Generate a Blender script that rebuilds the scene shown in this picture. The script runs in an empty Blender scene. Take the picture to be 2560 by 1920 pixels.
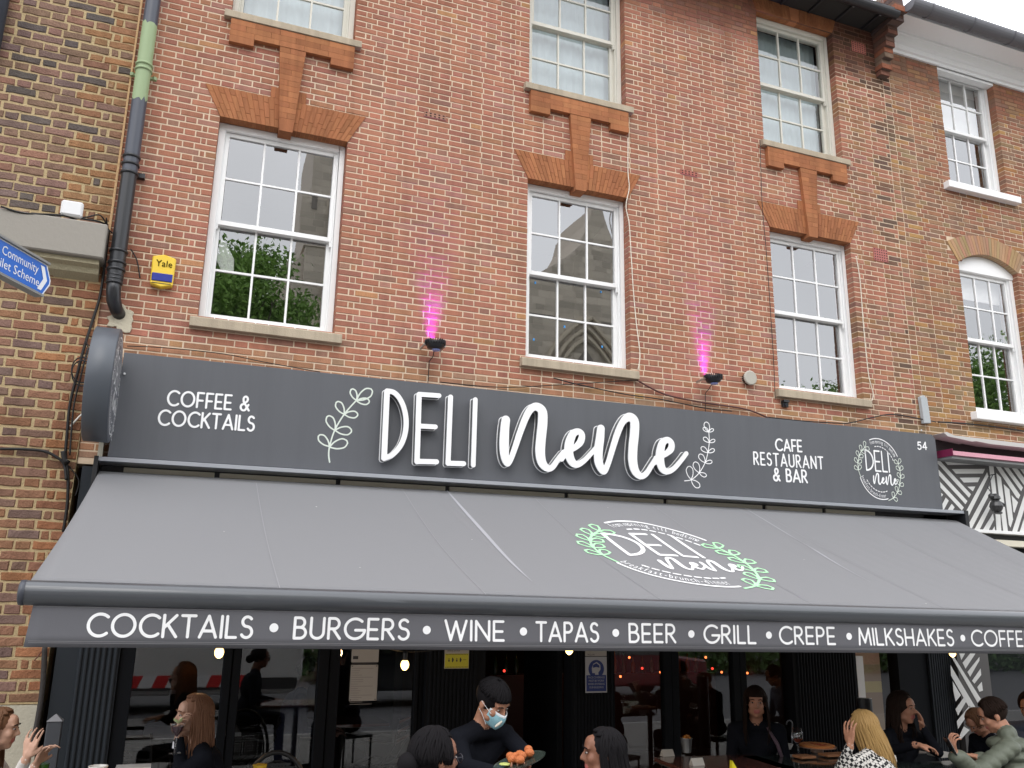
import bpy, bmesh, math, random
import numpy as np
from mathutils import Vector, Matrix
rnd = random.Random(7)
C = bpy.context.scene
COL = C.collection
R = math.radians
# ------------------------------------------------------------ camera
F_, YAW, PIT, ROL = 2175.8, .3658, .2513, .0164
CAM = np.array([0., -7.4646, 1.85])
_f = np.array([math.sin(YAW)*math.cos(PIT), math.cos(YAW)*math.cos(PIT), math.sin(PIT)])
_r = np.array([math.cos(YAW), -math.sin(YAW), 0.]); _u = np.cross(_r, _f)
_r2 = math.cos(ROL)*_r + math.sin(ROL)*_u; _u2 = -math.sin(ROL)*_r + math.cos(ROL)*_u
cd = bpy.data.cameras.new('camera'); cam = bpy.data.objects.new('camera', cd); COL.objects.link(cam)
cd.sensor_width = 36; cd.lens = F_/2560*36; cd.clip_end = 500; cd.clip_start = .05
M = Matrix.Identity(4)
for i in range(3):
    M[i][0] = _r2[i]; M[i][1] = _u2[i]; M[i][2] = -_f[i]; M[i][3] = CAM[i]
cam.matrix_world = M
C.camera = cam
def at(px, py, Y):
    """point on the vertical plane y=Y seen at photo pixel px,py"""
    d = _f + _r2*(px-1280)/F_ - _u2*(py-960)/F_
    return CAM + d*(Y-CAM[1])/d[1]
def dep(px, py, D):
    d = _f + _r2*(px-1280)/F_ - _u2*(py-960)/F_
    return CAM + d*D
# ------------------------------------------------------------ light: overcast day
W = bpy.data.worlds.new('World'); C.world = W; W.use_nodes = True
nt = W.node_tree; nt.nodes.clear()
def N(nt, t, **k):
    n = nt.nodes.new(t)
    for a, b in k.items():
        if a in ('loc',): continue
        setattr(n, a, b)
    return n
sky = N(nt, 'ShaderNodeTexSky'); sky.sky_type = 'NISHITA'; sky.sun_disc = False
sky.sun_elevation = R(48); sky.sun_rotation = R(200); sky.dust_density = 4; sky.air_density = 1.5
tc = N(nt, 'ShaderNodeTexCoord'); sp = N(nt, 'ShaderNodeSeparateXYZ'); nt.links.new(tc.outputs['Generated'], sp.inputs[0])
rp = N(nt, 'ShaderNodeValToRGB'); nt.links.new(sp.outputs['Z'], rp.inputs[0])
rp.color_ramp.elements[0].position = 0.0; rp.color_ramp.elements[0].color = (.68, .70, .74, 1)
rp.color_ramp.elements[1].position = .95; rp.color_ramp.elements[1].color = (.97, .99, 1.04, 1)
cl = N(nt, 'ShaderNodeTexNoise'); cl.inputs['Scale'].default_value = 2.2; cl.inputs['Detail'].default_value = 5
nt.links.new(tc.outputs['Generated'], cl.inputs['Vector'])
cm = N(nt, 'ShaderNodeMapRange'); cm.inputs[1].default_value = .3; cm.inputs[2].default_value = .7; cm.inputs[3].default_value = 26; cm.inputs[4].default_value = 34
nt.links.new(cl.outputs['Fac'], cm.inputs[0])
vm = N(nt, 'ShaderNodeVectorMath', operation='SCALE'); nt.links.new(rp.outputs['Color'], vm.inputs[0]); nt.links.new(cm.outputs[0], vm.inputs['Scale'])
mx = N(nt, 'ShaderNodeMixRGB'); mx.inputs[0].default_value = .88
nt.links.new(sky.outputs[0], mx.inputs[1]); nt.links.new(vm.outputs[0], mx.inputs[2])
bg = N(nt, 'ShaderNodeBackground'); bg.inputs['Strength'].default_value = .1
nt.links.new(mx.outputs[0], bg.inputs['Color'])
wo = N(nt, 'ShaderNodeOutputWorld'); nt.links.new(bg.outputs[0], wo.inputs[0])
sd = bpy.data.lights.new('sun', 'SUN'); sd.energy = .7; sd.angle = R(30); sd.color = (1, .96, .9)
so = bpy.data.objects.new('sun', sd); COL.objects.link(so)
so.rotation_euler = (R(90-48), 0, R(-20)); so['kind'] = 'structure'
C.view_settings.view_transform = 'Standard'; C.view_settings.look = 'None'
C.view_settings.exposure = 0; C.view_settings.gamma = 1; C.view_settings.use_curve_mapping = False
C.render.engine = 'CYCLES'
# ------------------------------------------------------------ materials
MATS = {}
def mat(name, col, rough=.7, spec=.5, metal=0, var=0, vs=8, bump=0, bs=40, tint=False, emit=None, es=0, sheen=0, coat=0, stretch=None, var2=None, big=0, streak=0):
    if name in MATS: return MATS[name]
    m = bpy.data.materials.new(name); m.use_nodes = True; t = m.node_tree; b = t.nodes['Principled BSDF']
    c = (*col, 1)
    b.inputs['Roughness'].default_value = rough; b.inputs['Metallic'].default_value = metal
    b.inputs['Specular IOR Level'].default_value = spec; b.inputs['Base Color'].default_value = c
    if sheen: b.inputs['Sheen Weight'].default_value = sheen
    if coat: b.inputs['Coat Weight'].default_value = coat
    if emit: b.inputs['Emission Color'].default_value = (*emit, 1); b.inputs['Emission Strength'].default_value = es
    last = None
    g = t.nodes.new('ShaderNodeNewGeometry'); vec = g.outputs['Position']
    if stretch:
        mp = t.nodes.new('ShaderNodeMapping'); mp.inputs['Scale'].default_value = stretch
        t.links.new(vec, mp.inputs[0]); vec = mp.outputs[0]
    if tint:
        at_ = t.nodes.new('ShaderNodeAttribute'); at_.attribute_name = 'tint'
        oi = t.nodes.new('ShaderNodeObjectInfo')
        mm = t.nodes.new('ShaderNodeMixRGB'); mm.blend_type = 'MULTIPLY'; mm.inputs[0].default_value = 1
        t.links.new(at_.outputs['Color'], mm.inputs[1]); t.links.new(oi.outputs['Color'], mm.inputs[2]); last = mm.outputs[0]
    if var:
        n = t.nodes.new('ShaderNodeTexNoise'); n.inputs['Scale'].default_value = vs; n.inputs['Detail'].default_value = 6; n.inputs['Roughness'].default_value = .65
        t.links.new(vec, n.inputs['Vector'])
        r = t.nodes.new('ShaderNodeMapRange'); r.inputs[1].default_value = .3; r.inputs[2].default_value = .7
        if var2 is not None:
            m2 = t.nodes.new('ShaderNodeMixRGB'); t.links.new(r.outputs[0], m2.inputs[0]); m2.inputs[1].default_value = c; m2.inputs[2].default_value = (*var2, 1)
            if last: t.links.new(last, m2.inputs[1])
            last = m2.outputs[0]; r.inputs[3].default_value = 0; r.inputs[4].default_value = var
        else:
            r.inputs[3].default_value = 1-var; r.inputs[4].default_value = 1+var
            v = t.nodes.new('ShaderNodeVectorMath'); v.operation = 'SCALE'; t.links.new(r.outputs[0], v.inputs['Scale'])
            if last: t.links.new(last, v.inputs[0])
            else: v.inputs[0].default_value = col
            last = v.outputs[0]
    if big and last:
        n = t.nodes.new('ShaderNodeTexNoise'); n.inputs['Scale'].default_value = .9; n.inputs['Detail'].default_value = 7; n.inputs['Roughness'].default_value = .7
        t.links.new(g.outputs['Position'], n.inputs['Vector']); r = t.nodes.new('ShaderNodeMapRange'); r.inputs[1].default_value = .35; r.inputs[2].default_value = .65; r.inputs[3].default_value = 1-big; r.inputs[4].default_value = 1+big
        v = t.nodes.new('ShaderNodeVectorMath'); v.operation = 'SCALE'; t.links.new(n.outputs['Fac'], r.inputs[0]); t.links.new(r.outputs[0], v.inputs['Scale']); t.links.new(last, v.inputs[0])
        # pale salt bloom in scattered patches
        n2 = t.nodes.new('ShaderNodeTexNoise'); n2.inputs['Scale'].default_value = 5; n2.inputs['Detail'].default_value = 8; n2.inputs['Roughness'].default_value = .75; t.links.new(g.outputs['Position'], n2.inputs['Vector'])
        r2 = t.nodes.new('ShaderNodeMapRange'); r2.inputs[1].default_value = .60; r2.inputs[2].default_value = .74; r2.inputs[4].default_value = .45; t.links.new(n2.outputs['Fac'], r2.inputs[0])
        m3 = t.nodes.new('ShaderNodeMixRGB'); m3.inputs[2].default_value = (.42, .30, .24, 1); t.links.new(r2.outputs[0], m3.inputs[0]); t.links.new(v.outputs[0], m3.inputs[1]); last = m3.outputs[0]
    if streak:      # rain-washed dirt: narrow vertical runs
        mp = t.nodes.new('ShaderNodeMapping'); mp.inputs['Scale'].default_value = (7, 7, .55); t.links.new(g.outputs['Position'], mp.inputs[0])
        n = t.nodes.new('ShaderNodeTexNoise'); n.inputs['Scale'].default_value = 1; n.inputs['Detail'].default_value = 7; n.inputs['Roughness'].default_value = .7; t.links.new(mp.outputs[0], n.inputs['Vector'])
        r = t.nodes.new('ShaderNodeMapRange'); r.inputs[1].default_value = .42; r.inputs[2].default_value = .72; r.inputs[3].default_value = 1; r.inputs[4].default_value = 1-streak; t.links.new(n.outputs['Fac'], r.inputs[0])
        v = t.nodes.new('ShaderNodeVectorMath'); v.operation = 'SCALE'; t.links.new(r.outputs[0], v.inputs['Scale'])
        if last: t.links.new(last, v.inputs[0])
        else: v.inputs[0].default_value = col
        last = v.outputs[0]
    if last: t.links.new(last, b.inputs['Base Color'])
    if bump:
        n = t.nodes.new('ShaderNodeTexNoise'); n.inputs['Scale'].default_value = bs; n.inputs['Detail'].default_value = 8
        t.links.new(vec, n.inputs['Vector'])
        bp = t.nodes.new('ShaderNodeBump'); bp.inputs['Strength'].default_value = bump; bp.inputs['Distance'].default_value = .01
        t.links.new(n.outputs['Fac'], bp.inputs['Height']); t.links.new(bp.outputs[0], b.inputs['Normal'])
    MATS[name] = m; return m
def glass_mat(name, refl=.2, rough=.0, tint=(1, 1, 1), wob=.0):
    if name in MATS: return MATS[name]
    m = bpy.data.materials.new(name); m.use_nodes = True; t = m.node_tree; t.nodes.clear()
    o = t.nodes.new('ShaderNodeOutputMaterial'); mi = t.nodes.new('ShaderNodeMixShader')
    tr = t.nodes.new('ShaderNodeBsdfTransparent'); tr.inputs[0].default_value = (*tint, 1)
    gl = t.nodes.new('ShaderNodeBsdfGlossy'); gl.inputs['Roughness'].default_value = rough
    lw = t.nodes.new('ShaderNodeLayerWeight'); lw.inputs['Blend'].default_value = .12
    ma = t.nodes.new('ShaderNodeMath'); ma.operation = 'MULTIPLY_ADD'; ma.inputs[1].default_value = .6; ma.inputs[2].default_value = refl; ma.use_clamp = True
    t.links.new(lw.outputs['Fresnel'], ma.inputs[0]); t.links.new(ma.outputs[0], mi.inputs[0])
    t.links.new(tr.outputs[0], mi.inputs[1]); t.links.new(gl.outputs[0], mi.inputs[2]); t.links.new(mi.outputs[0], o.inputs[0])
    if wob:
        n = t.nodes.new('ShaderNodeTexNoise'); n.inputs['Scale'].default_value = 3; n.inputs['Detail'].default_value = 1
        g = t.nodes.new('ShaderNodeNewGeometry'); t.links.new(g.outputs['Position'], n.inputs['Vector'])
        bp = t.nodes.new('ShaderNodeBump'); bp.inputs['Strength'].default_value = wob; bp.inputs['Distance'].default_value = .01
        t.links.new(n.outputs['Fac'], bp.inputs['Height']); t.links.new(bp.outputs[0], gl.inputs['Normal'])
    MATS[name] = m; return m
# ------------------------------------------------------------ mesh helpers
def tag(o, label=None, cat=None, group=None, kind=None):
    if label: o['label'] = label
    if cat: o['category'] = cat
    if group: o['group'] = group
    if kind: o['kind'] = kind
    return o
def empty(name, loc, label=None, cat=None, group=None):
    o = bpy.data.objects.new(name, None); COL.objects.link(o); o.location = loc; o.empty_display_size = .1
    return tag(o, label, cat, group)
def link(name, me, parent=None, keep=True):
    o = bpy.data.objects.new(name, me); COL.objects.link(o)
    if parent is not None: adopt(o, parent)
    return o
def world_loc(o):
    p = Vector(o.location)
    while o.parent: o = o.parent; p = p + Vector(o.location)
    return p
def adopt(o, parent):
    # parents are only translated, never turned: children keep world coordinates
    o.parent = parent; o.location = Vector(o.location) - world_loc(parent)
class MB:
    def __init__(s): s.v = []; s.f = []; s.m = []; s.t = []
    def add(s, vs, fs, mi=0, tint=(1, 1, 1)):
        b = len(s.v); s.v += [tuple(map(float, p)) for p in vs]
        for f in fs: s.f.append([b+i for i in f]); s.m.append(mi); s.t.append(tint)
        return s
    def box(s, a, b, mi=0, tint=(1, 1, 1)):
        x0, y0, z0 = a; x1, y1, z1 = b
        return s.add([(x0, y0, z0), (x1, y0, z0), (x1, y1, z0), (x0, y1, z0), (x0, y0, z1), (x1, y0, z1), (x1, y1, z1), (x0, y1, z1)],
              [(0, 3, 2, 1), (4, 5, 6, 7), (0, 1, 5, 4), (1, 2, 6, 5), (2, 3, 7, 6), (3, 0, 4, 7)], mi, tint)
    def obox(s, O, U, V, Wv, mi=0):
        O = np.array(O, float); U = np.array(U, float); V = np.array(V, float); Wv = np.array(Wv, float)
        p = [O, O+U, O+U+V, O+V]; p += [q+Wv for q in p]
        return s.add(p, [(0, 3, 2, 1), (4, 5, 6, 7), (0, 1, 5, 4), (1, 2, 6, 5), (2, 3, 7, 6), (3, 0, 4, 7)], mi)
    def prism(s, poly, axis, a, b, mi=0):
        # poly: list of 2-D points; axis 'y' -> (x,z), 'x' -> (y,z), 'z' -> (x,y)
        def P(p, d): return {'y': (p[0], d, p[1]), 'x': (d, p[0], p[1]), 'z': (p[0], p[1], d)}[axis]
        n = len(poly); vs = [P(p, a) for p in poly]+[P(p, b) for p in poly]
        fs = [tuple(range(n)), tuple(range(2*n-1, n-1, -1))]+[(i, i+n, (i+1) % n+n, (i+1) % n) for i in range(n)]
        return s.add(vs, fs, mi)
    def tube(s, pts, r, n=8, mi=0, cap=True, flat=1.0):
        pts = [np.array(p, float) for p in pts]; rs = r if hasattr(r, '__len__') else [r]*len(pts)
        rings = []; up = np.array([0, 0, 1.])
        prev = None
        for i, p in enumerate(pts):
            t = pts[min(i+1, len(pts)-1)]-pts[max(i-1, 0)]; t = t/(np.linalg.norm(t)+1e-9)
            if prev is None:
                a = np.cross(t, up)
                if np.linalg.norm(a) < .05: a = np.cross(t, [0, 1., 0])
            else: a = prev-t*(prev@t)
            a = a/(np.linalg.norm(a)+1e-9); prev = a; b = np.cross(t, a)
            rings.append([p+rs[i]*(a*math.cos(k*2*math.pi/n)+b*flat*math.sin(k*2*math.pi/n)) for k in range(n)])
        vs = [q for rg in rings for q in rg]; fs = []
        for i in range(len(rings)-1):
            for k in range(n): fs.append((i*n+k, i*n+(k+1) % n, (i+1)*n+(k+1) % n, (i+1)*n+k))
        if cap: fs.append(tuple(range(n-1, -1, -1))); fs.append(tuple(range((len(rings)-1)*n, len(rings)*n)))
        return s.add(vs, fs, mi)
    def lathe(s, c, prof, n=20, axis='z', mi=0):
        # prof: (radius, height)
        vs = []; fs = []; c = np.array(c, float)
        for r, h in prof:
            for k in range(n):
                a = 2*math.pi*k/n; u, v = r*math.cos(a), r*math.sin(a)
                vs.append(c+np.array({'z': (u, v, h), 'y': (u, h, v), 'x': (h, u, v)}[axis]))
        for i in range(len(prof)-1):
            for k in range(n): fs.append((i*n+k, i*n+(k+1) % n, (i+1)*n+(k+1) % n, (i+1)*n+k))
        fs.append(tuple(range(n-1, -1, -1))); fs.append(tuple(range((len(prof)-1)*n, len(prof)*n)))
        return s.add(vs, fs, mi)
    def ell(s, c, r, n=12, mi=0, rot=None):
        vs = []; fs = []; m = n//2+1
        for i in range(m+1):
            th = math.pi*i/m
            for k in range(n):
                a = 2*math.pi*k/n; p = np.array([r[0]*math.sin(th)*math.cos(a), r[1]*math.sin(th)*math.sin(a), r[2]*math.cos(th)])
                if rot is not None: p = np.array(rot) @ p
                vs.append(np.array(c)+p)
        for i in range(m):
            for k in range(n): fs.append((i*n+k, (i+1)*n+k, (i+1)*n+(k+1) % n, i*n+(k+1) % n))
        return s.add(vs, fs, mi)
    def mesh(s, name, mats, smooth=False, loc=(0, 0, 0)):
        me = bpy.data.meshes.new(name)
        L = loc; me.from_pydata([(x-L[0], y-L[1], z-L[2]) for x, y, z in s.v], [], s.f)
        for m in (mats if isinstance(mats, (list, tuple)) else [mats]): me.materials.append(m)
        if any(s.m): me.polygons.foreach_set('material_index', s.m)
        if smooth: me.polygons.foreach_set('use_smooth', [True]*len(s.f))
        return me
    def build(s, name, mats, parent=None, smooth=False, auto=None):
        me = s.mesh(name, mats, smooth)
        if auto:
            bm = bmesh.new(); bm.from_mesh(me); bmesh.ops.remove_doubles(bm, verts=bm.verts, dist=1e-5); bmesh.ops.recalc_face_normals(bm, faces=bm.faces)
            bmesh.ops.bevel(bm, geom=[e for e in bm.edges if len(e.link_faces) == 2 and e.calc_face_angle(0) > .6], offset=auto, segments=1, affect='EDGES', clamp_overlap=True)
            bm.to_mesh(me); bm.free()
        return link(name, me, parent)
def tintattr(me, tints):
    a = me.color_attributes.new('tint', 'FLOAT_COLOR', 'CORNER')
    arr = np.ones((len(me.loops), 4), np.float32); tot = np.zeros(len(me.polygons), np.int32); me.polygons.foreach_get('loop_total', tot)
    arr[:, :3] = np.repeat(np.array(tints, np.float32), tot, axis=0); a.data.foreach_set('color', arr.ravel())
# ------------------------------------------------------------ stroke lettering: union of round strokes -> filled outline
def sdf_loops(strokes, res):
    P = np.array([p for s in strokes for p in s]); r = P[:, 2].max()
    x0, y0 = P[:, 0].min()-r-2*res, P[:, 1].min()-r-2*res; x1, y1 = P[:, 0].max()+r+2*res, P[:, 1].max()+r+2*res
    nx, ny = int((x1-x0)/res)+2, int((y1-y0)/res)+2
    X, Y = np.meshgrid(x0+np.arange(nx)*res, y0+np.arange(ny)*res, indexing='ij'); D = np.full(X.shape, 1e9)
    for s in strokes:
        segs = list(zip(s[:-1], s[1:])) if len(s) > 1 else [(s[0], s[0])]
        for a, b in segs:
            dx, dy = b[0]-a[0], b[1]-a[1]; L = dx*dx+dy*dy
            t = np.clip(((X-a[0])*dx+(Y-a[1])*dy)/L, 0, 1) if L > 1e-14 else np.zeros_like(X)
            D = np.minimum(D, np.hypot(X-a[0]-t*dx, Y-a[1]-t*dy)-(a[2]+t*(b[2]-a[2])))
    D[np.abs(D) < 1e-9] = 1e-9
    I = D < 0; seg = {}
    def ex(i, j, h):  # h=1 horizontal edge (i..i+1)
        if h: d0, d1 = D[i, j], D[i+1, j]; t = d0/(d0-d1); return (X[i, j]+t*res, Y[i, j])
        d0, d1 = D[i, j], D[i, j+1]; t = d0/(d0-d1); return (X[i, j], Y[i, j]+t*res)
    code = I[:-1, :-1]*1+I[1:, :-1]*2+I[1:, 1:]*4+I[:-1, 1:]*8
    T = {1: [(3, 0)], 2: [(0, 1)], 3: [(3, 1)], 4: [(1, 2)], 5: [(3, 0), (1, 2)], 6: [(0, 2)], 7: [(3, 2)], 8: [(2, 3)], 9: [(2, 0)], 10: [(0, 1), (2, 3)], 11: [(2, 1)], 12: [(1, 3)], 13: [(1, 0)], 14: [(0, 3)]}
    for i, j in zip(*np.nonzero((code > 0) & (code < 15))):
        E4 = [(i, j, 1), (i+1, j, 0), (i, j+1, 1), (i, j, 0)]
        for a, b in T[int(code[i, j])]: seg[E4[a]] = E4[b]
    loops = []
    while seg:
        k0 = next(iter(seg)); lp = []; k = k0
        while k in seg: lp.append(ex(*k)); k = seg.pop(k)
        if len(lp) > 3: loops.append(lp)
    return loops
def shape_mesh(name, strokes, res, m, fmap=None, depth=0.0):
    """filled outline in the (u,v) plane; fmap turns (u,v,w) into world"""
    cu = bpy.data.curves.new(name, 'CURVE'); cu.dimensions = '2D'; cu.fill_mode = 'BOTH' if depth else 'FRONT'; cu.extrude = depth/2
    for lp in sdf_loops(strokes, res):
        sp = cu.splines.new('POLY'); sp.points.add(len(lp)-1); sp.use_cyclic_u = True
        sp.points.foreach_set('co', [c for p in lp for c in (p[0], p[1], 0, 1)])
    return curve_to_mesh(name, cu, m, fmap)
def curve_to_mesh(name, cu, m, fmap=None):
    o = bpy.data.objects.new(name, cu); COL.objects.link(o)
    dg = bpy.context.evaluated_depsgraph_get(); dg.update()
    me = bpy.data.meshes.new_from_object(o.evaluated_get(dg)); bpy.data.objects.remove(o); bpy.data.curves.remove(cu)
    me.name = name
    if fmap:
        for v in me.vertices: v.co = fmap(*v.co)
    me.materials.clear()
    for q in (m if isinstance(m, (list, tuple)) else [m]): me.materials.append(q)
    return me
def text_mesh(name, s, size, m, fmap=None, align='LEFT', depth=0):
    cu = bpy.data.curves.new(name, 'FONT'); cu.body = s; cu.size = size; cu.align_x = align; cu.extrude = depth; cu.resolution_u = 2
    return curve_to_mesh(name, cu, m, fmap)
def arc(cx, cy, rx, ry, a0, a1, n=14):
    return [(cx+rx*math.cos(R(a0+(a1-a0)*i/n)), cy+ry*math.sin(R(a0+(a1-a0)*i/n))) for i in range(n+1)]
G = {
 'A': (.74, [[(0, 0), (.37, 1), (.74, 0)], [(.13, .29), (.61, .29)]]),
 'B': (.52, [[(0, 0), (0, 1), (.24, 1)]+arc(.24, .765, .21, .235, 90, -90)+[(0, .53)], [(.24, .53)]+arc(.26, .265, .26, .265, 90, -90)+[(0, 0)]]),
 'C': (.78, [arc(.48, .5, .48, .5, 48, 312, 22)]),
 'E': (.48, [[(.46, 1), (0, 1), (0, 0), (.48, 0)], [(0, .47), (.42, .47)]]),
 'F': (.46, [[(.46, 1), (0, 1), (0, 0)], [(0, .47), (.4, .47)]]),
 'G': (.88, [arc(.48, .5, .48, .5, 48, 352, 24)+[(.5, .43)]]),
 'H': (.62, [[(0, 0), (0, 1)], [(.62, 0), (.62, 1)], [(0, .47), (.62, .47)]]),
 'I': (.0, [[(0, 0), (0, 1)]]),
 'K': (.56, [[(0, 0), (0, 1)], [(.54, 1), (.02, .42)], [(.17, .58), (.58, 0)]]),
 'L': (.44, [[(0, 1), (0, 0), (.44, 0)]]),
 'M': (.82, [[(0, 0), (.08, 1), (.41, .12), (.74, 1), (.82, 0)]]),
 'N': (.64, [[(0, 0), (0, 1), (.64, 0), (.64, 1)]]),
 'O': (.96, [arc(.48, .5, .48, .5, 0, 360, 30)]),
 'P': (.5, [[(0, 0), (0, 1), (.24, 1)]+arc(.24, .74, .24, .26, 90, -90)+[(0, .48)]]),
 'R': (.54, [[(0, 0), (0, 1), (.24, 1)]+arc(.24, .74, .24, .26, 90, -90)+[(0, .48)], [(.2, .48), (.54, 0)]]),
 'S': (.5, [arc(.26, .765, .22, .235, 35, 270, 14)+arc(.25, .265, .25, .265, 88, -150, 16)]),
 'T': (.6, [[(0, 1), (.6, 1)], [(.3, 1), (.3, 0)]]),
 'U': (.6, [[(0, 1), (0, .3)]+arc(.3, .3, .3, .3, 180, 360, 14)+[(.6, 1)]]),
 'W': (1.0, [[(0, 1), (.26, 0), (.5, .95), (.74, 0), (1.0, 1)]]),
 '&': (.66, [[(.66, .02), (.2, .62)]+arc(.34, .8, .17, .2, 200, -60, 12)+[(.1, .4)]+arc(.24, .24, .24, .24, 130, 300, 12)+[(.6, .42)]]),
 '5': (.5, [[(.46, 1), (.1, 1), (.05, .56)]+arc(.24, .32, .25, .32, 130, -150, 14)]),
 '4': (.56, [[(.42, 0), (.42, 1), (0, .28), (.56, .28)]]),
 ' ': (.28, []),
}
def stroke_text(s, x0, x1, z0, h, wt, parent, m, fmap, name='letter', gap=.2, res=None, depth=0):
    """letters of s between world x0..x1, baseline z0(x), cap height h; fmap(u,v,w)->world"""
    adv = []; x = 0
    for i, ch in enumerate(s):
        w = G[ch][0]; adv.append(x); x += w+gap
    tot = x-gap; k = (x1-x0-wt*h)/(tot)
    for ch, a in zip(s, adv):
        if ch == ' ': continue
        st = [[(x0+wt*h/2+(a+p[0])*k, wt*h/2+p[1]*(h-wt*h), wt*h/2) for p in q] for q in G[ch][1]]
        link(name, shape_mesh(name, st, res or h/34, m, fmap, depth), parent)
# ------------------------------------------------------------ ground
g = MB().box((-60, -60, -.3), (60, -6.2, -.12)).build('road', mat('asphalt', (.10, .10, .105), .85, var=.25, vs=3, bump=.3, bs=90)); tag(g, 'grey asphalt road in front of the shops', kind='structure')
pvb = MB().box((-40, -6.1, -.3), (40, 30, -.012)).build('pavement', mat('pave_joint', (.16, .15, .14), .9)); tag(pvb, 'pavement of pale slabs outside the shops', kind='structure')
slabm = mat('slab', (.19, .185, .175), .85, var=.2, vs=2)
pv = MB(); y = -6.1
while y < -.1:
    x = -9+(rnd.random()*.6)
    while x < 16: pv.box((x+.004, y+.004, -.05), (x+.596, y+.446, rnd.uniform(-.001, .001))); x += .6
    y += .45
o = pv.build('paving_slab', slabm, pvb); o['kind'] = 'stuff'
k = MB(); x = -30
kerb = MB().box((-40, -6.25, -.3), (40, -6.104, .004)).build('kerb', mat('kerb_stone', (.3, .3, .29), .8, var=.2, vs=3)); tag(kerb, 'granite kerb along the road', kind='structure')
# ------------------------------------------------------------ brick walls
BRK = mat('brick', (1, 1, 1), .88, .2, tint=True, var=.18, vs=26, bump=.6, bs=110, big=.13, streak=.28)
BRK2 = mat('old_brick', (1, 1, 1), .93, .15, tint=True, var=.3, vs=30, bump=1.0, bs=70, big=.16, streak=.3)
def brick_mesh(L, H, Dp, seed, rough=.0012, mats=None):
    q = random.Random(seed); c = .0035; J = lambda a=rough: q.uniform(-a, a)
    vs = []; ins = [(c, c), (L-c, c), (L-c, H-c), (c, H-c)]; out = [(0, 0), (L, 0), (L, H), (0, H)]
    for x, z in ins: vs.append((x+J(), -.0+J(.0008), z+J()))
    jx = [(J(), J()) for _ in out]
    for (x, z), (a, b) in zip(out, jx): vs.append((x+a, .004, z+b))
    for (x, z), (a, b) in zip(out, jx): vs.append((x+a, Dp, z+b))
    fs = [(0, 1, 2, 3)]
    for i in range(4):
        j = (i+1) % 4; fs += [(4+i, 4+j, j, i), (8+i, 8+j, 4+j, 4+i)]
    return vs, fs
def old_brick_mesh(L, H, Dp, seed, rough=.004):
    q = random.Random(seed); n = max(2, int(L/.05)); J = lambda a: q.uniform(-a, a); c = .007
    top = [(L*i/n+(J(.006) if 0 < i < n else J(.004)), H+J(rough)) for i in range(n, -1, -1)]; bot = [(L*i/n+(J(.006) if 0 < i < n else J(.004)), J(rough)) for i in range(n+1)]
    out = bot+top; m = len(out); cx, cz = L/2, H/2; vs = []
    for x, z in out: vs.append((cx+(x-cx)*(1-1.6*c/L), J(.0025)-.001, cz+(z-cz)*(1-1.6*c/H)))
    for x, z in out: vs.append((x, .007, z))
    for x, z in out: vs.append((x, Dp, z))
    fs = [(i, i+1, m-2-i, m-1-i) for i in range(n)]
    for i in range(m): j = (i+1) % m; fs += [(m+i, m+j, j, i), (2*m+i, 2*m+j, m+j, m+i)]
    return vs, fs
def wall_bricks(rows, Y, wall, palette, m, near, nmax=300, rough=.0012, recess=.009, thick=.02, pal_fn=None):
    """rows: list of (z, h, [(x0,x1,deep)]). nearest nmax become objects, the rest one joined part"""
    allb = []
    for z, h, bl in rows:
        for x0, x1, dp in bl: allb.append((x0, x1, z, h, dp))
    allb.sort(key=lambda b: ((b[0]+b[1])/2-near[0])**2+(b[2]-near[1])**2)
    cache = {}
    mb = MB(); tints = []
    for i, (x0, x1, z, h, dp) in enumerate(allb):
        col = pal_fn((x0+x1)/2, z) if pal_fn else rnd.choices(palette[0], palette[1])[0]
        k = rnd.uniform(.91, 1.09); col = tuple(min(1, c*k*rnd.uniform(.97, 1.03)) for c in col)
        dy = rnd.uniform(-.0015, .0015)
        if i < nmax:
            key = (round((x1-x0)*200), round(h*1000), dp, rnd.randrange(4))
            if key not in cache:
                vs, fs = (old_brick_mesh if rough > .003 else brick_mesh)(x1-x0, h, thick if not dp else dp, rnd.random(), rough); b = MB().add(vs, fs); me = b.mesh('brick', m); tintattr(me, [(1, 1, 1)]*len(me.polygons)); cache[key] = me
            o = bpy.data.objects.new('brick', cache[key]); COL.objects.link(o); o.location = (x0, Y+dy, z); o.color = (*col, 1); adopt(o, wall)
        else:
            vs, fs = (old_brick_mesh if rough > .003 else brick_mesh)(x1-x0, h, thick if not dp else dp, rnd.random(), rough)
            mb.add([(a+x0, b+Y+dy, c+z) for a, b, c in vs], fs, 0, col)
    if mb.f:
        me = mb.mesh('brick', m); tintattr(me, mb.t); o = link('brick', me, wall); o['kind'] = 'stuff'
    return allb
def flemish(L, row):
    """joint layout for a run between two jambs; returns brick (start,len) list"""
    s, hd, j, q = .215, .1025, .010, .046
    if L < .14: return [(0, L)]
    if row % 2 == 0:
        n = max(0, round((L-.225)/.3375)); seq = [s]+[hd, s]*n
    else:
        n = round((L-.5625)/.3375)
        if n < 0: seq = [hd, hd] if L < .3 else [hd, q, hd, q, hd][:max(2, int(L/.09))]
        else: seq = [hd, q, s]+[hd, s]*n+[q, hd]
    k = (L+j)/(sum(seq)+j*len(seq)); x = 0; out = []
    for w in seq: out.append((x, (w+j)*k-j)); x += (w+j)*k
    return out
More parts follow.
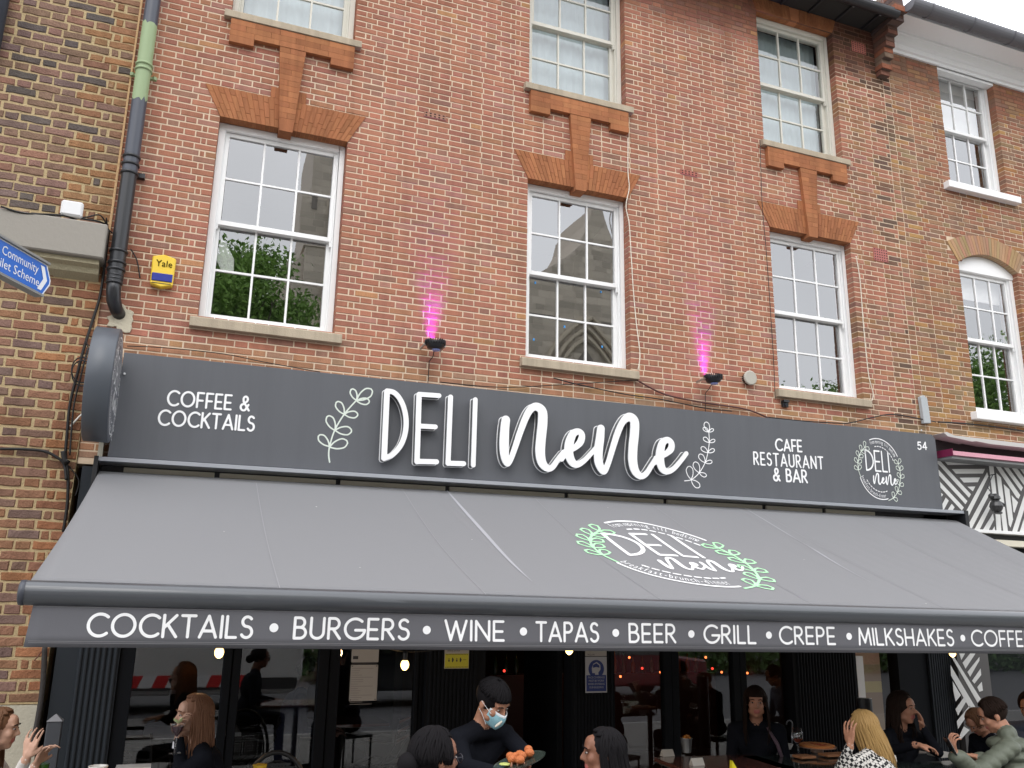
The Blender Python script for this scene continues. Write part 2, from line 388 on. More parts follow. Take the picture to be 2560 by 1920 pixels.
# building shell -------------------------------------------------
CW = .0606                      # course height
WX = [.5875, 3.5689, 6.5262]; WB = .573
LZ0, LZ1 = 4.172, 6.073         # lower openings
UZ0, UZ1 = 7.150, 8.93         # upper openings
XL, XR = -.742, 7.86; XE = 12.5; ZT = 9.35
bld = empty('brick_building', (3.5, 0, 0), 'red brick building with tall white sash windows above the cafe', 'building')
MORT = mat('mortar', (.72, .55, .38), .95, .1, var=.9, vs=1.2, var2=(.72, .55, .38), bump=.5, bs=150)
def dirty_mortar():
    m = bpy.data.materials.new('mortar_sooty'); m.use_nodes = True; t = m.node_tree; b = t.nodes['Principled BSDF']; b.inputs['Roughness'].default_value = .95; b.inputs['Specular IOR Level'].default_value = .1
    g = t.nodes.new('ShaderNodeNewGeometry'); s = t.nodes.new('ShaderNodeSeparateXYZ'); t.links.new(g.outputs['Position'], s.inputs[0])
    n = t.nodes.new('ShaderNodeTexNoise'); n.inputs['Scale'].default_value = 3; n.inputs['Detail'].default_value = 6; t.links.new(g.outputs['Position'], n.inputs['Vector'])
    a = t.nodes.new('ShaderNodeMath'); a.operation = 'MULTIPLY_ADD'; a.inputs[1].default_value = .5; t.links.new(n.outputs['Fac'], a.inputs[0]); t.links.new(s.outputs['Z'], a.inputs[2])
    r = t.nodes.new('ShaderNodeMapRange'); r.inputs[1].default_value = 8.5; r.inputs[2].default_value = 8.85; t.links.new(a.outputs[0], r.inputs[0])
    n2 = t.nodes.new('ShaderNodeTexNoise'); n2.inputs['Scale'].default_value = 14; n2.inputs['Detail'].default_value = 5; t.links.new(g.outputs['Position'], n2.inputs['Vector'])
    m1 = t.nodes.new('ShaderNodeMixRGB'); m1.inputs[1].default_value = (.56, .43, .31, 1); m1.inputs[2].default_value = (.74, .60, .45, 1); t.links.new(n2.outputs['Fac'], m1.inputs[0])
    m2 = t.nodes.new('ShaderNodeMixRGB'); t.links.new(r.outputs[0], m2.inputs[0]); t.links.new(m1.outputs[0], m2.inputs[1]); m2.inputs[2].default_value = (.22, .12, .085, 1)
    t.links.new(m2.outputs[0], b.inputs['Base Color']); return m
MORT = dirty_mortar()
def wall_with_holes(name, x0, x1, z0, z1, Y, holes, m, parent, depth=.3, back=.32):
    mb = MB(); xs = sorted({x0, x1, *[h[0] for h in holes], *[h[1] for h in holes]}); zs = sorted({z0, z1, *[h[2] for h in holes], *[h[3] for h in holes]})
    for a, b in zip(xs, xs[1:]):
        for c, d in zip(zs, zs[1:]):
            if any(h[0] < (a+b)/2 < h[1] and h[2] < (c+d)/2 < h[3] for h in holes): continue
            mb.add([(a, Y, c), (b, Y, c), (b, Y, d), (a, Y, d)], [(0, 1, 2, 3)]); mb.add([(a, Y+back, c), (b, Y+back, c), (b, Y+back, d), (a, Y+back, d)], [(3, 2, 1, 0)])
    for a, b, c, d in holes:
        mb.add([(a, Y, c), (b, Y, c), (b, Y, d), (a, Y, d), (a, Y+back, c), (b, Y+back, c), (b, Y+back, d), (a, Y+back, d)], [(0, 4, 5, 1), (1, 5, 6, 2), (2, 6, 7, 3), (3, 7, 4, 0)])
    mb.add([(x0, Y, z0), (x1, Y, z0), (x1, Y+back, z0), (x0, Y+back, z0), (x0, Y, z1), (x1, Y, z1), (x1, Y+back, z1), (x0, Y+back, z1)], [(0, 1, 2, 3), (4, 7, 6, 5), (0, 3, 7, 4), (1, 5, 6, 2)])
    return mb.build(name, m, parent)
e = .004
holes = [(c-WB-e, c+WB+e, LZ0-.02, LZ1+.03) for c in WX]+[(c-WB-e, c+WB+e, UZ0-.02, UZ1+.03) for c in WX]
wall = wall_with_holes('wall', XL, XR, 2.88, ZT, .004, holes, MORT, bld)
# main courses
def row_intervals(z, xa, xb, win):
    iv = [(xa, xb)]
    for a, b, c, d in win:
        if c-.01 < z+.026 < d:
            iv = [q for (p, r) in iv for q in ((p, min(r, a)), (max(p, b), r)) if q[1]-q[0] > .02]
    return iv
win = [(c-WB, c+WB, LZ0, LZ1) for c in WX]+[(c-WB, c+WB, UZ0, UZ1) for c in WX]
orange = []                                    # x-ranges hidden behind flat arches and aprons
def hidden(x0, x1, z):
    for c in WX:
        if LZ1 < z+.026 < 6.36:
            w = WB+(.728-WB)*(z-.0+.03-LZ1)/.296-.03
            if x0 > c-w and x1 < c+w: return True
        if 6.8 < z < 7.12 and x0 > c-.58 and x1 < c+.58 and z > 6.87: return True
        if 7.06 < z < 7.14 and x0 > c-.6 and x1 < c+.6: return True
    return False
rows = []; nrow = int((ZT-2.82)/CW); zbase = LZ1+.002-54*CW
for r in range(nrow):
    z = zbase+r*CW
    if z > ZT-.05: break
    bl = []
    for a, b in row_intervals(z, XL, XR+.11*(r % 2), win):
        # pier joints kept in line: whole-width rows are laid bay by bay
        cuts = [a]+[q for c in WX for q in (c-WB, c+WB) if a+.03 < q < b-.03]+[b]
        if False:
            seqs = []
            for u, v in zip(cuts, cuts[1:]):
                inner = any(abs(u-(c-WB)) < 1e-3 for c in WX)
                if inner:       # over an opening: plain bond continuing the pier
                    fl = flemish(v-u, (r+1) % 2*2+0) if False else flemish(v-u, r)
                else: fl = flemish(v-u, r)
                seqs += [(u+p, q) for p, q in fl]
            # bed the joints of neighbouring bays
            fix = []
            for i, (p, q) in enumerate(seqs):
                e0 = any(abs(p-c) < 1e-6 for c in cuts[1:-1]); e1 = any(abs(p+q-c) < 1e-6 for c in cuts[1:-1])
                p2 = p+(.005 if e0 else 0); q2 = q-(.005 if e0 else 0)-(.005 if e1 else 0); fix.append((p2, q2))
            seqs = fix
        else: seqs = [(a+p, q) for p, q in flemish(b-a, r)]
        for p, q in seqs:
            x0, x1 = p, p+q
            if hidden(x0, x1, z): continue
            if z+.05 < 3.74 and x0 > -.56: continue
            if z < 2.9: continue
            jl = any(abs(x0-w[1]) < 1e-3 or abs(x1-w[0]) < 1e-3 for w in win if w[2]-.01 < z+.026 < w[3])
            bl.append((x0+rnd.uniform(-.0012, .0012), x1+rnd.uniform(-.0012, .0012), .13 if jl else 0))
    rows.append((z+.005+rnd.uniform(-.0009, .0009), CW-.0105, bl))
PAL = ([(.325, .138, .090), (.335, .146, .094), (.305, .130, .092), (.325, .154, .09), (.275, .142, .10), (.325, .158, .12), (.37, .19, .095), (.245, .128, .095)], [34, 28, 20, 7, 6, 7, .8, 1.2])
def pal_main(x, z):
    c = rnd.choices(*PAL)[0]
    # sooty stain running down below the party wall corbel, yellow bricks at the neighbour's edge
    if rnd.random() < .75*math.exp(-((x-7.82)/.17)**2)*min(1, max(.25, (z-4.8)/2.5)):
        if True: c = rnd.choice([(.16, .09, .06), (.13, .08, .06), (.22, .12, .07)])
    elif x > 6.6 and rnd.random() < .35: c = rnd.choice([(.27, .13, .075), (.29, .155, .08), (.22, .12, .08)])
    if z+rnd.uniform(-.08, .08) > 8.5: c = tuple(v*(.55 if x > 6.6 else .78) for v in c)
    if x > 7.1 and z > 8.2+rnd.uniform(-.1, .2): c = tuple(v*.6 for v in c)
    if z < 3.95: c = (c[0]*1.05, c[1]*1.25, c[2]*1.1)
    return c
wall_bricks(rows, 0, wall, PAL, BRK, (1.7, 4.2), pal_fn=pal_main)
# flat arches, aprons ------------------------------------------------
ORG = mat('rubbed_brick', (1, 1, 1), .82, .2, tint=True, var=.2, vs=14, bump=.35, bs=120, streak=.35)
RED = mat('red_joint', (.42, .17, .08), .9, .2, var=.2, vs=20)
def orange_col():
    k = rnd.uniform(.88, 1.1); return tuple(c*k*rnd.uniform(.98, 1.02) for c in rnd.choice([(.315, .125, .056), (.30, .118, .053), (.33, .135, .06)]))
def piece(poly, y0, y1, parent, name='brick', col=None, m=None):
    mb = MB().prism(poly, 'y', y0, y1); me = mb.mesh(name, m or ORG); tintattr(me, [(1, 1, 1)]*len(me.polygons))
    o = link(name, me, parent); o.color = (*(col or orange_col()), 1); return o
def flat_arch(c, z0, z1, wb, wt, n=26):
    base = MB().prism([(c-wb, z0+.005), (c+wb, z0+.005), (c+wt, z1), (c-wt, z1)], 'y', -.002, .13).build('flat_arch', RED, bld)
    ks, kt = .062, .078; H = z1-z0
    for side in (-1, 1):
        n2 = n//2
        for i in range(n2):
            b0 = ks+(wb-ks)*i/n2; b1 = ks+(wb-ks)*(i+1)/n2; t0 = kt+(wt-kt)*i/n2; t1 = kt+(wt-kt)*(i+1)/n2
            g = .0022; cut = [0, .5+rnd.uniform(-.12, .12), 1] if (i % 2) else [0, .27, .78, 1]
            for ca, cb in zip(cut, cut[1:]):
                za, zb = z0+H*ca+(.0015 if ca else 0), z0+H*cb-(.0015 if cb < 1 else 0)
                f = lambda b, t, q: c+side*(b+(t-b)*q)
                p = [(f(b0+g, t0+g, ca), za), (f(b1-g, t1-g, ca), za), (f(b1-g, t1-g, cb), zb), (f(b0+g, t0+g, cb), zb)]
                if side < 0: p = p[::-1]
                piece(p, -.010+rnd.uniform(-.001, .001), .125, base)
    return base
def apron(c, zb=6.075, full=True):
    ap = MB().box((c-.56, -.012, 6.90), (c+.56, .05, 7.065)).build('apron', RED, bld)
    y0 = -.052
    # three courses of beam
    for k in range(3):
        z0 = 6.892+k*.058; x = c-.572; off = .14 if k % 2 else .22
        xs = [c-.572]; x = c-.572+off
        while x < c+.5: xs.append(x); x += .226
        xs.append(c+.572)
        for a, b in zip(xs, xs[1:]): piece([(a+.001, z0+.0008), (b-.001, z0+.0008), (b-.001, z0+.0572), (a+.001, z0+.0572)], y0, .02, ap)
    for s in (-1, 1):
        a, b = (c+s*.572, c+s*.352); a, b = min(a, b), max(a, b)
        piece([(a+.001, 6.822), (b-.001, 6.822), (b-.001, 6.8912), (a+.001, 6.8912)], y0, .02, ap)
        sh = [(c+s*.062, 6.371), (c+s*.155, 6.371), (c+s*.158, 6.475), (c+s*.075, 6.475)]
        for q in range(2):
            u0, u1 = .072+q*.045, .072+(q+1)*.045
            p = [(c+s*u0, 6.3695), (c+s*(u1-.002), 6.3695), (c+s*(u1-.002), 6.478), (c+s*u0, 6.478)]
            piece(p if s > 0 else p[::-1], -.011, .02, ap)
    # tapering stem / keystone, in courses
    n = 14
    zt = 6.891
    W = lambda z: .060+(.118-.060)*(z-zb+.05)/(zt-zb)
    zs = [zb-.045]+[zb+.03+(zt-zb-.03)*i/n for i in range(1, n+1)]
    for i, (a, b) in enumerate(zip(zs, zs[1:])):
        sp = [(-1, 1)] if i % 2 == 0 else [(-1, rnd.uniform(-.3, .3)), (0, 1)]
        if len(sp) == 2: sp = [(-1, sp[0][1]), (sp[0][1], 1)]
        for u, v in sp:
            piece([(c+u*W(a)+.001, a+.001), (c+v*W(a)-.001, a+.001), (c+v*W(b)-.001, b-.001), (c+u*W(b)+.001, b-.001)], y0+.004, .125 if a < zb+.3 else .02, ap)
    return ap
for c in WX:
    flat_arch(c, LZ1, 6.369, WB, .728); apron(c)
flat_arch(WX[2], UZ1, 9.115, WB, .64)
flat_arch(WX[1], UZ1, 9.115, WB, .64)
flat_arch(WX[0], UZ1, 9.115, WB, .64)
# sills ---------------------------------------------------------------
STONE = mat('sill_stone', (.37, .31, .23), .85, .25, var=.22, vs=6, streak=.3, bump=.3, bs=90)
WHITE = mat('white_paint', (.84, .84, .83), .35, .5, var=.03, vs=3)
OLDW = mat('old_white_paint', (.82, .82, .79), .6, .4, var=.6, vs=14, var2=(.60, .56, .45), bump=.4, bs=60)
GL = glass_mat('window_glass', .30, wob=.03)
GLU = glass_mat('old_window_glass', .16, wob=.15)
DARKROOM = mat('dark_room', (.05, .05, .052), .9)
CURT = mat('net_curtain', (.36, .43, .44), .9, var=.12, vs=7, stretch=(1, 1, .08))
def sash_window(c, wb, z0, z1, parent, mw, glass, sill=STONE, y=.10, sillh=.085, sw=.062, cols=3, rows=2, curtain=False, sillw=None, name='window', fr=.055, open_=0., meet=None, Y0=0.0, nlab=None, blind=None):
    """box sash: outer frame (the part), sashes, panes, glazing bars, sill as sub-parts"""
    x0, x1 = c-wb, c+wb; w = MB(); t = fr
    w.box((x0+.002, y, z0), (x0+t, y+.15, z1-.002)); w.box((x1-t, y, z0), (x1-.002, y+.15, z1-.002))
    w.box((x0+t, y, z1-t-.01), (x1-t, y+.15, z1-.002)); w.box((x0+t, y+.02, z0), (x1-t, y+.15, z0+.03))
    w.box((x0+t, y+.018, z0+.03), (x0+t+.012, y+.03, z1-t-.01)); w.box((x1-t-.012, y+.018, z0+.03), (x1-t, y+.03, z1-t-.01))
    W0 = w.build(name, mw, parent, auto=.003)
    if nlab: W0['label'] = nlab
    a, b = x0+t+.001, x1-t-.001; zm = meet or (z0+z1)/2+.0
    for k, (za, zb, ya) in enumerate(((zm-.022, z1-t-.012, y+.034), (z0+.031+open_, zm+.02+open_*0, y+.078))):
        s = MB(); st = .045; bot = .042 if k == 0 else .075; top = .04 if k == 0 else .042; d = .04
        s.box((a, ya, za), (a+st, ya+d, zb)); s.box((b-st, ya, za), (b, ya+d, zb))
        s.box((a+st, ya, za), (b-st, ya+d, za+bot)); s.box((a+st, ya, zb-top), (b-st, ya+d, zb))
        if k == 0:
            for xx in (a, b-.03): s.prism([(xx, za+.001), (xx+.03, za+.001), (xx+.024, za-.045), (xx+.006, za-.055)], 'y', ya+.003, ya+.03)
        S = s.build('sash', mw, W0, auto=.002)
        ga, gb, gz0, gz1 = a+st, b-st, za+bot, zb-top; gb_ = .018
        bars = MB()
        for i in range(1, cols): xx = ga+(gb-ga)*i/cols; bars.box((xx-gb_/2, ya+.006, gz0), (xx+gb_/2, ya+.034, gz1))
        for j in range(1, rows): zz = gz0+(gz1-gz0)*j/rows; bars.box((ga, ya+.0075, zz-gb_/2), (gb, ya+.0325, zz+gb_/2))
        bars.build('glazing_bar', mw, W0)
        for i in range(cols):
            for j in range(rows):
                xa, xb = ga+(gb-ga)*i/cols, ga+(gb-ga)*(i+1)/cols; zc, zd = gz0+(gz1-gz0)*j/rows, gz0+(gz1-gz0)*(j+1)/rows
                ty, tx = rnd.uniform(-.0006, .0006), rnd.uniform(-.0008, .0008)
                p = MB().add([(xa+.004, ya+.02-tx, zc+.004), (xb-.004, ya+.02+tx, zc+.004), (xb-.004, ya+.02+tx+ty, zd-.004), (xa+.004, ya+.02-tx+ty, zd-.004)], [(0, 1, 2, 3)])
                p.build('pane', glass, W0)
    if sill is not None:
        q = MB(); sw2 = sillw or sw
        q.prism([(-sw, z0-sillh), (-sw, z0-.012), (-sw+.01, z0-.003), (y+.05, z0+.006), (y+.05, z0-sillh)], 'x', x0-sw2, x1+sw2)
        q.build('sill', sill, W0, auto=.003)
    # dark room box behind
    rm = MB(); rm.add([(x0-.1, .33, z0-.1), (x1+.1, .33, z0-.1), (x1+.4, 2.2, z0-.4), (x0-.4, 2.2, z0-.4), (x0-.1, .33, z1+.1), (x1+.1, .33, z1+.1), (x1+.4, 2.2, z1+.2), (x0-.4, 2.2, z1+.2)],
           [(0, 3, 2, 1), (4, 5, 6, 7), (3, 7, 6, 2), (0, 4, 7, 3), (1, 2, 6, 5)])
    rm.build('room', DARKROOM, W0)
    if curtain:
        cu = MB(); n = 60; yy = y+.20; vs = []
        for i in range(n+1):
            xx = x0+.05+(x1-x0-.1)*i/n; dy = .007*math.sin(i*1.1)+.004*math.sin(i*2.7+c)+.008*math.sin(i*.33)
            vs += [(xx, yy+dy, z0+.01), (xx, yy+dy*.6, z1-.03)]
        cu.add(vs, [(2*i, 2*i+2, 2*i+3, 2*i+1) for i in range(n)]); cu.build('net_curtain', CURT, W0, smooth=True)
    if blind:
        MB().box((x0+.06, y+.17, blind), (x1-.06, y+.18, z1-.04)).build('roller_blind', mat('blind', (.72, .72, .70), .8), W0)
    return W0
for i, c in enumerate(WX):
    sash_window(c, WB, LZ0, LZ1, bld, WHITE, GL, sillh=.09, nlab='new white sash window')
    sash_window(c, WB, UZ0, UZ1, bld, OLDW, GLU, sillh=.078, curtain=True, meet=8.03, nlab='old sash window with peeling paint and net curtain')
# clear bag hanging in the first window, blue tape tabs in the second
tape = mat('blue_tape', (.05, .3, .7), .5)
bp = mat('plastic_bag', (.55, .57, .55), .4, var=.3, vs=30)
bag = MB(); P0 = at(556, 590, .172); bag.prism([(P0[0]-.01, P0[2]), (P0[0]+.03, P0[2]-.02), (P0[0]+.12, P0[2]-.17), (P0[0]+.13, P0[2]-.30), (P0[0]+.02, P0[2]-.29), (P0[0]-.03, P0[2]-.2)], 'y', .25, .262)
o = bag.build('plastic_bag', bp); tag(o, 'crumpled clear plastic bag hanging inside the lower left sash window', 'bag')
for i, (px, py) in enumerate([(1338, 707), (1502, 730), (1411, 817), (1334, 849), (1505, 867)]):
    p = at(px, py, .198); MB().box((p[0]-.008, .193, p[2]-.012), (p[0]+.008, .196, p[2]+.012)).build('tape_tab', tape, [w for w in bld.children if w.name.startswith('window')][2])
# eaves: soffit, gutter with brackets ----------------------------------
BLK = mat('black_gutter', (.016, .016, .018), .5, .5, var=.3, vs=10)
SOF = mat('sooty_soffit', (.022, .02, .018), .9, var=.3, vs=8)
ev = MB(); ev.box((XL, -.40, 9.12), (XR-.02, .2, 9.17)); ev.build('eaves_soffit', SOF, bld)
gt = MB(); prof = [(-.42+.065*math.cos(a), 9.10+.065*math.sin(a)) for a in [math.pi+i*math.pi/10 for i in range(11)]]
gt.prism(prof, 'x', XL, XR-.10); gt.box((XL, -.43, 9.10), (XR-.10, -.36, 9.18)); gt.build('gutter', BLK, bld)
for i in range(9):
    x = 4.2+i*.42
    MB().box((x, -.41, 9.095), (x+.03, -.02, 9.12)).build('gutter_bracket', BLK, bld); MB().ell((x+.015, -.34, 9.09), (.014, .014, .014), 8).build('bolt', mat('bracket', (.2, .2, .2), .4), bld)
sp_ = MB()
for i in range(16):
    x = 7.05+i*.032; sp_.tube([(x, -.44, 9.17), (x-.03, -.47, 9.42)], [.003, .001], 4)
sp_.build('bird_spikes', mat('spike', (.25, .22, .2), .4, metal=.6), bld)
# brick corbel at the party wall
cb = empty('corbel', (7.8, 0, 8.45)); adopt(cb, bld)
cbm = MB(); steps = [(8.46, .07, .13), (8.53, .11, .15), (8.60, .10, .13), (8.66, .16, .13), (8.80, .20, .13), (8.94, .26, .14), (9.06, .36, .17), (9.16, .42, .19), (9.24, .38, .17), (9.5, .40, .17)]
me_core = MB()
for (z, d, w), (z2, _, _) in zip(steps, steps[1:]):
    me_core.box((7.83-w/2, -d, z), (7.83+w/2, .1, z2-.0005))
COR = mat('corbel_core', (.12, .08, .065), .9)
core = me_core.build('corbel_core', COR); adopt(core, bld); bpy.data.objects.remove(cb)
core.name = 'corbel'
for (z, d, w), (z2, _, _) in zip(steps, steps[1:]):
    n = max(1, round((z2-z)/.065))
    for k in range(n):
        a, b = z+(z2-z)*k/n+.003, z+(z2-z)*(k+1)/n-.003; col = rnd.choice([(.15, .07, .05), (.11, .065, .05), (.22, .085, .05), (.08, .055, .05), (.16, .11, .08)])
        o = MB().box((7.83-w/2-.006, -d-.008-rnd.random()*.006, a), (7.83+w/2+.006, .0, b)); me = o.mesh('brick', BRK2); tintattr(me, [(1, 1, 1)]*6); q = link('brick', me, core); q.color = (*col, 1)
# airbricks ---------------------------------------------------------
def airbrick(x0, z0, x1, z1, nx, nz, Y=0., col=(.34, .11, .08)):
    a = MB().box((x0, Y-.008, z0), (x1, Y+.015, z1)).build('air_brick', mat('terracotta%.2f' % col[0], col, .8, var=.15, vs=20), bld)
    h = MB(); dx, dz = (x1-x0)/nx, (z1-z0)/nz
    for i in range(nx):
        for j in range(nz): h.box((x0+dx*(i+.28), Y-.0095, z0+dz*(j+.28)), (x0+dx*(i+.72), Y-.0078, z0+dz*(j+.72)))
    h.build('vent_hole', mat('hole', (.01, .008, .008), 1), a); return a
airbrick(4.80, 6.50, 5.02, 6.555, 5, 2); airbrick(7.44, 5.915, 7.65, 6.075, 6, 5, col=(.38, .13, .11)); airbrick(7.40, 8.75, 7.62, 8.90, 6, 5)
p = at(1087, 290, 0); airbrick(p[0]-.11, p[2]-.028, p[0]+.11, p[2]+.028, 5, 2, col=(.30, .15, .10))
# ------------------------------------------------------------ neighbour on the right (same plane)
nb = empty('brick_building', (10, 0, 0), 'yellow and red brick building with white cornice at the right edge', 'building')
R1 = (8.83, 9.83, 7.20, 8.98); ub = (R1[0]+R1[1])/2; uw = .50
R2 = (8.80, 9.80, 4.20, 6.12)
nholes = [(R1[0]-.004, R1[1]+.004, R1[2]-.05, R1[3]), (R2[0]-.004, R2[1]+.004, R2[2]-.02, 6.285)]
MORT2 = MORT
mat('mortar_yellow', (.66, .50, .32), .95, .1, var=.25, vs=12, bump=.5, bs=120)
nw = wall_with_holes('wall', XR, XE, 3.5, 8.97, .0045, nholes, MORT2, nb)
rows = []
nwin = [(R1[0], R1[1], R1[2]-.05, R1[3]), (R2[0], R2[1], R2[2]-.02, R2[3])]
for r in range(nrow):
    z = zbase+r*CW
    if z > 8.92: break
    if z < 3.6: continue
    bl = []
    for a, b in row_intervals(z, XR+.01+.11*(r % 2), XE-.6, nwin):
        for p_, q in flemish(b-a, r+1):
            x0, x1 = a+p_, a+p_+q
            xm = abs((x0+x1)/2-9.3)
            if 6.09 < z+.03 < 6.365+.17*(1-(xm/.665)**2)-.01 and xm+.03 < .51+.155*(z-6.115)/.245: continue
            jl = any(abs(x0-w[1]) < 1e-3 or abs(x1-w[0]) < 1e-3 for w in nwin if w[2]-.01 < z+.026 < w[3])
            bl.append((x0, x1, .2 if jl else 0))
    rows.append((z+.0045, CW-.009, bl))
def pal_nb(x, z):
    if rnd.random() < .75*math.exp(-((x-7.9)/.17)**2)*min(1, max(.25, (z-4.8)/2.5)): return rnd.choice([(.14, .09, .06), (.2, .12, .07), (.26, .16, .09)])
    t = min(1, max(0, (5.6-z)/1.6))
    if rnd.random() < .12+.7*t: return rnd.choice([(.32, .175, .075), (.34, .195, .08), (.28, .155, .08), (.31, .15, .065), (.23, .155, .085)])
    return rnd.choice([(.27, .115, .072), (.285, .135, .08), (.25, .115, .07), (.27, .155, .09), (.21, .12, .08)])
wall_bricks(rows, 0, nw, PAL, BRK, (8.3, 4.0), pal_fn=pal_nb)
sash_window((R1[0]+R1[1])/2, .5, R1[2], R1[3], nb, WHITE, GL, sill=None, y=.10, fr=.06, nlab='white sash window under the cornice with a roller blind', blind=8.1, open_=.0)
sash_window((R2[0]+R2[1])/2, .5, R2[2], R2[3], nb, WHITE, GL, sill=None, y=.08, fr=.07, nlab='white sash window under a curved brick arch', blind=5.75)
for (a, b, z) in ((8.70, 9.95, 7.19), (8.70, 9.95, 4.19)):
    MB().box((a, -.09, z-.10), (b, .14, z-.006)).build('window_sill', WHITE, nb, auto=.006)
# white hood over the lower window curving under the arch, and brick segmental arch
cx = 9.3
def seg(rz, rise, hw, n=24): return [(cx-hw+2*hw*i/n, rz+rise*(1-((-hw+2*hw*i/n)/hw)**2)) for i in range(n+1)]
lo = seg(6.11, .17, .502)
MB().prism([(cx+.502, 6.05), (cx-.502, 6.05)]+lo, 'y', .07, .2).build('arch_panel', WHITE, nb)
MB().prism([(cx-.502, 6.12)]+[(x, z) for x, z in lo]+[(cx+.502, 6.12)], 'y', .02, .03) if False else None
ar = MB(); n = 26
arb = MB().prism(seg(6.115, .17, .51, n)+seg(6.36, .17, .66, n)[::-1], 'y', -.001, .07).build('segmental_arch', RED if False else mat('tan_joint', (.45, .32, .2), .9), nb)
A0, A1 = seg(6.115, .17, .51, n), seg(6.365, .17, .665, n)
for i in range(n):
    p = [A0[i], A0[i+1], A1[i+1], A1[i]]; p = [(x+(.003 if k in (0, 3) else -.003), z) for k, (x, z) in enumerate(p)]
    piece(p, -.010, .06, arb, col=tuple(c*rnd.uniform(.88, 1.1) for c in (.36, .215, .125)))
# soot-free white cornice, soffit and dark gutter
cn = MB(); prof = [(.02, 8.90), (-.03, 8.90), (-.03, 8.94), (-.06, 8.95), (-.06, 9.02), (-.10, 9.04), (-.13, 9.10), (-.15, 9.11), (-.15, 9.14), (-.40, 9.16), (-.40, 9.20), (.1, 9.20)]
cn.prism(prof, 'x', XR+.06, XE); cn.build('cornice', WHITE, nb)
MB().box((R1[0]-.02, -.012, 8.90), (R1[1]+.02, .10, 9.0)).box((R1[0]-.0, .0, 8.86), (R1[1]+.0, .10, 8.905)).build('window_head', WHITE, nb)
g2 = MB(); prof = [(-.50+.10*math.cos(a), 9.24+.10*math.sin(a)) for a in [math.pi*.95+i*math.pi*1.1/12 for i in range(13)]]
GUT = mat('grey_gutter', (.11, .11, .12), .55, .4, var=.25, vs=6)
g2.prism(prof, 'x', XR+.03, XE); g2.build('gutter', GUT, nb)
for x in (8.2, 8.9, 9.6, 10.3):
    MB().tube([(x, -.50+.104*math.cos(a), 9.24+.104*math.sin(a)) for a in [math.pi*.95+i*math.pi*1.1/10 for i in range(11)]], .008, 5).build('gutter_bracket', GUT, nb)
MB().prism([(-.35, 9.21), (-.35, 9.26), (2.5, 10.2), (2.5, 9.21)], 'x', XR+.05, XE).build('roof', mat('slate', (.10, .10, .12), .7, var=.2, vs=5), nb)
MB().prism([(-.38, 9.18), (-.38, 9.22), (2.5, 10.3), (2.5, 9.18)], 'x', XL, XR-.02).build('roof', mat('slate', (.10, .10, .12), .7), bld)
# ------------------------------------------------------------ old building on the left
ob = empty('brick_building', (-3, 0, 0), 'old purple-brown brick building with thick yellow mortar on the left', 'building')
MORT3 = mat('mortar_lime', (.35, .27, .155), .98, .1, var=.35, vs=10, bump=1., bs=60)
ow = wall_with_holes('wall', -5.5, XL-.004, 1.12, ZT, -.015, [], MORT3, ob)
CO = .0768; rows = []; z = 1.13; r = 0
while z < 9.2:
    bl = []; x = XL-.008; k = r % 2; first = True
    if 4.50 < z+.04 < 4.80: z += CO; r += 1; continue
    while x > -3.2:
        L = (.215 if k == 0 else .10)*rnd.uniform(.92, 1.06)
        if first and r % 2: L = .10
        if first: first = False
        g_ = rnd.uniform(.012, .024); bl.append((x-L, x, 0)); x -= L+g_; k = 1-k
        if r % 2 and len(bl) == 1: L = .05; bl.append((x-L, x, 0)); x -= L+g_; k = 0
    rows.append((z+rnd.uniform(.002, .010), CO-rnd.uniform(.011, .019), bl)); z += CO; r += 1
def pal_old(x, z):
    if z > 4.8:
        if x > -1.12+rnd.uniform(-.1, .1) and rnd.random() < .75: return rnd.choice([(.25, .13, .065), (.22, .115, .062), (.20, .11, .07), (.24, .135, .07)])
        return rnd.choice([(.18, .112, .08), (.20, .112, .088), (.15, .10, .088), (.18, .11, .088), (.095, .078, .07), (.21, .115, .08), (.19, .12, .085)])
    if x > -1.0+rnd.uniform(-.08, .1): return rnd.choice([(.24, .11, .058), (.20, .095, .056), (.19, .10, .064), (.26, .12, .06)])
    return rnd.choice([(.19, .105, .072), (.17, .10, .076), (.21, .11, .07), (.145, .095, .08), (.22, .115, .065), (.17, .105, .082)])
wall_bricks(rows, -.022, ow, PAL, BRK2, (-.9, 4.3), rough=.0042, pal_fn=pal_old, thick=.03)
CONC = mat('weathered_concrete', (.52, .49, .43), .9, .2, var=.85, vs=2.6, var2=(.27, .25, .22), bump=.25, bs=30)
MB().box((-5, -.22, 4.50), (XL+.0, .0, 4.795)).build('stone_ledge', CONC, ob, auto=.01)
MB().prism([(-.01, 4.36), (-.10, 4.40), (-.12, 4.44), (-.17, 4.46), (-.17, 4.497), (-.01, 4.497)], 'x', -5, XL-.03).build('ledge_moulding', mat('dirty_stone', (.27, .24, .16), .95, var=.5, vs=9, bump=.8, bs=60), ob)
MB().box((-5, -.035, -.0), (XL-.004, .2, 1.115)).build('rendered_base', mat('render', (.42, .39, .31), .95, .2, var=.12, vs=4, bump=.5, bs=70), ob)

MB().prism([(XL-.012, 3.5), (XL+.004, 3.5), (XL+.006, 5.0), (XL+.002, 6.4), (XL+.007, 7.6), (XL+.004, 9.1), (XL-.012, 9.1)], 'y', -.028, .0).build('mortar_fillet', mat('ochre_fillet', (.42, .27, .14), .95, var=.3, vs=14, bump=.6, bs=60), ob)
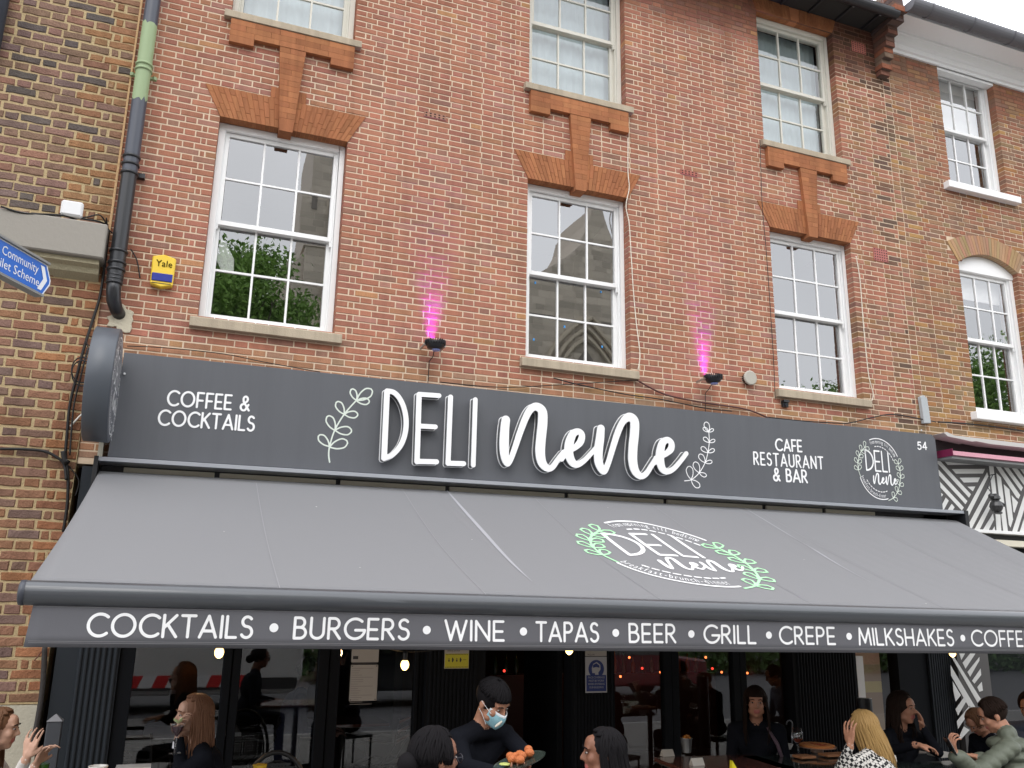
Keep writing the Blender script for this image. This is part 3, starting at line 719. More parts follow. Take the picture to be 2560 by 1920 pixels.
# ------------------------------------------------------------ drainpipe
PIPE = mat('pipe_dark', (.045, .05, .065), .38, .5, var=.25, vs=6)
PIPEG = mat('pipe_green', (.17, .33, .20), .55, .4, var=.7, vs=7, var2=(.33, .38, .20))
PIPEB = mat('pipe_black', (.018, .019, .022), .35, .5)
dp = empty('drainpipe', (-.65, -.12, 4.1), 'dark cast iron drainpipe with a green length, running down between two buildings', 'drainpipe')
xa = lambda z: -.645
def rag(z0, z1, m, r=.062, rg=(0, 0), name='pipe_length'):
    mb = MB(); n = 20; vs = []
    for k in range(n):
        a = 2*math.pi*k/n; j0 = rg[0]*(rnd.random()-.5); j1 = rg[1]*(rnd.random()-.5)
        vs += [(-.645+r*math.cos(a), -.12+r*math.sin(a), z0+j0), (-.645+r*math.cos(a), -.12+r*math.sin(a), z1+j1)]
    mb.add(vs, [(2*k, 2*((k+1) % n), 2*((k+1) % n)+1, 2*k+1) for k in range(n)]); return mb.build(name, m, dp, smooth=True)
rag(4.34, 5.30, PIPEB, .062); rag(5.28, 6.03, PIPE, .0615); rag(6.0, 6.75, PIPEG, .0622, (.05, .05)); rag(6.70, 9.1, PIPE, .0616)
for z, m in ((5.30, PIPEB), (5.38, PIPEB), (5.45, PIPEB), (6.28, PIPEG), (6.33, PIPEG), (4.60, PIPEB), (4.50, PIPEB), (4.44, PIPEB)):
    MB().lathe((-.645, -.12, z), [(.06, 0), (.071, .002), (.073, .012), (.071, .022), (.06, .024)], 20).build('collar', m, dp, smooth=True)
for s in (-1, 1): MB().lathe((-.645+s*.09, -.05, 6.26), [(.0, 0), (.02, .002), (.02, .03), (.0, .032)], 10).box((-.645+min(s*.05, s*.1), -.06, 6.265), (-.645+max(s*.05, s*.1), -.03, 6.285)).build('bracket', PIPEG, dp)
for s in (1,): MB().box((-.60, -.05, 5.33), (-.53, -.0, 5.37)).build('bracket', PIPEB, dp)
MB().tube([(-.645, -.12, 4.36), (-.645, -.12, 4.29), (-.635, -.105, 4.2), (-.61, -.06, 4.14), (-.585, .01, 4.115)], [.056, .056, .055, .052, .052], 16).build('swan_neck', PIPEB, dp, smooth=True)
for z in (4.33, 4.36, 4.39): MB().lathe((-.645, -.12, z), [(.05, 0), (.064, .003), (.064, .018), (.05, .02)], 18).build('collar', PIPEB, dp, smooth=True)
pt_ = MB(); n = 22; c0 = (-.55, 4.08); rr = [.13, .12, .15, .17, .15, .12, .13, .09, .12, .16, .12, .15, .1, .13, .11, .12, .16, .14, .11, .13, .15, .12]
out = [(c0[0]-.02+rr[i]*.72*math.cos(-2*math.pi*i/n), c0[1]+rr[i]*.85*math.sin(-2*math.pi*i/n)) for i in range(n)]
pt_.prism(out, 'y', -.016, .01); o = pt_.build('mortar_patch', mat('cement', (.42, .38, .29), .95, var=.25, vs=14, bump=.8, bs=60), auto=.004); tag(o, 'rough pale cement patch where the drainpipe enters the wall', 'cement patch')
pp_ = at(6, 40, -.10); o = MB().lathe((pp_[0]-.02, -.1, 6.2), [(.05, 0), (.05, 2.9)], 18).build('drainpipe', PIPE, smooth=True); tag(o, 'dark pipe on the old brick building in the top left corner', 'drainpipe')
# ------------------------------------------------------------ alarm box
al = empty('alarm_box', (-.3, -.05, 4.4), 'yellow burglar alarm box with a blue strobe strip beside the drainpipe', 'alarm box')
YEL = mat('alarm_yellow', (.80, .55, .04), .35, .5); BLU = mat('strobe_blue', (.02, .03, .28), .2, .5, coat=.5)
MB().prism([(-.385, 4.40), (-.30, 4.375), (-.21, 4.40), (-.205, 4.64), (-.30, 4.665), (-.39, 4.64)], 'y', -.07, -.002).build('case', YEL, al, auto=.008)
MB().box((-.378, -.079, 4.425), (-.217, -.068, 4.495)).build('strobe', BLU, al, auto=.006)
link('lettering', text_mesh('lettering', 'Yale', .082, mat('black_print', (.02, .02, .02), .5), lambda x, y, z: (-.358+x*.92, -.0745, 4.555+y), depth=.001), al)
MB().box((-.372, -.0725, 4.405), (-.225, -.069, 4.410)).build('print_line', mat('black_print', (.02, .02, .02), .5), al)
# ------------------------------------------------------------ ledge box + cables
wb_ = empty('aerial_box', (-1.03, -.12, 4.86), 'small white plastic box on a bracket above the stone ledge', 'box')
bx = MB().box((-1.10, -.20, 4.83), (-.94, -.14, 4.96)).build('case', mat('white_plastic', (.72, .72, .72), .4), wb_, auto=.015)
MB().tube([(-1.02, -.15, 4.84), (-1.02, -.1, 4.80), (-1.12, -.1, 4.79)], .009, 8).build('bracket', mat('grey_cable', (.35, .33, .3), .6), wb_)
CAB = mat('black_cable', (.012, .011, .011), .5, .4)
def cable(pts, r, label, m=CAB, n=6, grp=None, sub=6, name='cable', cat='cable'):
    P = [np.array(p, float) for p in pts]; o = []
    for i in range(len(P)-1):
        p0 = P[max(i-1, 0)]; p1 = P[i]; p2 = P[i+1]; p3 = P[min(i+2, len(P)-1)]
        for k in range(sub):
            t = k/sub; o.append(.5*((2*p1)+(-p0+p2)*t+(2*p0-5*p1+4*p2-p3)*t*t+(-p0+3*p1-3*p2+p3)*t**3))
    o.append(P[-1]); q = MB().tube(o, r, n).build(name, m, smooth=True); return tag(q, label, cat, grp)
A = lambda px, py, y=-.03: tuple(at(px, py, y))
cb1 = [A(0, 527, -.23)[:2]+(4.803,), A(60, 533, -.22), A(140, 537, -.2), A(190, 545, -.15), A(240, 552, -.12), A(262, 560, -.06)]
cable(cb1, .008, 'black cables lying along the top of the stone ledge', name='ledge_cable')
cable([A(120, 536, -.2), A(160, 548, -.16), A(215, 543, -.12), A(250, 538, -.1), A(268, 565, -.05)], .006, 'thin black cable looped over the stone ledge end under the white box')
cable([A(266, 545, -.1), A(272, 575, -.03), A(300, 592, -.03), A(300, 600, -.03)], .006, 'short black cable crossing behind the drainpipe')
cable([A(327, 623), A(342, 650), A(350, 695)], .006, 'loose black cable end hanging right of the drainpipe')
drop = [A(272, 575, -.05), A(262, 660, -.05), A(250, 740, -.05), A(232, 800, -.05), A(210, 870, -.05), A(192, 940, -.05), A(175, 1010, -.05), A(168, 1080, -.05), A(164, 1138, -.05), A(170, 1190, -.05), A(168, 1260, -.05), A(158, 1330, -.05)]
cable(drop, .011, 'thick black cable running down beside the round sign')
cable([tuple(np.array(p)+[.03, -.01, 0]) for p in drop[4:9]], .007, 'thin black cable tied alongside the thick black one')
cable([A(214, 850, -.06), A(225, 880, -.06), A(232, 895, -.06)], .005, 'short stray black cable by the coil')
t = [A(160+26*math.cos(a)+55-10, 925+32*math.sin(a)+(0 if a < 6.3 else 8), -.08-.004*a) for a in np.linspace(0, 19, 60)]
cable(t, .005, 'coil of spare black cable hanging left of the round sign', sub=1, name='cable_coil')
cable([A(222, 940, -.07), A(232, 920, -.07), A(246, 905, -.06)], .006, 'cable stub with a pale connector beside the round sign')
cable([A(0, 1122, -.05), A(60, 1123, -.05), A(110, 1128, -.05), A(140, 1142, -.05), A(160, 1160, -.05), A(166, 1200, -.06)], .012, 'black cable bundle sweeping in from the left edge')
cable([A(158, 1128, -.07), A(164, 1155, -.07), A(170, 1150, -.07)], .022, 'knot of cable ties where the black cables meet', name='cable_knot')
cable([A(176, 1066, -.05), A(200, 1040, -.06), A(232, 1012, -.07)], .007, 'short white cable leading to the round sign', m=mat('white_cable', (.7, .68, .62), .5))
cable([A(172, 1165), A(195, 1195), A(196, 1215), A(188, 1240)], .005, 'thin black cable looping beside the black cable bundle')
cable([A(112, 1618, -.06), A(108, 1700, -.06), A(101, 1760, -.06), A(90, 1820, -.06), A(78, 1870, -.06)], .020, 'thick dirty cable bundle running down beside the left pilaster', m=mat('dirty_cable', (.035, .03, .028), .8, bump=.6, bs=40))
cable([A(112, 1618, -.06), A(86, 1652, -.06)], .005, 'short rusty rod on the wall under the awning end', m=mat('rust', (.16, .06, .04), .8), name='rusty_rod', cat='rod')
# facade cables
cable([A(1384, 945), A(1440, 960), A(1560, 985), A(1650, 998), A(1760, 1020), A(1830, 1028)], .006, 'black cable sagging along the wall above the right of the sign')
cable([A(1100, 955), A(1250, 968), A(1400, 962), A(1592, 950)], .0045, 'thin dark cable along the wall above the sign lettering')
cable([A(1592, 950), A(1660, 985), A(1750, 1005), A(1860, 1022), A(1920, 1044)], .009, 'reddish brown cable pair sloping down to the sign top', m=mat('brown_cable', (.10, .035, .03), .6))
cable([A(1920, 1043), A(2000, 1052), A(2100, 1058), A(2130, 1056), A(2180, 1044), A(2230, 1036), A(2300, 1047), A(2340, 1055)], .007, 'black cable running up and over beside the weathered board')
cable([A(2345, 1055), A(2400, 1058), A(2480, 1066), A(2560, 1078)], .010, 'black cable across the yellow bricks at the right edge')
cable([A(318, 865), A(420, 870), A(560, 885), A(660, 905), A(800, 930)], .004, 'thin dark wire along the bricks below the first window')
WC = mat('cream_cable', (.72, .66, .55), .6)
cable([A(1570, 345), A(1570, 430), A(1573, 470), A(1565, 515), A(1573, 560), A(1578, 640), A(1583, 720), A(1590, 800), A(1596, 850), A(1600, 890), A(1595, 925)], .0055, 'cream cable hanging beside the middle window', m=WC)
cable([A(1571, 280), A(1570, 345)], .004, 'thin dark upper end of the cable beside the middle window')
cable([A(2140, 640), A(2150, 700), A(2156, 780), A(2163, 860), A(2172, 940), A(2183, 985), A(2176, 1010)], .005, 'cream cable hanging beside the right window', m=WC)
cable([A(1900, 350), A(1905, 500), A(1915, 620), A(1925, 760), A(1934, 900), A(1938, 1000)], .004, 'thin dark wire hanging left of the right window')
# ------------------------------------------------------------ uplights with magenta beams
def uplight(px, py, label):
    x, y, z = at(px, py, -.16); t = empty('wall_uplight', (x, 0, z), label, 'wall light', 'magenta uplights on the brick wall')
    MB().lathe((x, y, z-.06), [(.035, 0), (.07, .01), (.085, .05), (.085, .065)], 18).build('housing', mat('lamp_black', (.015, .015, .018), .4), t, smooth=True)
    f = MB()
    for k in range(24):
        a = 2*math.pi*k/24; c_, s_ = math.cos(a), math.sin(a); f.obox((x+.07*c_-.003*s_, y+.07*s_+.003*c_, z-.02), (.027*c_, .027*s_, 0), (.006*s_, -.006*c_, 0), (0, 0, .04))
    f.build('cooling_fin', mat('lamp_black', (.015, .015, .018), .4), t)
    MB().lathe((x, y, z+.0), [(.06, 0), (.06, .006)], 18).build('lens', mat('lit_lens', (.3, .0, .3), .2, emit=(1, .08, .8), es=6), t)
    for s_ in (-.1, .088): MB().box((x+s_, y, z-.03), (x+s_+.012, -.0, z-.012)).build('bracket', mat('steel', (.4, .4, .4), .3, metal=.8), t)
    MB().lathe((x+.01, y, z-.075), [(.03, 0), (.04, .012)], 14).build('badge', mat('badge_blue', (.25, .3, .6), .3), t)
    MB().tube([(x, y+.02, z-.06), (x+.015, -.05, z-.10), (x-.01, -.02, z-.14), (x-.012, -.012, 3.82)], .004, 6).build('lead', CAB, t)
    ld = bpy.data.lights.new('beam', 'SPOT'); ld.energy = 165; ld.color = (.42, .01, 1); ld.spot_size = R(37); ld.spot_blend = 1; ld.shadow_soft_size = .045
    lo = bpy.data.objects.new('beam', ld); COL.objects.link(lo); lo.location = (x, y+.115, z+.02); lo.rotation_euler = (R(180-2), 0, 0); adopt(lo, t)
uplight(1088, 857, 'round black uplight left of the middle window, throwing magenta light up the bricks')
uplight(1783, 943, 'round black uplight right of the middle window, beside the round vent')
v = empty('wall_vent', (5.53, 0, 4.25), 'round grey vent cap on the bricks right of the uplight', 'vent')
x, y, z = at(1875, 945, -.05); MB().lathe((x, 0, z), [(.045, .0), (.05, -.045), (.078, -.046), (.08, -.06), (.07, -.068)], 22, 'y').build('cap', mat('vent_grey', (.36, .34, .29), .7, var=.2, vs=30), v, smooth=False)
fb = MB()
for k in range(18):
    a = 2*math.pi*k/18; fb.box((x+.062*math.cos(a)-.004, -.045, z+.062*math.sin(a)-.004), (x+.062*math.cos(a)+.004, -.0, z+.062*math.sin(a)+.004))
fb.build('fin', mat('hole', (.01, .008, .008), 1), v)
sn = empty('sensor', A(1966, 1010, -.0), 'small black sensor under the right window sill', 'sensor'); x, y, z = A(1966, 1010, -.04)
MB().box((x-.035, -.03, z-.03), (x+.035, 0, z+.02)).prism([(x-.04, z+.02), (x+.04, z+.02), (x+.03, z+.045), (x-.03, z+.045)], 'y', -.05, 0).build('case', PIPEB, sn)
MB().lathe((x, -.045, z-.005), [(.02, 0), (.022, .02)], 12, 'y').build('lens', mat('lens_dark', (.02, .02, .03), .1), sn)
bd = MB(); x0, _, z0 = A(2315, 1060, -.02); bd.prism([(x0-.055, z0), (x0+.05, z0+.01), (x0+.03, z0+.30), (x0-.02, z0+.335), (x0-.07, z0+.31)], 'y', -.05, -.003)
o = bd.build('weathered_board', mat('weathered_board', (.30, .35, .40), .85, var=.5, vs=8, var2=(.55, .55, .52), bump=.6, bs=40, stretch=(3, 1, .5)), auto=.004); tag(o, 'weathered blue-grey board fixed upright to the yellow bricks', 'board')
# ------------------------------------------------------------ shop sign
FY = -.20
FAS = mat('sign_grey', (.095, .099, .109), .5, .4, var=.08, vs=1.3, streak=.1)
sg = empty('shop_sign', (3.6, FY, 2.95), 'long dark grey cafe sign board with white raised lettering', 'shop sign')
zb = lambda x: 2.918+(x+.55)*.0064; zt = lambda x: 3.752+(x+.5)*.0064
xl, xr = -.50, 7.89
MB().prism([(xl-.02, zb(xl)), (xr, zb(xr)), (xr-.005, zt(xr)-.05), (xr-.05, zt(xr)), (xl, zt(xl))], 'y', FY, -.02).build('board', FAS, sg, auto=.003)
MB().prism([(xl-.02, zb(xl)-.012), (xr+.01, zb(xr)-.012), (xr+.01, zb(xr)-.001), (xl-.02, zb(xl)-.001)], 'y', FY+.02, -.02).build('edge_trim', mat('black_trim', (.012, .012, .014), .5), sg)
MB().box((-.60, -.10, 2.78), (-.565, -.01, 3.30)).build('side_panel', mat('cream_panel', (.5, .47, .38), .7), sg)
WL = mat('white_letter', (.88, .88, .88), .35, .5)
fy = lambda w0: (lambda u, v, w: (u, FY-w0-w, v))
def px_word(s, xl_, yl, xr_, yr, h, wt, Y=FY, par=sg, m=WL, w0=.003, gap=.25, name='letter', depth=.002):
    a, b = at(xl_, yl, Y), at(xr_, yr, Y); sl = (b[2]-a[2])/(b[0]-a[0])
    stroke_text(s, a[0], b[0], 0, h, wt, par, m, lambda u, v, w: (u, Y-w0-w, a[2]+(u-a[0])*sl+v), name, gap, depth=depth)
px_word('COFFEE &', 415, 1015, 624, 1030, .134, .125)
px_word('COCKTAILS', 392, 1064, 636, 1080, .134, .125)
px_word('CAFE', 1938, 1127.8, 2006, 1131.5, .135, .135)
px_word('RESTAURANT', 1883.5, 1162.5, 2059.5, 1174.5, .140, .118, gap=.33)
px_word('& BAR', 1932.5, 1203.5, 2019.5, 1208.8, .143, .135)
px_word('54', 2293.5, 1125, 2318, 1125.5, .095, .15)
RY = .085
# raised lettering, drawn as pen strokes at the sign plane
T2 = lambda u, v: at(640+u/3.456, 960+v/3.456, FY-RY); T3 = lambda u, v: at(1280+u/3.456, 960+v/3.456, FY-RY)
def smooth(pts, sub=8):
    P = [np.array(p, float) for p in pts]; o = []
    for i in range(len(P)-1):
        p0 = P[max(i-1, 0)]; p1 = P[i]; p2 = P[i+1]; p3 = P[min(i+2, len(P)-1)]
        for k in range(sub):
            t = k/sub; o.append(tuple(.5*((2*p1)+(-p0+p2)*t+(2*p0-5*p1+4*p2-p3)*t*t+(-p0+3*p1-3*p2+p3)*t**3)))
    o.append(tuple(P[-1])); return o
def st(T, pts, r, sm=True):
    q = []
    for p in pts:
        a = T(p[0], p[1]); q.append((a[0], a[2], (p[2] if len(p) > 2 else r)/3.456/262))
    return smooth(q) if sm else q
SIDE = mat('letter_return', (.10, .105, .11), .4, .4)
def raised(name, strokes):
    l = empty(name, (strokes[0][0][0], FY, strokes[0][0][1])); bpy.data.objects.remove(l)
    face = link(name, shape_mesh(name, strokes, .006, WL, lambda u, v, w: (u, FY-.079-w, v), .012), sg)
    th = [[(a, b, max(.004, r-.004)) for a, b, r in s] for s in strokes]
    link('return', shape_mesh('return', th, .007, SIDE, lambda u, v, w: (u, FY-.039-w, v), .064), face)
    bk = [[(a, b, r+.003) for a, b, r in s] for s in strokes]
    link('rim', shape_mesh('rim', bk, .007, WL, lambda u, v, w: (u, FY-.0045-w, v), .005), face)
raised('letter_d', [st(T2, [(1133, 62), (1107, 640)], 22, False), st(T2, [(1133, 60), (1190, 72), (1240, 122), (1280, 210), (1298, 320), (1288, 430), (1250, 530), (1180, 610), (1107, 640)], 20)])
raised('letter_e', [st(T2, [(1410, 90), (1392, 670)], 21, False), st(T2, [(1410, 88), (1582, 100)], 19, False), st(T2, [(1402, 362), (1550, 370)], 19, False), st(T2, [(1392, 668), (1560, 672)], 20, False)])
raised('letter_l', [st(T2, [(1682, 112), (1660, 685)], 20, False), st(T2, [(1660, 684), (1795, 688)], 20, False)])
raised('letter_i', [st(T2, [(1896, 134), (1878, 700)], 19, False)])
SCRIPT = [
    [(-52, 310, 36), (-62, 400, 38), (-66, 540, 40), (-58, 640, 34), (-38, 690, 22), (-10, 650, 22), (30, 540, 24), (70, 420, 26), (120, 290, 28), (165, 215, 30), (215, 195, 34), (262, 235, 40), (266, 330, 42), (252, 470, 42), (245, 590, 42), (262, 680, 38), (308, 728, 28), (352, 715, 24), (400, 650, 22), (450, 590, 24)],
    [(430, 650, 20), (480, 585, 22), (545, 548, 24), (592, 500, 30), (605, 440, 28), (575, 410, 26), (530, 430, 32), (500, 500, 38), (492, 590, 40), (515, 665, 36), (560, 695, 28), (620, 665, 22), (680, 605, 20), (730, 550, 20)],
    [(770, 385, 34), (762, 470, 38), (748, 580, 40), (752, 680, 38), (792, 752, 30), (830, 690, 24), (870, 560, 26), (915, 420, 28), (960, 325, 28), (1012, 285, 38), (1058, 320, 42), (1060, 420, 42), (1048, 540, 42), (1045, 660, 42), (1066, 750, 38), (1112, 795, 28), (1160, 775, 24), (1210, 700, 22), (1250, 640, 24)],
    [(1235, 680, 20), (1285, 630, 22), (1335, 600, 24), (1375, 560, 30), (1378, 510, 28), (1345, 482, 26), (1305, 505, 32), (1285, 570, 38), (1280, 650, 40), (1300, 730, 34), (1345, 755, 26), (1400, 730, 22), (1455, 670, 20), (1508, 600, 20)]]
raised('script_lettering', [st(T3, q, 30) for q in SCRIPT])
RY = .0
GRN = mat('pale_green_print', (.66, .72, .64), .5)
def leaf(base, tip, wd, T, r):
    b, t_ = np.array(base, float), np.array(tip, float); d = t_-b; n = np.array([-d[1], d[0]])*wd
    pts = [b, b+d*.35+n*.75, b+d*.75+n*.95, b+d*.97+n*.4, t_, b+d*.97-n*.4, b+d*.75-n*.95, b+d*.35-n*.75, b]
    return st(T, [tuple(p) for p in pts], r)
def twig(name, T, stem, leaves, r, m, par, fm, wd=.26, res=.0035, rs=None):
    s = [st(T, stem, rs or r)]+[leaf(b, t_, wd, T, r) for b, t_ in leaves]
    return link(name, shape_mesh(name, s, res, m, fm, .002), par)
twig('leaf_twig', T2, [(636, 675), (628, 610), (638, 530), (680, 400), (762, 262), (868, 140)],
     [((635, 540), (545, 445)), ((635, 545), (788, 500)), ((682, 402), (622, 278)), ((682, 400), (824, 405)), ((762, 262), (700, 155)), ((762, 262), (878, 265)), ((868, 142), (828, 45)), ((868, 142), (1000, 52)), ((868, 145), (978, 152))], 5.5, GRN, sg, fy(.0))
twig('leaf_twig', T3, [(1490, 837), (1550, 826), (1615, 770), (1668, 680), (1692, 590), (1704, 500), (1700, 410)],
     [((1548, 826), (1528, 712)), ((1548, 826), (1618, 892)), ((1618, 768), (1578, 675)), ((1618, 768), (1678, 795)), ((1668, 680), (1620, 608)), ((1668, 680), (1728, 670)), ((1692, 593), (1636, 546)), ((1692, 593), (1748, 566)), ((1704, 505), (1656, 463)), ((1704, 505), (1752, 484)), ((1700, 415), (1653, 378)), ((1700, 415), (1673, 330)), ((1700, 415), (1740, 390))], 3.6, WL, sg, fy(.0))
# fixings on the sign
for px, py in ((2302, 1076), (311, 935)): x, y, z = at(px, py, FY); MB().ell((x, FY-.008, z), (.010, .010, .010), 8).build('screw_cap', mat('white_plastic', (.72, .72, .72), .4), sg)
# ---- round logo, used three times: fm maps logo units (radius 1) to the world
def logo(parent, fm, mw, mg, scale, thin=.016):
    r_ = scale
    def S(name, strokes, m, res=.012): link(name, shape_mesh(name, strokes, res, m, lambda u, v, w: fm(u, v), 0), parent)
    ring = lambda R0, a0, a1, t, n=36: [(x, y, t) for x, y in arc(0, 0, R0, R0, a0, a1, n)]
    S('ring', [ring(1, 112, 28, thin)], mw); S('ring', [ring(1, 200, 285, thin)], mw)
    dash = []
    for a in range(102, 22, -9): dash.append(ring(.74, a, a-5, thin*.9, 3))
    for a in range(212, 290, 9): dash.append(ring(.76, a, a+5, thin*.9, 3))
    for d_ in dash: S('dash', [d_], mw)
    for s, a0, sg_, rr in (('from morning till bedtime', 114, -1, .84), ('breakfast-brunch-dinner', 198, 1, .94)):
        k = (84 if sg_ < 0 else 84)/len(s)
        for i, ch in enumerate(s):
            if ch == ' ': continue
            a = R(a0+sg_*k*(i+.5)); cx_, cy_ = rr*math.cos(a), rr*math.sin(a); ro = a-math.pi/2 if sg_ < 0 else a+math.pi/2
            me = text_mesh('character', ch, .18, mw, lambda x, y, z, cx_=cx_, cy_=cy_, ro=ro: fm(cx_+x*.56*math.cos(ro)-y*math.sin(ro), cy_+x*.56*math.sin(ro)+y*math.cos(ro)), 'CENTER')
            link('character', me, parent)
    for s, x0, wd in (('D', -.62, .34), ('E', -.2, .24), ('L', .14, .2), ('I', .44, 0)):
        q = [[(x0+p[0]/max(G[s][0], .01)*wd, -.08+p[1]*.66, .028) for p in l] for l in G[s][1]] if s != 'D' else [[(-.62, -.08, .028), (-.62, .58, .028)]+[(-.62+.34*math.sin(R(a)), .25+.33*math.cos(R(a)), .028) for a in range(0, 181, 15)]]
        S('letter', q, mw, .01)
    sc = [smooth([(-.33+(a+60)*.00072, -.36-(b-.09*a-470)*.00066, max(.014, c*.00078)) for a, b, c in q_], 5) for q_ in SCRIPT]
    S('script_lettering', sc, mw, .01)
    for side in (0, 1):
        s_ = []
        if side == 0: cs = [(-.92, -.32), (-1.0, -.1), (-1.0, .12), (-.93, .33), (-.8, .52), (-.62, .66)]
        else: cs = [(.28, -1.02), (.5, -.93), (.72, -.74), (.86, -.5), (.94, -.25), (.95, 0), (.9, .22)]
        s_.append(smooth([(a, b, thin*.8) for a, b in cs], 5))
        for i in range(1, len(cs)):
            b = np.array(cs[i]); d = np.array(cs[min(i+1, len(cs)-1)])-np.array(cs[i-1]); d = d/np.linalg.norm(d); n_ = np.array([-d[1], d[0]])
            for sd_ in (-1, 1):
                tp = b+(d*.7+n_*sd_*.8)*.2; e_ = tp-b; m_ = np.array([-e_[1], e_[0]])*.3
                s_.append([(p[0], p[1], thin*.7) for p in (b, b+e_*.4+m_*.8, b+e_*.8+m_, tp, b+e_*.8-m_, b+e_*.4-m_*.8, b)])
        S('leaf_twig', s_, mg, .012)
c = at(2199, 1172, FY); lr = .30
logo(sg, lambda u, v: (c[0]+u*lr*.98, FY-.004, c[2]+v*lr*1.10), WL, GRN, lr)
# ------------------------------------------------------------ projecting round sign
rs_ = empty('round_sign', (-.53, -.55, 3.4), 'round drum-shaped dark grey sign projecting from the wall at the left end', 'sign')
XC, YC, ZC, RR = -.505, -.545, 3.398, .425
MB().lathe((XC-.17, YC, ZC), [(RR-.004, 0), (RR, .004), (RR, .166), (RR-.004, .17)], 64, 'x').build('drum', mat('drum_grey', (.075, .085, .10), .38, .5), rs_).data.polygons.foreach_set('use_smooth', [True]*192+[False]*2)
MB().lathe((XC, YC, ZC), [(RR-.012, 0.0005), (RR-.012, .002)], 64, 'x').build('face', mat('face_grey', (.10, .105, .12), .5), rs_)
logo(rs_, lambda u, v: (XC+.004, YC+u*.36, ZC+v*.36), WL, WL, .36)
for dz in (-.13, .13): MB().box((XC-.12, YC+RR-.03, ZC+dz-.02), (XC-.06, -.0, ZC+dz+.02)).build('bracket', PIPEB, rs_)
# ------------------------------------------------------------ awning
aw = empty('awning', (3.6, -.2, 2.7), 'extended grey fabric awning over the cafe terrace with white lettering', 'awning')
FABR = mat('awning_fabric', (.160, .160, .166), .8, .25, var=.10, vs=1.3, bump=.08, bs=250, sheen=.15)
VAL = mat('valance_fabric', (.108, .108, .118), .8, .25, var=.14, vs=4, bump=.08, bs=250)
SIL = mat('silver_strip', (.42, .44, .48), .35, .5, metal=.5)
TR_ = mat('black_trim', (.012, .012, .014), .5)
ax0, ax1 = -.56, 8.02
AYB = -2.45
ztop = lambda x: 2.800+(x+.56)*.0064
zbar = lambda x: 1.885-(x+.65)*.0085
def fab(x, t):
    """t 0 at the wall, 1 at the front bar"""
    X = x+(-.06*t if x < 4 else .03*t)*0; y = -.235+(AYB+.235)*t
    z = ztop(x)+(zbar(x)+.052-ztop(x))*t-.045*math.sin(math.pi*t)*(1+.25*math.sin(x*.9))+.006*math.sin(x*7.3+1.2*t)*t*(1-t)*2
    # soft creases above the folding arms
    for xc, k in ((2.05, .20), (5.15, .14)):
        d = (x-(xc+k*t)); z += .010*math.exp(-(d/.035)**2)*math.sin(math.pi*min(1, t*1.3+.1)) if t < .9 else 0
    z += .0016*math.sin(34*(x-.35*t))*min(1, max(0, (x-4.6)/2))*math.sin(math.pi*t)+.0022*math.sin(9*x+3*t+math.sin(3*x))*math.sin(math.pi*t)
    return X, y, z
mb = MB(); nx, ny = 520, 30
xs = [ax0+(ax1-ax0)*i/nx for i in range(nx+1)]
V = [];
for x in xs:
    for j in range(ny+1): V.append(fab(x-(.075*j/ny if x == xs[0] else 0), j/ny))
mb.add(V, [(i*(ny+1)+j, i*(ny+1)+j+1, (i+1)*(ny+1)+j+1, (i+1)*(ny+1)+j) for i in range(nx) for j in range(ny)])
cv = mb.build('canopy', FABR, aw, smooth=True); sm = cv.modifiers.new('t', 'SOLIDIFY'); sm.thickness = .003
SEAM = mat('seam', (.25, .25, .26), .7)
for i, x in enumerate([.58, 1.78, 2.98, 4.18, 5.38, 6.58, 7.6]):
    s = MB(); vs = []
    for j in range(31):
        a = fab(x, j/30); b = fab(x+.006, j/30); vs += [(a[0], a[1], a[2]+.0025), (b[0], b[1], b[2]+.0025)]
    s.add(vs, [(2*j, 2*j+1, 2*j+3, 2*j+2) for j in range(30)]); s.build('seam', SEAM, cv)
for px0, py0, px1, py1, w0, w1 in ((1116, 1226, 1325, 1455, .024, .05), (1868, 1270, 2230, 1490, .010, .022)):   # worn creases over the arms
    pass
def on_canopy(px, py):
    lo_, hi_ = 0., 1.
    for _ in range(30):
        m_ = (lo_+hi_)/2; y = -.235+(AYB+.235)*m_; P = at(px, py, y)
        if P[2] > fab(P[0], m_)[2]: lo_ = m_ if False else lo_; hi_ = hi_ if False else hi_
        if P[2] > fab(P[0], m_)[2]: hi_ = m_
        else: lo_ = m_
    return P[0], m_
RUB = mat('worn_crease', (.26, .26, .275), .75, var=.25, vs=9)
for pts, w in (([(1118, 1227), (1161, 1277), (1214, 1336), (1277, 1405), (1331, 1455)], [.006, .014, .017, .012, .001]), ([(1862, 1270), (1960, 1330), (2060, 1390), (2175, 1455)], [.006, .008, .008, .002])):
    P = [on_canopy(*p) for p in pts]; PP = smooth([(a, b, c) for (a, b), c in zip(P, w)], 8); vs = []
    for a, b, c_ in PP:
        p, q = fab(a-c_, b), fab(a+c_, b); vs += [(p[0], p[1], p[2]+.0028), (q[0], q[1], q[2]+.0028)]
    MB().add(vs, [(2*j, 2*j+1, 2*j+3, 2*j+2) for j in range(len(PP)-1)]).build('worn_crease', RUB, cv)
sm_ = MB()
for px, py, r_ in ((791, 1268, .006), (2315, 1510, .005), (1180, 1350, .004), (560, 1330, .004), (2010, 1400, .004), (1520, 1270, .004), (900, 1420, .004)):
    a, t__ = on_canopy(px, py); vs = []
    for k in range(9): q = 2*math.pi*k/9; p = fab(a+r_*math.cos(q)*rnd.uniform(.7, 1.2), t__+r_*.45*math.sin(q)*rnd.uniform(.7, 1.6)); vs.append((p[0], p[1], p[2]+.004))
    MB().add(vs, [tuple(range(9))]).build('speck', mat('dropping', (.55, .55, .52), .8), cv)
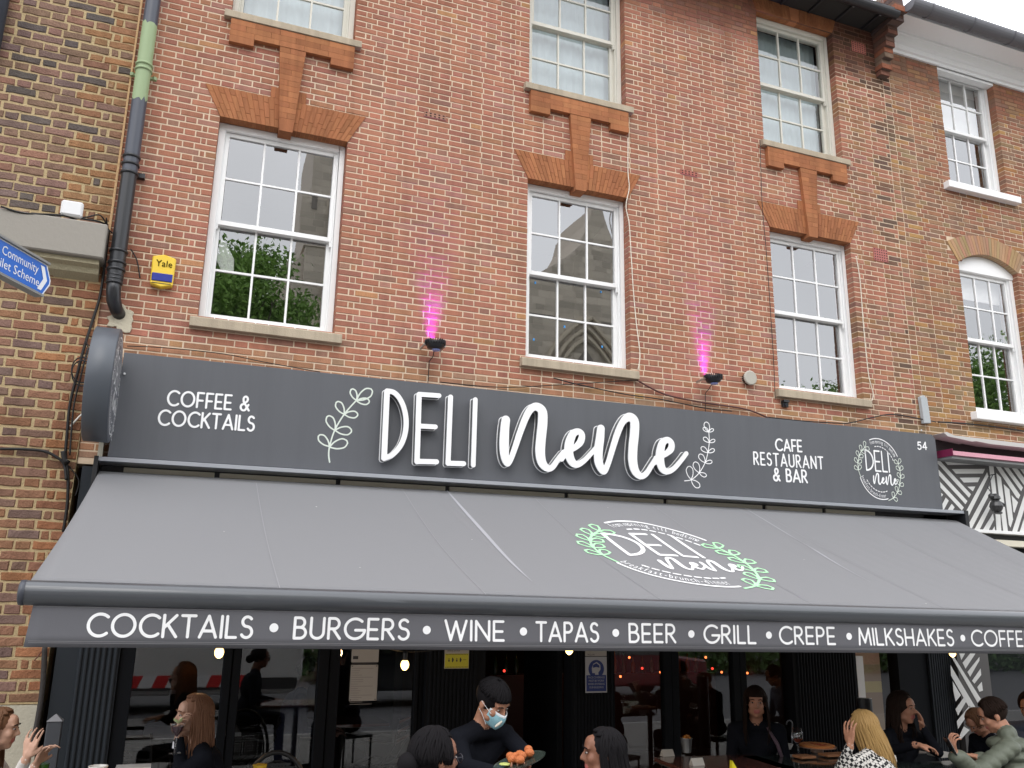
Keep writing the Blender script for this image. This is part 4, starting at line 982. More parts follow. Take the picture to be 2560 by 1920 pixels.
# front bar: rounded extrusion with end cap
n = 18; prof = [(AYB+.0+.062*math.cos(a)*.9, .062*math.sin(a)) for a in [2*math.pi*k/n for k in range(n)]]
b = MB(); vs = []
bx0, bx1 = -.665, 8.10
for x in (bx0, bx1): vs += [(x, p, zbar(x)+q-.002) for p, q in prof]
b.add(vs, [(k, (k+1) % n, n+(k+1) % n, n+k) for k in range(n)]); b.add(vs[:n], [tuple(range(n))]); b.add(vs[n:], [tuple(range(n-1, -1, -1))])
o = b.build('front_bar', mat('bar_grey', (.055, .06, .068), .36, .5, coat=.6), aw); o.data.polygons.foreach_set('use_smooth', [len(p.vertices) == 4 for p in o.data.polygons])
MB().lathe((bx0-.012, AYB, zbar(bx0)-.002), [(.045, 0), (.061, .006), (.063, .03)], 20, 'x').build('end_cap', mat('cap_dark', (.05, .055, .07), .4), aw, smooth=True)
# valance
zv = lambda x: 1.625-(x+.62)*.0078
VY = AYB-.012
vy = lambda x, z: VY+.007*math.sin(x*2.3)*(1.83-z)/.2+.004*math.sin(x*6.1+1)*(1.83-z)/.2
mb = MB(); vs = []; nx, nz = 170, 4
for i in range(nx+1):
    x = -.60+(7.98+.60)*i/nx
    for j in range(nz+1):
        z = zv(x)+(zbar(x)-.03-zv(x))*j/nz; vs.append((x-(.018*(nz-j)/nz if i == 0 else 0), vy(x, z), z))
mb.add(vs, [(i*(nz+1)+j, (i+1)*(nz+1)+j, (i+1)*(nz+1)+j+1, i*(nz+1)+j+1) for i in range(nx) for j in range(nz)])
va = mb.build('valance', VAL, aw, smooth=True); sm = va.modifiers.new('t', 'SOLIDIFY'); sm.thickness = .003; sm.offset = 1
for dz in (.020, .028, .193):   # hem stitching
    s = MB(); vs = []
    for i in range(nx+1):
        x = -.60+8.5*i/nx; z = zv(x)+dz; vs += [(x, vy(x, z)-.0045, z), (x, vy(x, z)-.0045, z+.0018)]
    s.add(vs, [(2*i, 2*i+2, 2*i+3, 2*i+1) for i in range(nx)]); s.build('stitching', SEAM, va)
MB().box((-.6, AYB-.005, 1.80), (8.0, AYB+.02, 1.86)) if False else None
def vword(s, x0, x1):
    a, b = at(x0, 1595, VY)[0], at(x1, 1600, VY)[0]
    stroke_text(s, a, b, 0, .122, .125, va, WL, lambda u, v, w: (u, vy(u, zv(u)+.048+v)-.0055-w*.3, zv(u)+.048+v), 'letter', .24, res=.0032)
for s, a, b in (('COCKTAILS', 212.7, 631), ('BURGERS', 731, 1023.4), ('WINE', 1108.7, 1260), ('TAPAS', 1337, 1496.4), ('BEER', 1570, 1691), ('GRILL', 1759, 1890), ('CREPE', 1946.6, 2088), ('MILKSHAKES', 2143, 2384), ('COFFEE', 2426, 2580)): vword(s, a, b)
for px in (684.8, 1066.5, 1307.5, 1537.5, 1728, 1920, 2118.8, 2402.6):
    x = at(px, 1567, VY)[0]; z = zv(x)+.108; link('dot', shape_mesh('dot', [[(x, z, .0235)]], .003, WL, lambda u, v, w: (u, vy(u, v)-.0055, v)), va)
# logo on the canopy
P0 = [on_canopy(*p) for p in ((1512, 1303), (1665, 1440), (1500, 1303), (1840, 1460))]
xa_, ta = on_canopy(1440, 1380); xb_, tb = on_canopy(1905, 1395); xc_, tc_ = on_canopy(1590, 1302); xd_, td = on_canopy(1760, 1462)
LC = ((xa_+xb_+xc_+xd_)/4, (ta+tb+tc_+td)/4); LRX = .62; LRT = (td-tc_)/2
print('canopy logo', LC, LRX, LRT, (xa_, ta), (xb_, tb), (xc_, tc_), (xd_, td))
def cl_(u, v):
    x = LC[0]+u*LRX; t_ = LC[1]-v*LRT; p = fab(x, t_); return (p[0], p[1], p[2]+.004)
logo(cv, cl_, WL, mat('green_print', (.42, .78, .45), .6), .5, thin=.02)
# cassette under the sign: silver lip, dark slot with pale back panels, folding arms
def slant(x0, x1, z0, z1, y0, y1, name, m, par=aw):
    f = lambda x: (x+.56)*.0064
    return MB().add([(x0, y0, z0+f(x0)), (x1, y0, z0+f(x1)), (x1, y1, z0+f(x1)), (x0, y1, z0+f(x0)), (x0, y0, z1+f(x0)), (x1, y0, z1+f(x1)), (x1, y1, z1+f(x1)), (x0, y1, z1+f(x0))],
            [(0, 3, 2, 1), (4, 5, 6, 7), (0, 1, 5, 4), (1, 2, 6, 5), (2, 3, 7, 6), (3, 0, 4, 7)]).build(name, m, par, auto=.002)
slant(-.60, 8.06, 2.865, 2.897, -.33, -.02, 'cassette_lip', SIL)
slant(-.59, 8.05, 2.52, 2.60, -.22, -.06, 'cassette_base', TR_)
slant(-.58, 8.04, 2.60, 2.864, -.10, -.06, 'cassette_back', TR_)
MB().lathe((-.55, -.20, 2.72), [(.045, 0), (.045, 8.58)], 16, 'x').build('roller', mat('roller', (.15, .15, .16), .6), aw)
PB = mat('cream_panel', (.5, .47, .38), .7, var=.25, vs=6)
for a, b in ((-.40, .27), (.31, 1.24), (1.28, 2.2), (2.24, 3.35), (3.39, 4.4), (4.44, 5.55), (5.6, 6.3), (6.35, 7.0)): slant(a, b, 2.815, 2.855, -.125, -.101, 'back_panel', PB)
slant(-.60, -.57, 2.5, 2.90, -.34, -.02, 'end_plate', TR_); slant(8.05, 8.10, 2.72, 2.90, -.34, -.02, 'end_plate', TR_)
for x in (.9, 2.1, 5.1, 6.6):
    MB().tube([(x, -.2, 2.55), (x+.75, -1.25, 2.2), (x+.15, -2.4, 1.87)], .025, 8).build('folding_arm', mat('arm_grey', (.12, .12, .13), .45), aw)
# ------------------------------------------------------------ bulbs under the awning
fl = mat('bulb_glow', (1, .8, .4), .3, emit=(1, .62, .2), es=5)
cord = empty('festoon', (3, -1.5, 1.8), 'string of warm light bulbs under the awning', 'string lights')
for px, py, yy in ((548, 1631, -1.2), (1012, 1662, -1.2), (1423, 1624, -1.2), (2381, 1632, -1.2)):
    x, y, z = at(px, py, yy)
    bu = MB().ell((x, y, z), (.030, .030, .036), 14).build('bulb', fl, cord, smooth=True)
    MB().lathe((x, y, z+.03), [(.016, 0), (.018, .05), (.008, .06)], 12).build('socket', TR_, cord)
    ld = bpy.data.lights.new('glow', 'POINT'); ld.energy = 3.0; ld.color = (1, .62, .3); ld.shadow_soft_size = .04; lo = bpy.data.objects.new('glow', ld); COL.objects.link(lo); lo.location = (x, y, z-.05); adopt(lo, cord)
cpts = [(-.4, -1.2, 2.3)]
for px, py in ((548, 1631), (1012, 1662), (1423, 1624), (2381, 1632)): x, y, z = at(px, py, -1.2); cpts += [(x, y, z+.09), (x+.6, y, z+.16)]
cpts[-1] = (7.9, -1.2, 2.0)
MB().tube(smooth(cpts, 8), .005, 6).build('cord', CAB, cord)
# ------------------------------------------------------------ finger post sign
O_ = dep(-10, 633, 3.40); dv = np.array([math.sin(R(29.4)), math.cos(R(29.4)), 0]); nv = np.array([dv[1], -dv[0], 0])
fp = empty('finger_post', (O_[0]-.35*dv[0], O_[1]-.35*dv[1], 0), 'blue direction sign with white lettering on a post, cut by the left edge', 'sign')
def bl(s, z, off): return tuple(O_+dv*s+np.array([0, 0, z])+nv*off)
def blade(pts, o0, o1, name, m, auto=0):
    vs = [bl(s, z, o0) for s, z in pts]+[bl(s, z, o1) for s, z in pts]; n = len(pts)
    return MB().add(vs, [tuple(range(n))[::-1], tuple(range(n, 2*n))]+[(i, (i+1) % n, (i+1) % n+n, i+n) for i in range(n)]).build(name, m, fp, auto=auto)
H2 = .068; L_ = .325
BL = mat('sign_blue', (.005, .12, .52), .35, .5); WS = mat('sign_white', (.75, .77, .8), .4); GF = mat('sign_frame', (.22, .22, .21), .5)
blade([(-.5, -H2), (L_-.035, -H2), (L_+.0, -.01), (L_-.0, .012), (L_-.035, H2), (-.5, H2)], -.012, 0, 'blade', WS)
blade([(-.5, -H2+.006), (L_-.040, -H2+.006), (L_-.008, -.008), (L_-.008, .010), (L_-.040, H2-.006), (-.5, H2-.006)], .0005, .0015, 'blue_field', BL)
blade([(-.5, H2+.0005), (L_-.030, H2+.0005), (L_-.030, H2+.010), (-.5, H2+.010)], -.03, .012, 'top_rail', GF)
blade([(-.5, -H2-.010), (L_-.040, -H2-.010), (L_-.040, -H2-.0005), (-.5, -H2-.0005)], -.03, .012, 'bottom_rail', GF)
blade([(L_-.075, -.052), (L_-.052, -.052), (L_-.024, 0), (L_-.052, .052), (L_-.075, .052), (L_-.048, 0)], .002, .003, 'arrow', WS)
for tx, ss, zz in (('Community', .008, .014), ('Toilet Scheme', -.028, -.042)):
    me = text_mesh('lettering', tx, .054, WS); xs_ = [v.co.x for v in me.vertices]; a_, b_ = min(xs_), max(xs_); s0, s1 = (.026, .240) if tx == 'Community' else (-.034, .256); z0 = .010 if tx == 'Community' else -.043
    for v in me.vertices: v.co = bl(s0+(v.co.x-a_)/(b_-a_)*(s1-s0), z0+v.co.y, .0028)
    link('lettering', me, fp)
MB().lathe((O_[0]-.42*dv[0], O_[1]-.42*dv[1], 0), [(.045, 0), (.045, 3.4), (.03, 3.45)], 16).build('post', PIPEB, fp, smooth=True)
# ------------------------------------------------------------ cafe shopfront under the awning
sf = empty('cafe_shopfront', (3.6, .05, 0), 'black cafe front with fluted pilasters, glass doors and a dark open doorway', 'shopfront')
SB = mat('shop_black', (.008, .009, .011), .6, .08, var=.2, vs=5)
SG = mat('shop_grey', (.020, .024, .029), .55, .2, var=.2, vs=5)
SGL = glass_mat('shop_glass', .12)
ZC_ = 2.86
def pilaster(x0, x1, rib0, rib1, n, m=SB, y=-.02, lab=None, par=None):
    p = MB().box((x0, y, 0), (x1, .16, ZC_)).build('pilaster', m, par or sf)
    if lab: p['label'] = lab
    w = (rib1-rib0)/n
    for i in range(n):
        a = rib0+w*i; r = MB().tube([(a+w/2, y, 0.02), (a+w/2, y, ZC_-.02)], w*.40, 10, cap=False, flat=.9); r.build('flute', m, p, smooth=True)
    return p
pilaster(-.70, -.27, -.555, -.275, 7, SG, lab='fluted dark grey pilaster at the left end')
pilaster(2.12, 2.58, 2.14, 2.57, 12)
pilaster(3.47, 3.90, 3.49, 3.88, 12)
pilaster(5.89, 6.68, 5.93, 6.66, 20)
pilaster(7.66, 7.97, 7.68, 7.96, 9, SG)
for a, b in ((-.268, -.163), (7.26, 7.655)): MB().box((a, .01, 0), (b, .15, ZC_)).build('door_jamb', SB, sf)
for a, b in ((.485, .62), (1.227, 1.405), (2.04, 2.115), (4.452, 4.625), (5.226, 5.387)):
    m_ = (a+b)/2; MB().box((a, .04, 0), (m_-.004, .11, ZC_)).box((m_+.004, .05, 0), (b, .12, ZC_)).build('mullion', SB, sf, auto=.004)
for a, b in ((-.163, .485), (.62, 1.227), (1.405, 2.04), (3.905, 4.452), (4.625, 5.226), (5.387, 5.885), (6.685, 7.255)):
    f = MB().box((a, .05, 0), (b, .11, .22)).box((a, .05, 2.72), (b, .11, ZC_)).build('door_rail', SB, sf)
    MB().add([(a+.001, .082, .22), (b-.001, .082, .22), (b-.001, .082, 2.72), (a+.001, .082, 2.72)], [(0, 1, 2, 3)]).build('glass_pane', SGL, sf)
MB().box((2.60, .05, 2.5), (3.46, .12, ZC_)).build('door_head', SB, sf)
MB().box((2.585, .01, 0), (2.66, .12, 2.5)).build('door_jamb', SB, sf)
# open door leaf folded inwards
MB().box((3.40, .14, .02), (3.45, .95, 2.45)).build('door_leaf', SB, sf)
x, y, z = at(1186, 1665, .0); MB().box((x-.012, .0, z-.10), (x+.012, .009, z+.13)).build('door_plate', mat('plate', (.4, .4, .38), .4), sf)
MB().box((x-.009, -.002, z+.03), (x+.009, .0, z+.08)).build('plate_print', TR_, sf)
# interior room
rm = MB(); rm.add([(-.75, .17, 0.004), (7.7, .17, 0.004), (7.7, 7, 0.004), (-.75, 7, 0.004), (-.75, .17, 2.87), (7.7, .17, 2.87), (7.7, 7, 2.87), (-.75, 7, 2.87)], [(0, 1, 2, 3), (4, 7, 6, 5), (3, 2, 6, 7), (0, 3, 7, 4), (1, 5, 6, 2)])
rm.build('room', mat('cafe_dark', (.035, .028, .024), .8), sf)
MB().box((2.6, 3.0, 0), (2.7, 6.9, 2.8)).build('partition', mat('partition', (.02, .02, .02), .8), sf)
BEI = [mat('reflection_olive', (.40, .33, .20), .9), mat('reflection_pink', (.46, .27, .2), .9), mat('reflection_straw', (.5, .42, .18), .9), mat('reflection_brown', (.34, .25, .17), .9)]
for z0, z1, m_ in ((1.52, 2.7, BEI[0]), (1.33, 1.52, BEI[1]), (1.16, 1.33, BEI[3]), (1.05, 1.16, BEI[2]), (.2, 1.05, BEI[3])): MB().box((6.70, .13, z0), (7.13, .15, z1-.001)).build('reflection_band', m_, sf)  # coloured bands behind the pane, painted in place of its reflection
# -------------------------------------------------- notices (printed sheets)
def sheet(px0, py0, px1, py1, Y, name, m, par=sf, th=.003):
    a, b = at(px0, py0, Y), at(px1, py1, Y); return MB().box((a[0], Y-th, min(a[2], b[2])), (b[0], Y, max(a[2], b[2]))).build(name, m, par)
PAP = mat('paper', (.45, .42, .38), .6); INK = mat('ink', (.03, .03, .035), .6); GREYINK = mat('grey_ink', (.30, .27, .25), .6)
men = empty('menu_notice', (1.65, .03, 1.3), 'framed paper menu fixed on the glass between two door mullions', 'menu')
a = at(877, 1662, .06); b = at(940, 1751, .06)
MB().box((a[0], .045, b[2]), (b[0], .052, a[2])).build('sheet', PAP, men)
MB().box((a[0], .045, a[2]+.02), (b[0], .052, a[2]+.26)).build('sheet', PAP, men)
MB().box((a[0]+.01, .0535, a[2]+.002), (b[0]-.01, .056, a[2]+.018)).build('clip_rail', INK, men)
l = MB(); w = b[0]-a[0]
for i in range(17):
    z = a[2]-.03-i*.0175; ww = rnd.uniform(.15, .42) if i % 4 else .75; l.box((a[0]+.03*w+(0 if i % 4 else 0), .0435, z), (a[0]+(.08+ww)*w, .0449, z+.004))
l.build('print', GREYINK, men)
MB().box((a[0]+.012, .0435, a[2]+.045), (a[0]+.055, .0449, a[2]+.07)).build('print', INK, men)
for q in ((a[0]+.01, a[2]-.01), (b[0]-.012, a[2]-.01), (a[0]+.01, b[2]+.01), (b[0]-.012, b[2]+.01)): MB().lathe((q[0], .044, q[1]), [(.005, 0), (.004, -.004)], 8, 'y').build('screw', INK, men)
yn = empty('distance_notice', (2.4, -.04, 1.4), 'yellow distancing notice on the pilaster left of the doorway', 'notice')
a = at(1112, 1620, -.045); b = at(1171, 1671, -.045)
MB().box((a[0], -.050, b[2]), (b[0], -.044, a[2]+.12)).build('sheet', PAP, yn)
YP = mat('yellow_print', (.62, .56, .03), .5)
MB().box((a[0]+.003, -.0515, b[2]+.004), (b[0]-.003, -.0502, a[2]-.046)).build('yellow_field', YP, yn)
l = MB()
for i in range(15):
    for zz in (b[2]+.008, a[2]-.056): x = a[0]+.008+i*(b[0]-a[0]-.016)/15; l.add([(x, -.0525, zz), (x+.006, -.0525, zz), (x+.010, -.0525, zz+.008), (x+.004, -.0525, zz+.008)], [(0, 1, 2, 3)])
cx_ = (a[0]+b[0])/2; zc = (a[2]-.046+b[2])/2+.01
for dx in (-.035, .035): l.add([(cx_+dx-.008, -.0525, zc+.018), (cx_+dx-.001, -.0525, zc+.018), (cx_+dx+.008, -.0525, zc), (cx_+dx-.001, -.0525, zc-.018), (cx_+dx-.008, -.0525, zc-.018), (cx_+dx+.001, -.0525, zc)], [(0, 5, 4), (0, 1, 2, 5), (5, 2, 3, 4)])
for dx in (-.07, 0): l.ell((cx_+dx, -.052, zc+.008), (.005, .001, .005), 8).box((cx_+dx-.006, -.0530, zc-.014), (cx_+dx+.006, -.0522, zc+.001))
l.box((cx_+.055, -.053, zc-.001), (cx_+.085, -.0522, zc+.002))
l.build('print', INK, yn); link('lettering', text_mesh('lettering', 'venue poster', .022, INK, lambda x, y, z: (a[0]+.02+x, -.0512, a[2]-.028+y)), yn)
fm_ = empty('mask_notice', (3.68, -.05, 1.3), 'blue and white face covering notice on the pilaster right of the doorway', 'notice')
a = at(1463, 1642, -.045); b = at(1517, 1731, -.045); NV = mat('navy_print', (.03, .05, .20), .5); PW = mat('paper_white', (.48, .48, .50), .6)
MB().box((a[0], -.050, b[2]), (b[0], -.044, a[2])).build('sheet', PW, fm_)
MB().box((a[0], -.050, a[2]+.006), (b[0], -.044, a[2]+.10)).build('sheet', PAP, fm_)
wd = b[0]-a[0]; cx_ = (a[0]+b[0])/2
MB().lathe((cx_, -.0502, a[2]-.105), [(.078, 0), (.078, -.0012)], 32, 'y').build('disc', NV, fm_)
hd = MB().prism([(cx_-.045, a[2]-.10), (cx_-.03, a[2]-.06), (cx_+.005, a[2]-.045), (cx_+.04, a[2]-.07), (cx_+.042, a[2]-.11), (cx_+.02, a[2]-.135), (cx_+.022, a[2]-.155), (cx_-.012, a[2]-.155), (cx_-.015, a[2]-.14), (cx_-.04, a[2]-.14)], 'y', -.0530, -.0516); hd.build('head_symbol', PW, fm_)
MB().prism([(cx_-.035, a[2]-.095), (cx_-.033, a[2]-.07), (cx_, a[2]-.055), (cx_+.03, a[2]-.075), (cx_+.032, a[2]-.095), (cx_, a[2]-.088)], 'y', -.0540, -.0531).build('head_symbol', NV, fm_)
MB().box((a[0]+.008, -.0512, b[2]+.012), (b[0]-.008, -.0502, b[2]+.15)).build('blue_field', NV, fm_)
for i, t_ in enumerate(('FACE COVERINGS', 'MUST BE WORN', 'WHEN ENTERING', 'OUR BUILDING')): link('lettering', text_mesh('lettering', t_, .024, PW, lambda x, y, z, i=i: (cx_+x*.86, -.0522, b[2]+.122-.028*i+y), 'CENTER'), fm_)
link('lettering', text_mesh('lettering', 'PULL IN', .02, INK, lambda x, y, z: (a[0]+.02+x, -.0512, a[2]+.012+y)), fm_)
# ------------------------------------------------------------ bollard-like post by the left pilaster and cylindrical bin/post right
o = MB(); px, _, _ = dep(138, 1850, 6.1)[0], 0, 0; X0, Y0, Z0 = dep(140, 1790, 5.9)
ps = empty('square_post', (X0, Y0, 0), 'square dark grey post with a pyramid top beside the left pilaster', 'post')
MB().box((X0-.045, Y0-.045, 0), (X0+.045, Y0+.045, Z0-.03)).build('post', mat('post_grey', (.06, .065, .075), .45), ps, auto=.004)
MB().add([(X0-.05, Y0-.05, Z0-.03), (X0+.05, Y0-.05, Z0-.03), (X0+.05, Y0+.05, Z0-.03), (X0-.05, Y0+.05, Z0-.03), (X0, Y0, Z0+.015)], [(3, 2, 1, 0), (0, 1, 4), (1, 2, 4), (2, 3, 4), (3, 0, 4)]).build('cap', mat('post_cap', (.18, .18, .19), .4), ps)
X0, Y0, Z0 = dep(2160, 1747, 7.5)
hp = empty('patio_heater', (X0, Y0, 0), 'black cylindrical post standing before the right window', 'post')
MB().lathe((X0, Y0, 0), [(.065, 0), (.065, Z0), (.06, Z0+.004)], 20).build('column', mat('heater_black', (.02, .02, .022), .35), hp, smooth=False)
MB().tube([(X0+.06*math.cos(a_), Y0+.06*math.sin(a_), Z0+.006) for a_ in np.linspace(-2.6, -.6, 8)], .003, 5).build('rim', mat('steel', (.4, .4, .4), .3, metal=.8), hp)
rc = MB().box((6.70, .0, .95), (6.79, .05, 1.42)).build('white_bracket', mat('white_plastic', (.72, .72, .72), .4), sf)
# ------------------------------------------------------------ striped shop on the right
ss = empty('striped_shopfront', (10, -.1, 2.5), 'shop front with black and white diagonal stripes right of the cafe sign', 'shopfront')
SY = -.10; GS = mat('stripe_grey', (.085, .08, .078), .6); WSt = mat('stripe_white', (.72, .72, .70), .55)
P8 = lambda u, v, Y=SY: at(2320+u/4.879, 1060+v/4.879, Y)
P9 = lambda u, v, Y=SY: at(1920+u/3.456, 1440+v/3.456, Y)
bt, bb = P8(1171, 478)[2], P8(1171, 1322)[2]
MB().box((7.7, SY, bb-.0), (12.2, .0, bt+.02)).build('fascia_board', GS, ss)
def stripes(polys, T, Y, xmin=None):
    for poly in polys:
        p = [T(u, v, Y) for u, v in poly]; q = [(max(a[0], xmin) if xmin else a[0], a[2]) for a in p]
        MB().prism(q[::-1], 'y', Y-.003, Y-.0005).build('white_stripe', WSt, ss)
S8 = [[(190, 443), (520, 437), (710, 458), (716, 495), (240, 500)], [(290, 550), (693, 547), (668, 604), (340, 606)], [(385, 655), (632, 652), (605, 710), (437, 714)], [(480, 765), (575, 762), (545, 820)],
 [(60, 358), (522, 858), (498, 898), (60, 420)], [(60, 486), (478, 940), (455, 978), (60, 548)], [(60, 615), (435, 1018), (410, 1055), (60, 678)], [(120, 812), (182, 860), (165, 884), (125, 860)], [(215, 898), (250, 935), (195, 1040), (165, 1052), (170, 985)], [(287, 975), (322, 1015), (290, 1068), (235, 1055)], [(362, 1055), (392, 1095), (360, 1150), (325, 1105)],
 [(720, 590), (733, 640), (400, 1310), (332, 1310)], [(748, 755), (758, 835), (512, 1312), (445, 1312)], [(760, 935), (778, 985), (615, 1312), (550, 1312)], [(790, 1095), (803, 1165), (728, 1312), (655, 1312)], [(810, 1250), (818, 1312), (770, 1312)],
 [(737, 466), (768, 470), (797, 525), (838, 900), (790, 905)], [(822, 1100), (880, 1105), (893, 1314), (835, 1314)], [(830, 595), (888, 655), (973, 1316), (918, 1316)], [(922, 735), (990, 800), (1035, 1165), (1005, 1262), (985, 1230)], [(1018, 870), (1095, 955), (1052, 1082), (1040, 1070)],
 [(795, 472), (850, 474), (1122, 868), (1103, 912), (1078, 895)], [(885, 479), (940, 482), (1155, 775), (1135, 820)], [(985, 487), (1045, 490), (1200, 700), (1180, 760)], [(1085, 497), (1140, 500), (1230, 620), (1210, 670)], [(1200, 780), (1230, 850), (1085, 1314), (1025, 1314)], [(1240, 950), (1270, 1020), (1180, 1318), (1115, 1318)], [(1290, 520), (1340, 520), (1290, 1318), (1225, 1318)], [(1390, 520), (1440, 525), (1400, 1322), (1340, 1322)], [(1480, 530), (1540, 535), (1500, 1330), (1440, 1330)]]
stripes(S8, P8, SY)
fls = MB(); a, b = P8(95, 175, -.05), P8(1171, 325, -.05); fls.prism([(8.0, 3.835), (8.06, 3.80), (8.25, 3.785), (8.42, 3.77), (8.48, 3.78), (8.7, 3.765), (12.2, 3.76), (12.2, 3.80), (8.15, 3.82), (8.05, 3.85)], 'y', -.22, .0)
fls.build('lead_flashing', mat('lead', (.42, .41, .39), .6, var=.2, vs=8), ss)
MB().box((7.9, -.03, bt+.02), (12.2, .0, 3.80)).build('recess', mat('recess_black', (.02, .016, .016), .9), ss)
z0 = P8(110, 372, -.30)[2]; z1 = P8(110, 300, -.30)[2]
PK = mat('maroon_case', (.50, .24, .29), .45, .5, coat=.3)  # maroon lightened to pink: the sky's highlight is put into the colour
pk = MB(); pk.prism([(-.33, z0+.012), (-.33, z1-.06), (-.24, z1+.01), (-.05, z1+.01), (-.05, z0), (-.30, z0)], 'x', 7.98, 12.2); pk.build('awning_case', PK, ss)
MB().box((7.97, -.335, z0-.001), (7.979, -.05, z1+.012)).build('case_end', mat('maroon_dark', (.16, .01, .05), .5), ss)
MB().box((7.98, -.31, z0-.028), (12.2, -.05, z0-.002)).build('case_rail', mat('grey_rail', (.2, .2, .2), .5), ss)
for k_, (z_, h_, y_, m_) in enumerate(((bb-.035, .034, -.14, WHITE), (bb-.10, .063, -.03, TR_), (bb-.17, .068, -.11, mat('cream_paint', (.58, .54, .44), .6, var=.2, vs=5)))):
    MB().box((8.0, y_, z_), (12.2, .1, z_+h_)).build('moulding', m_, ss)
MB().box((8.44, .03, .1), (12.2, .06, bb-.172)).build('window_frame', SB, ss)
MB().add([(8.47, .018, .5), (12, .018, .5), (12, .018, bb-.22), (8.47, .018, bb-.22)], [(0, 1, 2, 3)]).build('glass_pane', glass_mat('shop_glass2', .12), ss)
MB().box((7.99, SY+.02, 0), (8.44, .1, bb-.17)).build('striped_pilaster', GS, ss)
S9 = [[(1562, 660), (1600, 690), (1855, 1090), (1850, 1140), (1815, 1105)], [(1575, 770), (1800, 1150), (1745, 1150), (1580, 860)], [(1595, 910), (1665, 1030), (1620, 1085), (1600, 990)], [(1690, 1050), (1710, 1085), (1640, 1205), (1618, 1150)], [(1740, 1120), (1755, 1150), (1640, 1320), (1630, 1255)], [(1690, 1300), (1740, 1330), (1665, 1410), (1645, 1400)], [(1640, 640), (1700, 640), (1700, 670), (1670, 725)], [(1770, 640), (1790, 670), (1705, 800), (1680, 750)], [(1825, 700), (1825, 730), (1745, 870), (1722, 830)], [(1835, 800), (1840, 855), (1782, 930), (1762, 905)], [(1845, 915), (1855, 990), (1825, 1000), (1806, 960)]]
stripes(S9, P9, SY+.02)
lx, ly, lz = P8(830, 980, -.25)
wl = empty('bracket_lamp', (lx, -.1, lz), 'black ornate bracket lamp hanging over the striped board', 'lamp')
q = MB(); p1 = P8(745, 625, -.11); p2 = P8(830, 625, -.14); q.tube([p1, (p1[0], -.2, p1[2]), p2], .006, 6).tube([(p1[0], -.16, p1[2]), (lx-.04, ly+.05, lz+.2), (lx-.03, ly, lz+.1)], .005, 6); q.build('bracket', PIPEB, wl)
MB().lathe((lx, ly, lz), [(.02, .12), (.05, .09), (.055, .06), (.035, .045), (.06, .02), (.075, -.02), (.06, -.06), (.045, -.08)][::-1], 12).build('lamp_head', mat('lamp_grey', (.06, .06, .06), .35, metal=.4), wl)
MB().tube([(lx-.05, ly, lz+.07), (lx+.11, ly-.02, lz+.0), (lx+.1, ly-.02, lz-.02)], .012, 6).ell((lx-.06, ly, lz+.09), (.035, .03, .03), 10).tube([(lx-.03, ly, lz-.09), (lx+.07, ly, lz-.09)], .014, 8).build('lamp_arm', mat('lamp_grey', (.06, .06, .06), .35, metal=.4), wl)
# ------------------------------------------------------------ things on the terrace
TT = mat('table_glossy', (.05, .028, .022), .12, .5, var=.7, vs=5, var2=(.14, .05, .035), coat=.6)
TG = mat('table_dark', (.02, .028, .026), .12, .5, coat=.6)
FRM = mat('frame_black', (.012, .012, .013), .4)
def table(x, y, wx, wy, rot, m, label, z=.75):
    t = empty('cafe_table', (x, y, 0), label, 'table', 'cafe tables'); c_, s_ = math.cos(rot), math.sin(rot)
    P = lambda u, v: (x+u*c_-v*s_, y+u*s_+v*c_)
    cs = [P(-wx/2, -wy/2), P(wx/2, -wy/2), P(wx/2, wy/2), P(-wx/2, wy/2)]
    MB().prism(cs, 'z', z-.03, z).build('table_top', m, t, auto=.004)
    MB().prism([(a_+(x-a_)*-.008, b_+(y-b_)*-.008) for a_, b_ in cs], 'z', z-.032, z-.026).build('edge_band', mat('edge', (.12, .12, .12), .4, metal=.5), t)
    MB().tube([(x, y, .02), (x, y, z-.03)], .03, 10).build('pedestal', FRM, t); MB().lathe((x, y, 0), [(.24, 0), (.24, .012), (.05, .03)], 20).build('base', FRM, t)
    return t
tA = dep(1607, 1880, 6.75); tA2 = dep(1754, 1868, 7.0)
table(4.03, -1.50, .85, .62, R(-6), TT, 'glossy brown cafe table with the metal bucket of chips'); table(4.75, -1.62, .85, .62, R(-4), TG, 'dark cafe table laid with wine glasses and pizza')
table(5.62, -2.20, .80, .62, R(-4), TG, 'dark cafe table between the blonde woman and the man with a phone')
table(.45, -2.35, .0+.7, .6, R(8), TG, 'dark cafe table in front of the drinking woman'); table(-.35, -1.75, .6, .6, 0, TG, 'dark cafe table at the left with a white cup')
table(1.55, -3.2, .8, .6, R(5), TT, 'brown cafe table between the two women nearest the camera')
table(3.3, -3.05, .6, .5, R(10), TT, 'brown cafe table at the lower middle with a yellow slice')
table(.35, 1.3, .8, .6, 0, mat('table_pale', (.16, .17, .17), .3), 'pale topped table inside behind the left glass'); table(1.75, 1.6, .8, .6, 0, TT, 'brown table inside behind the menu')
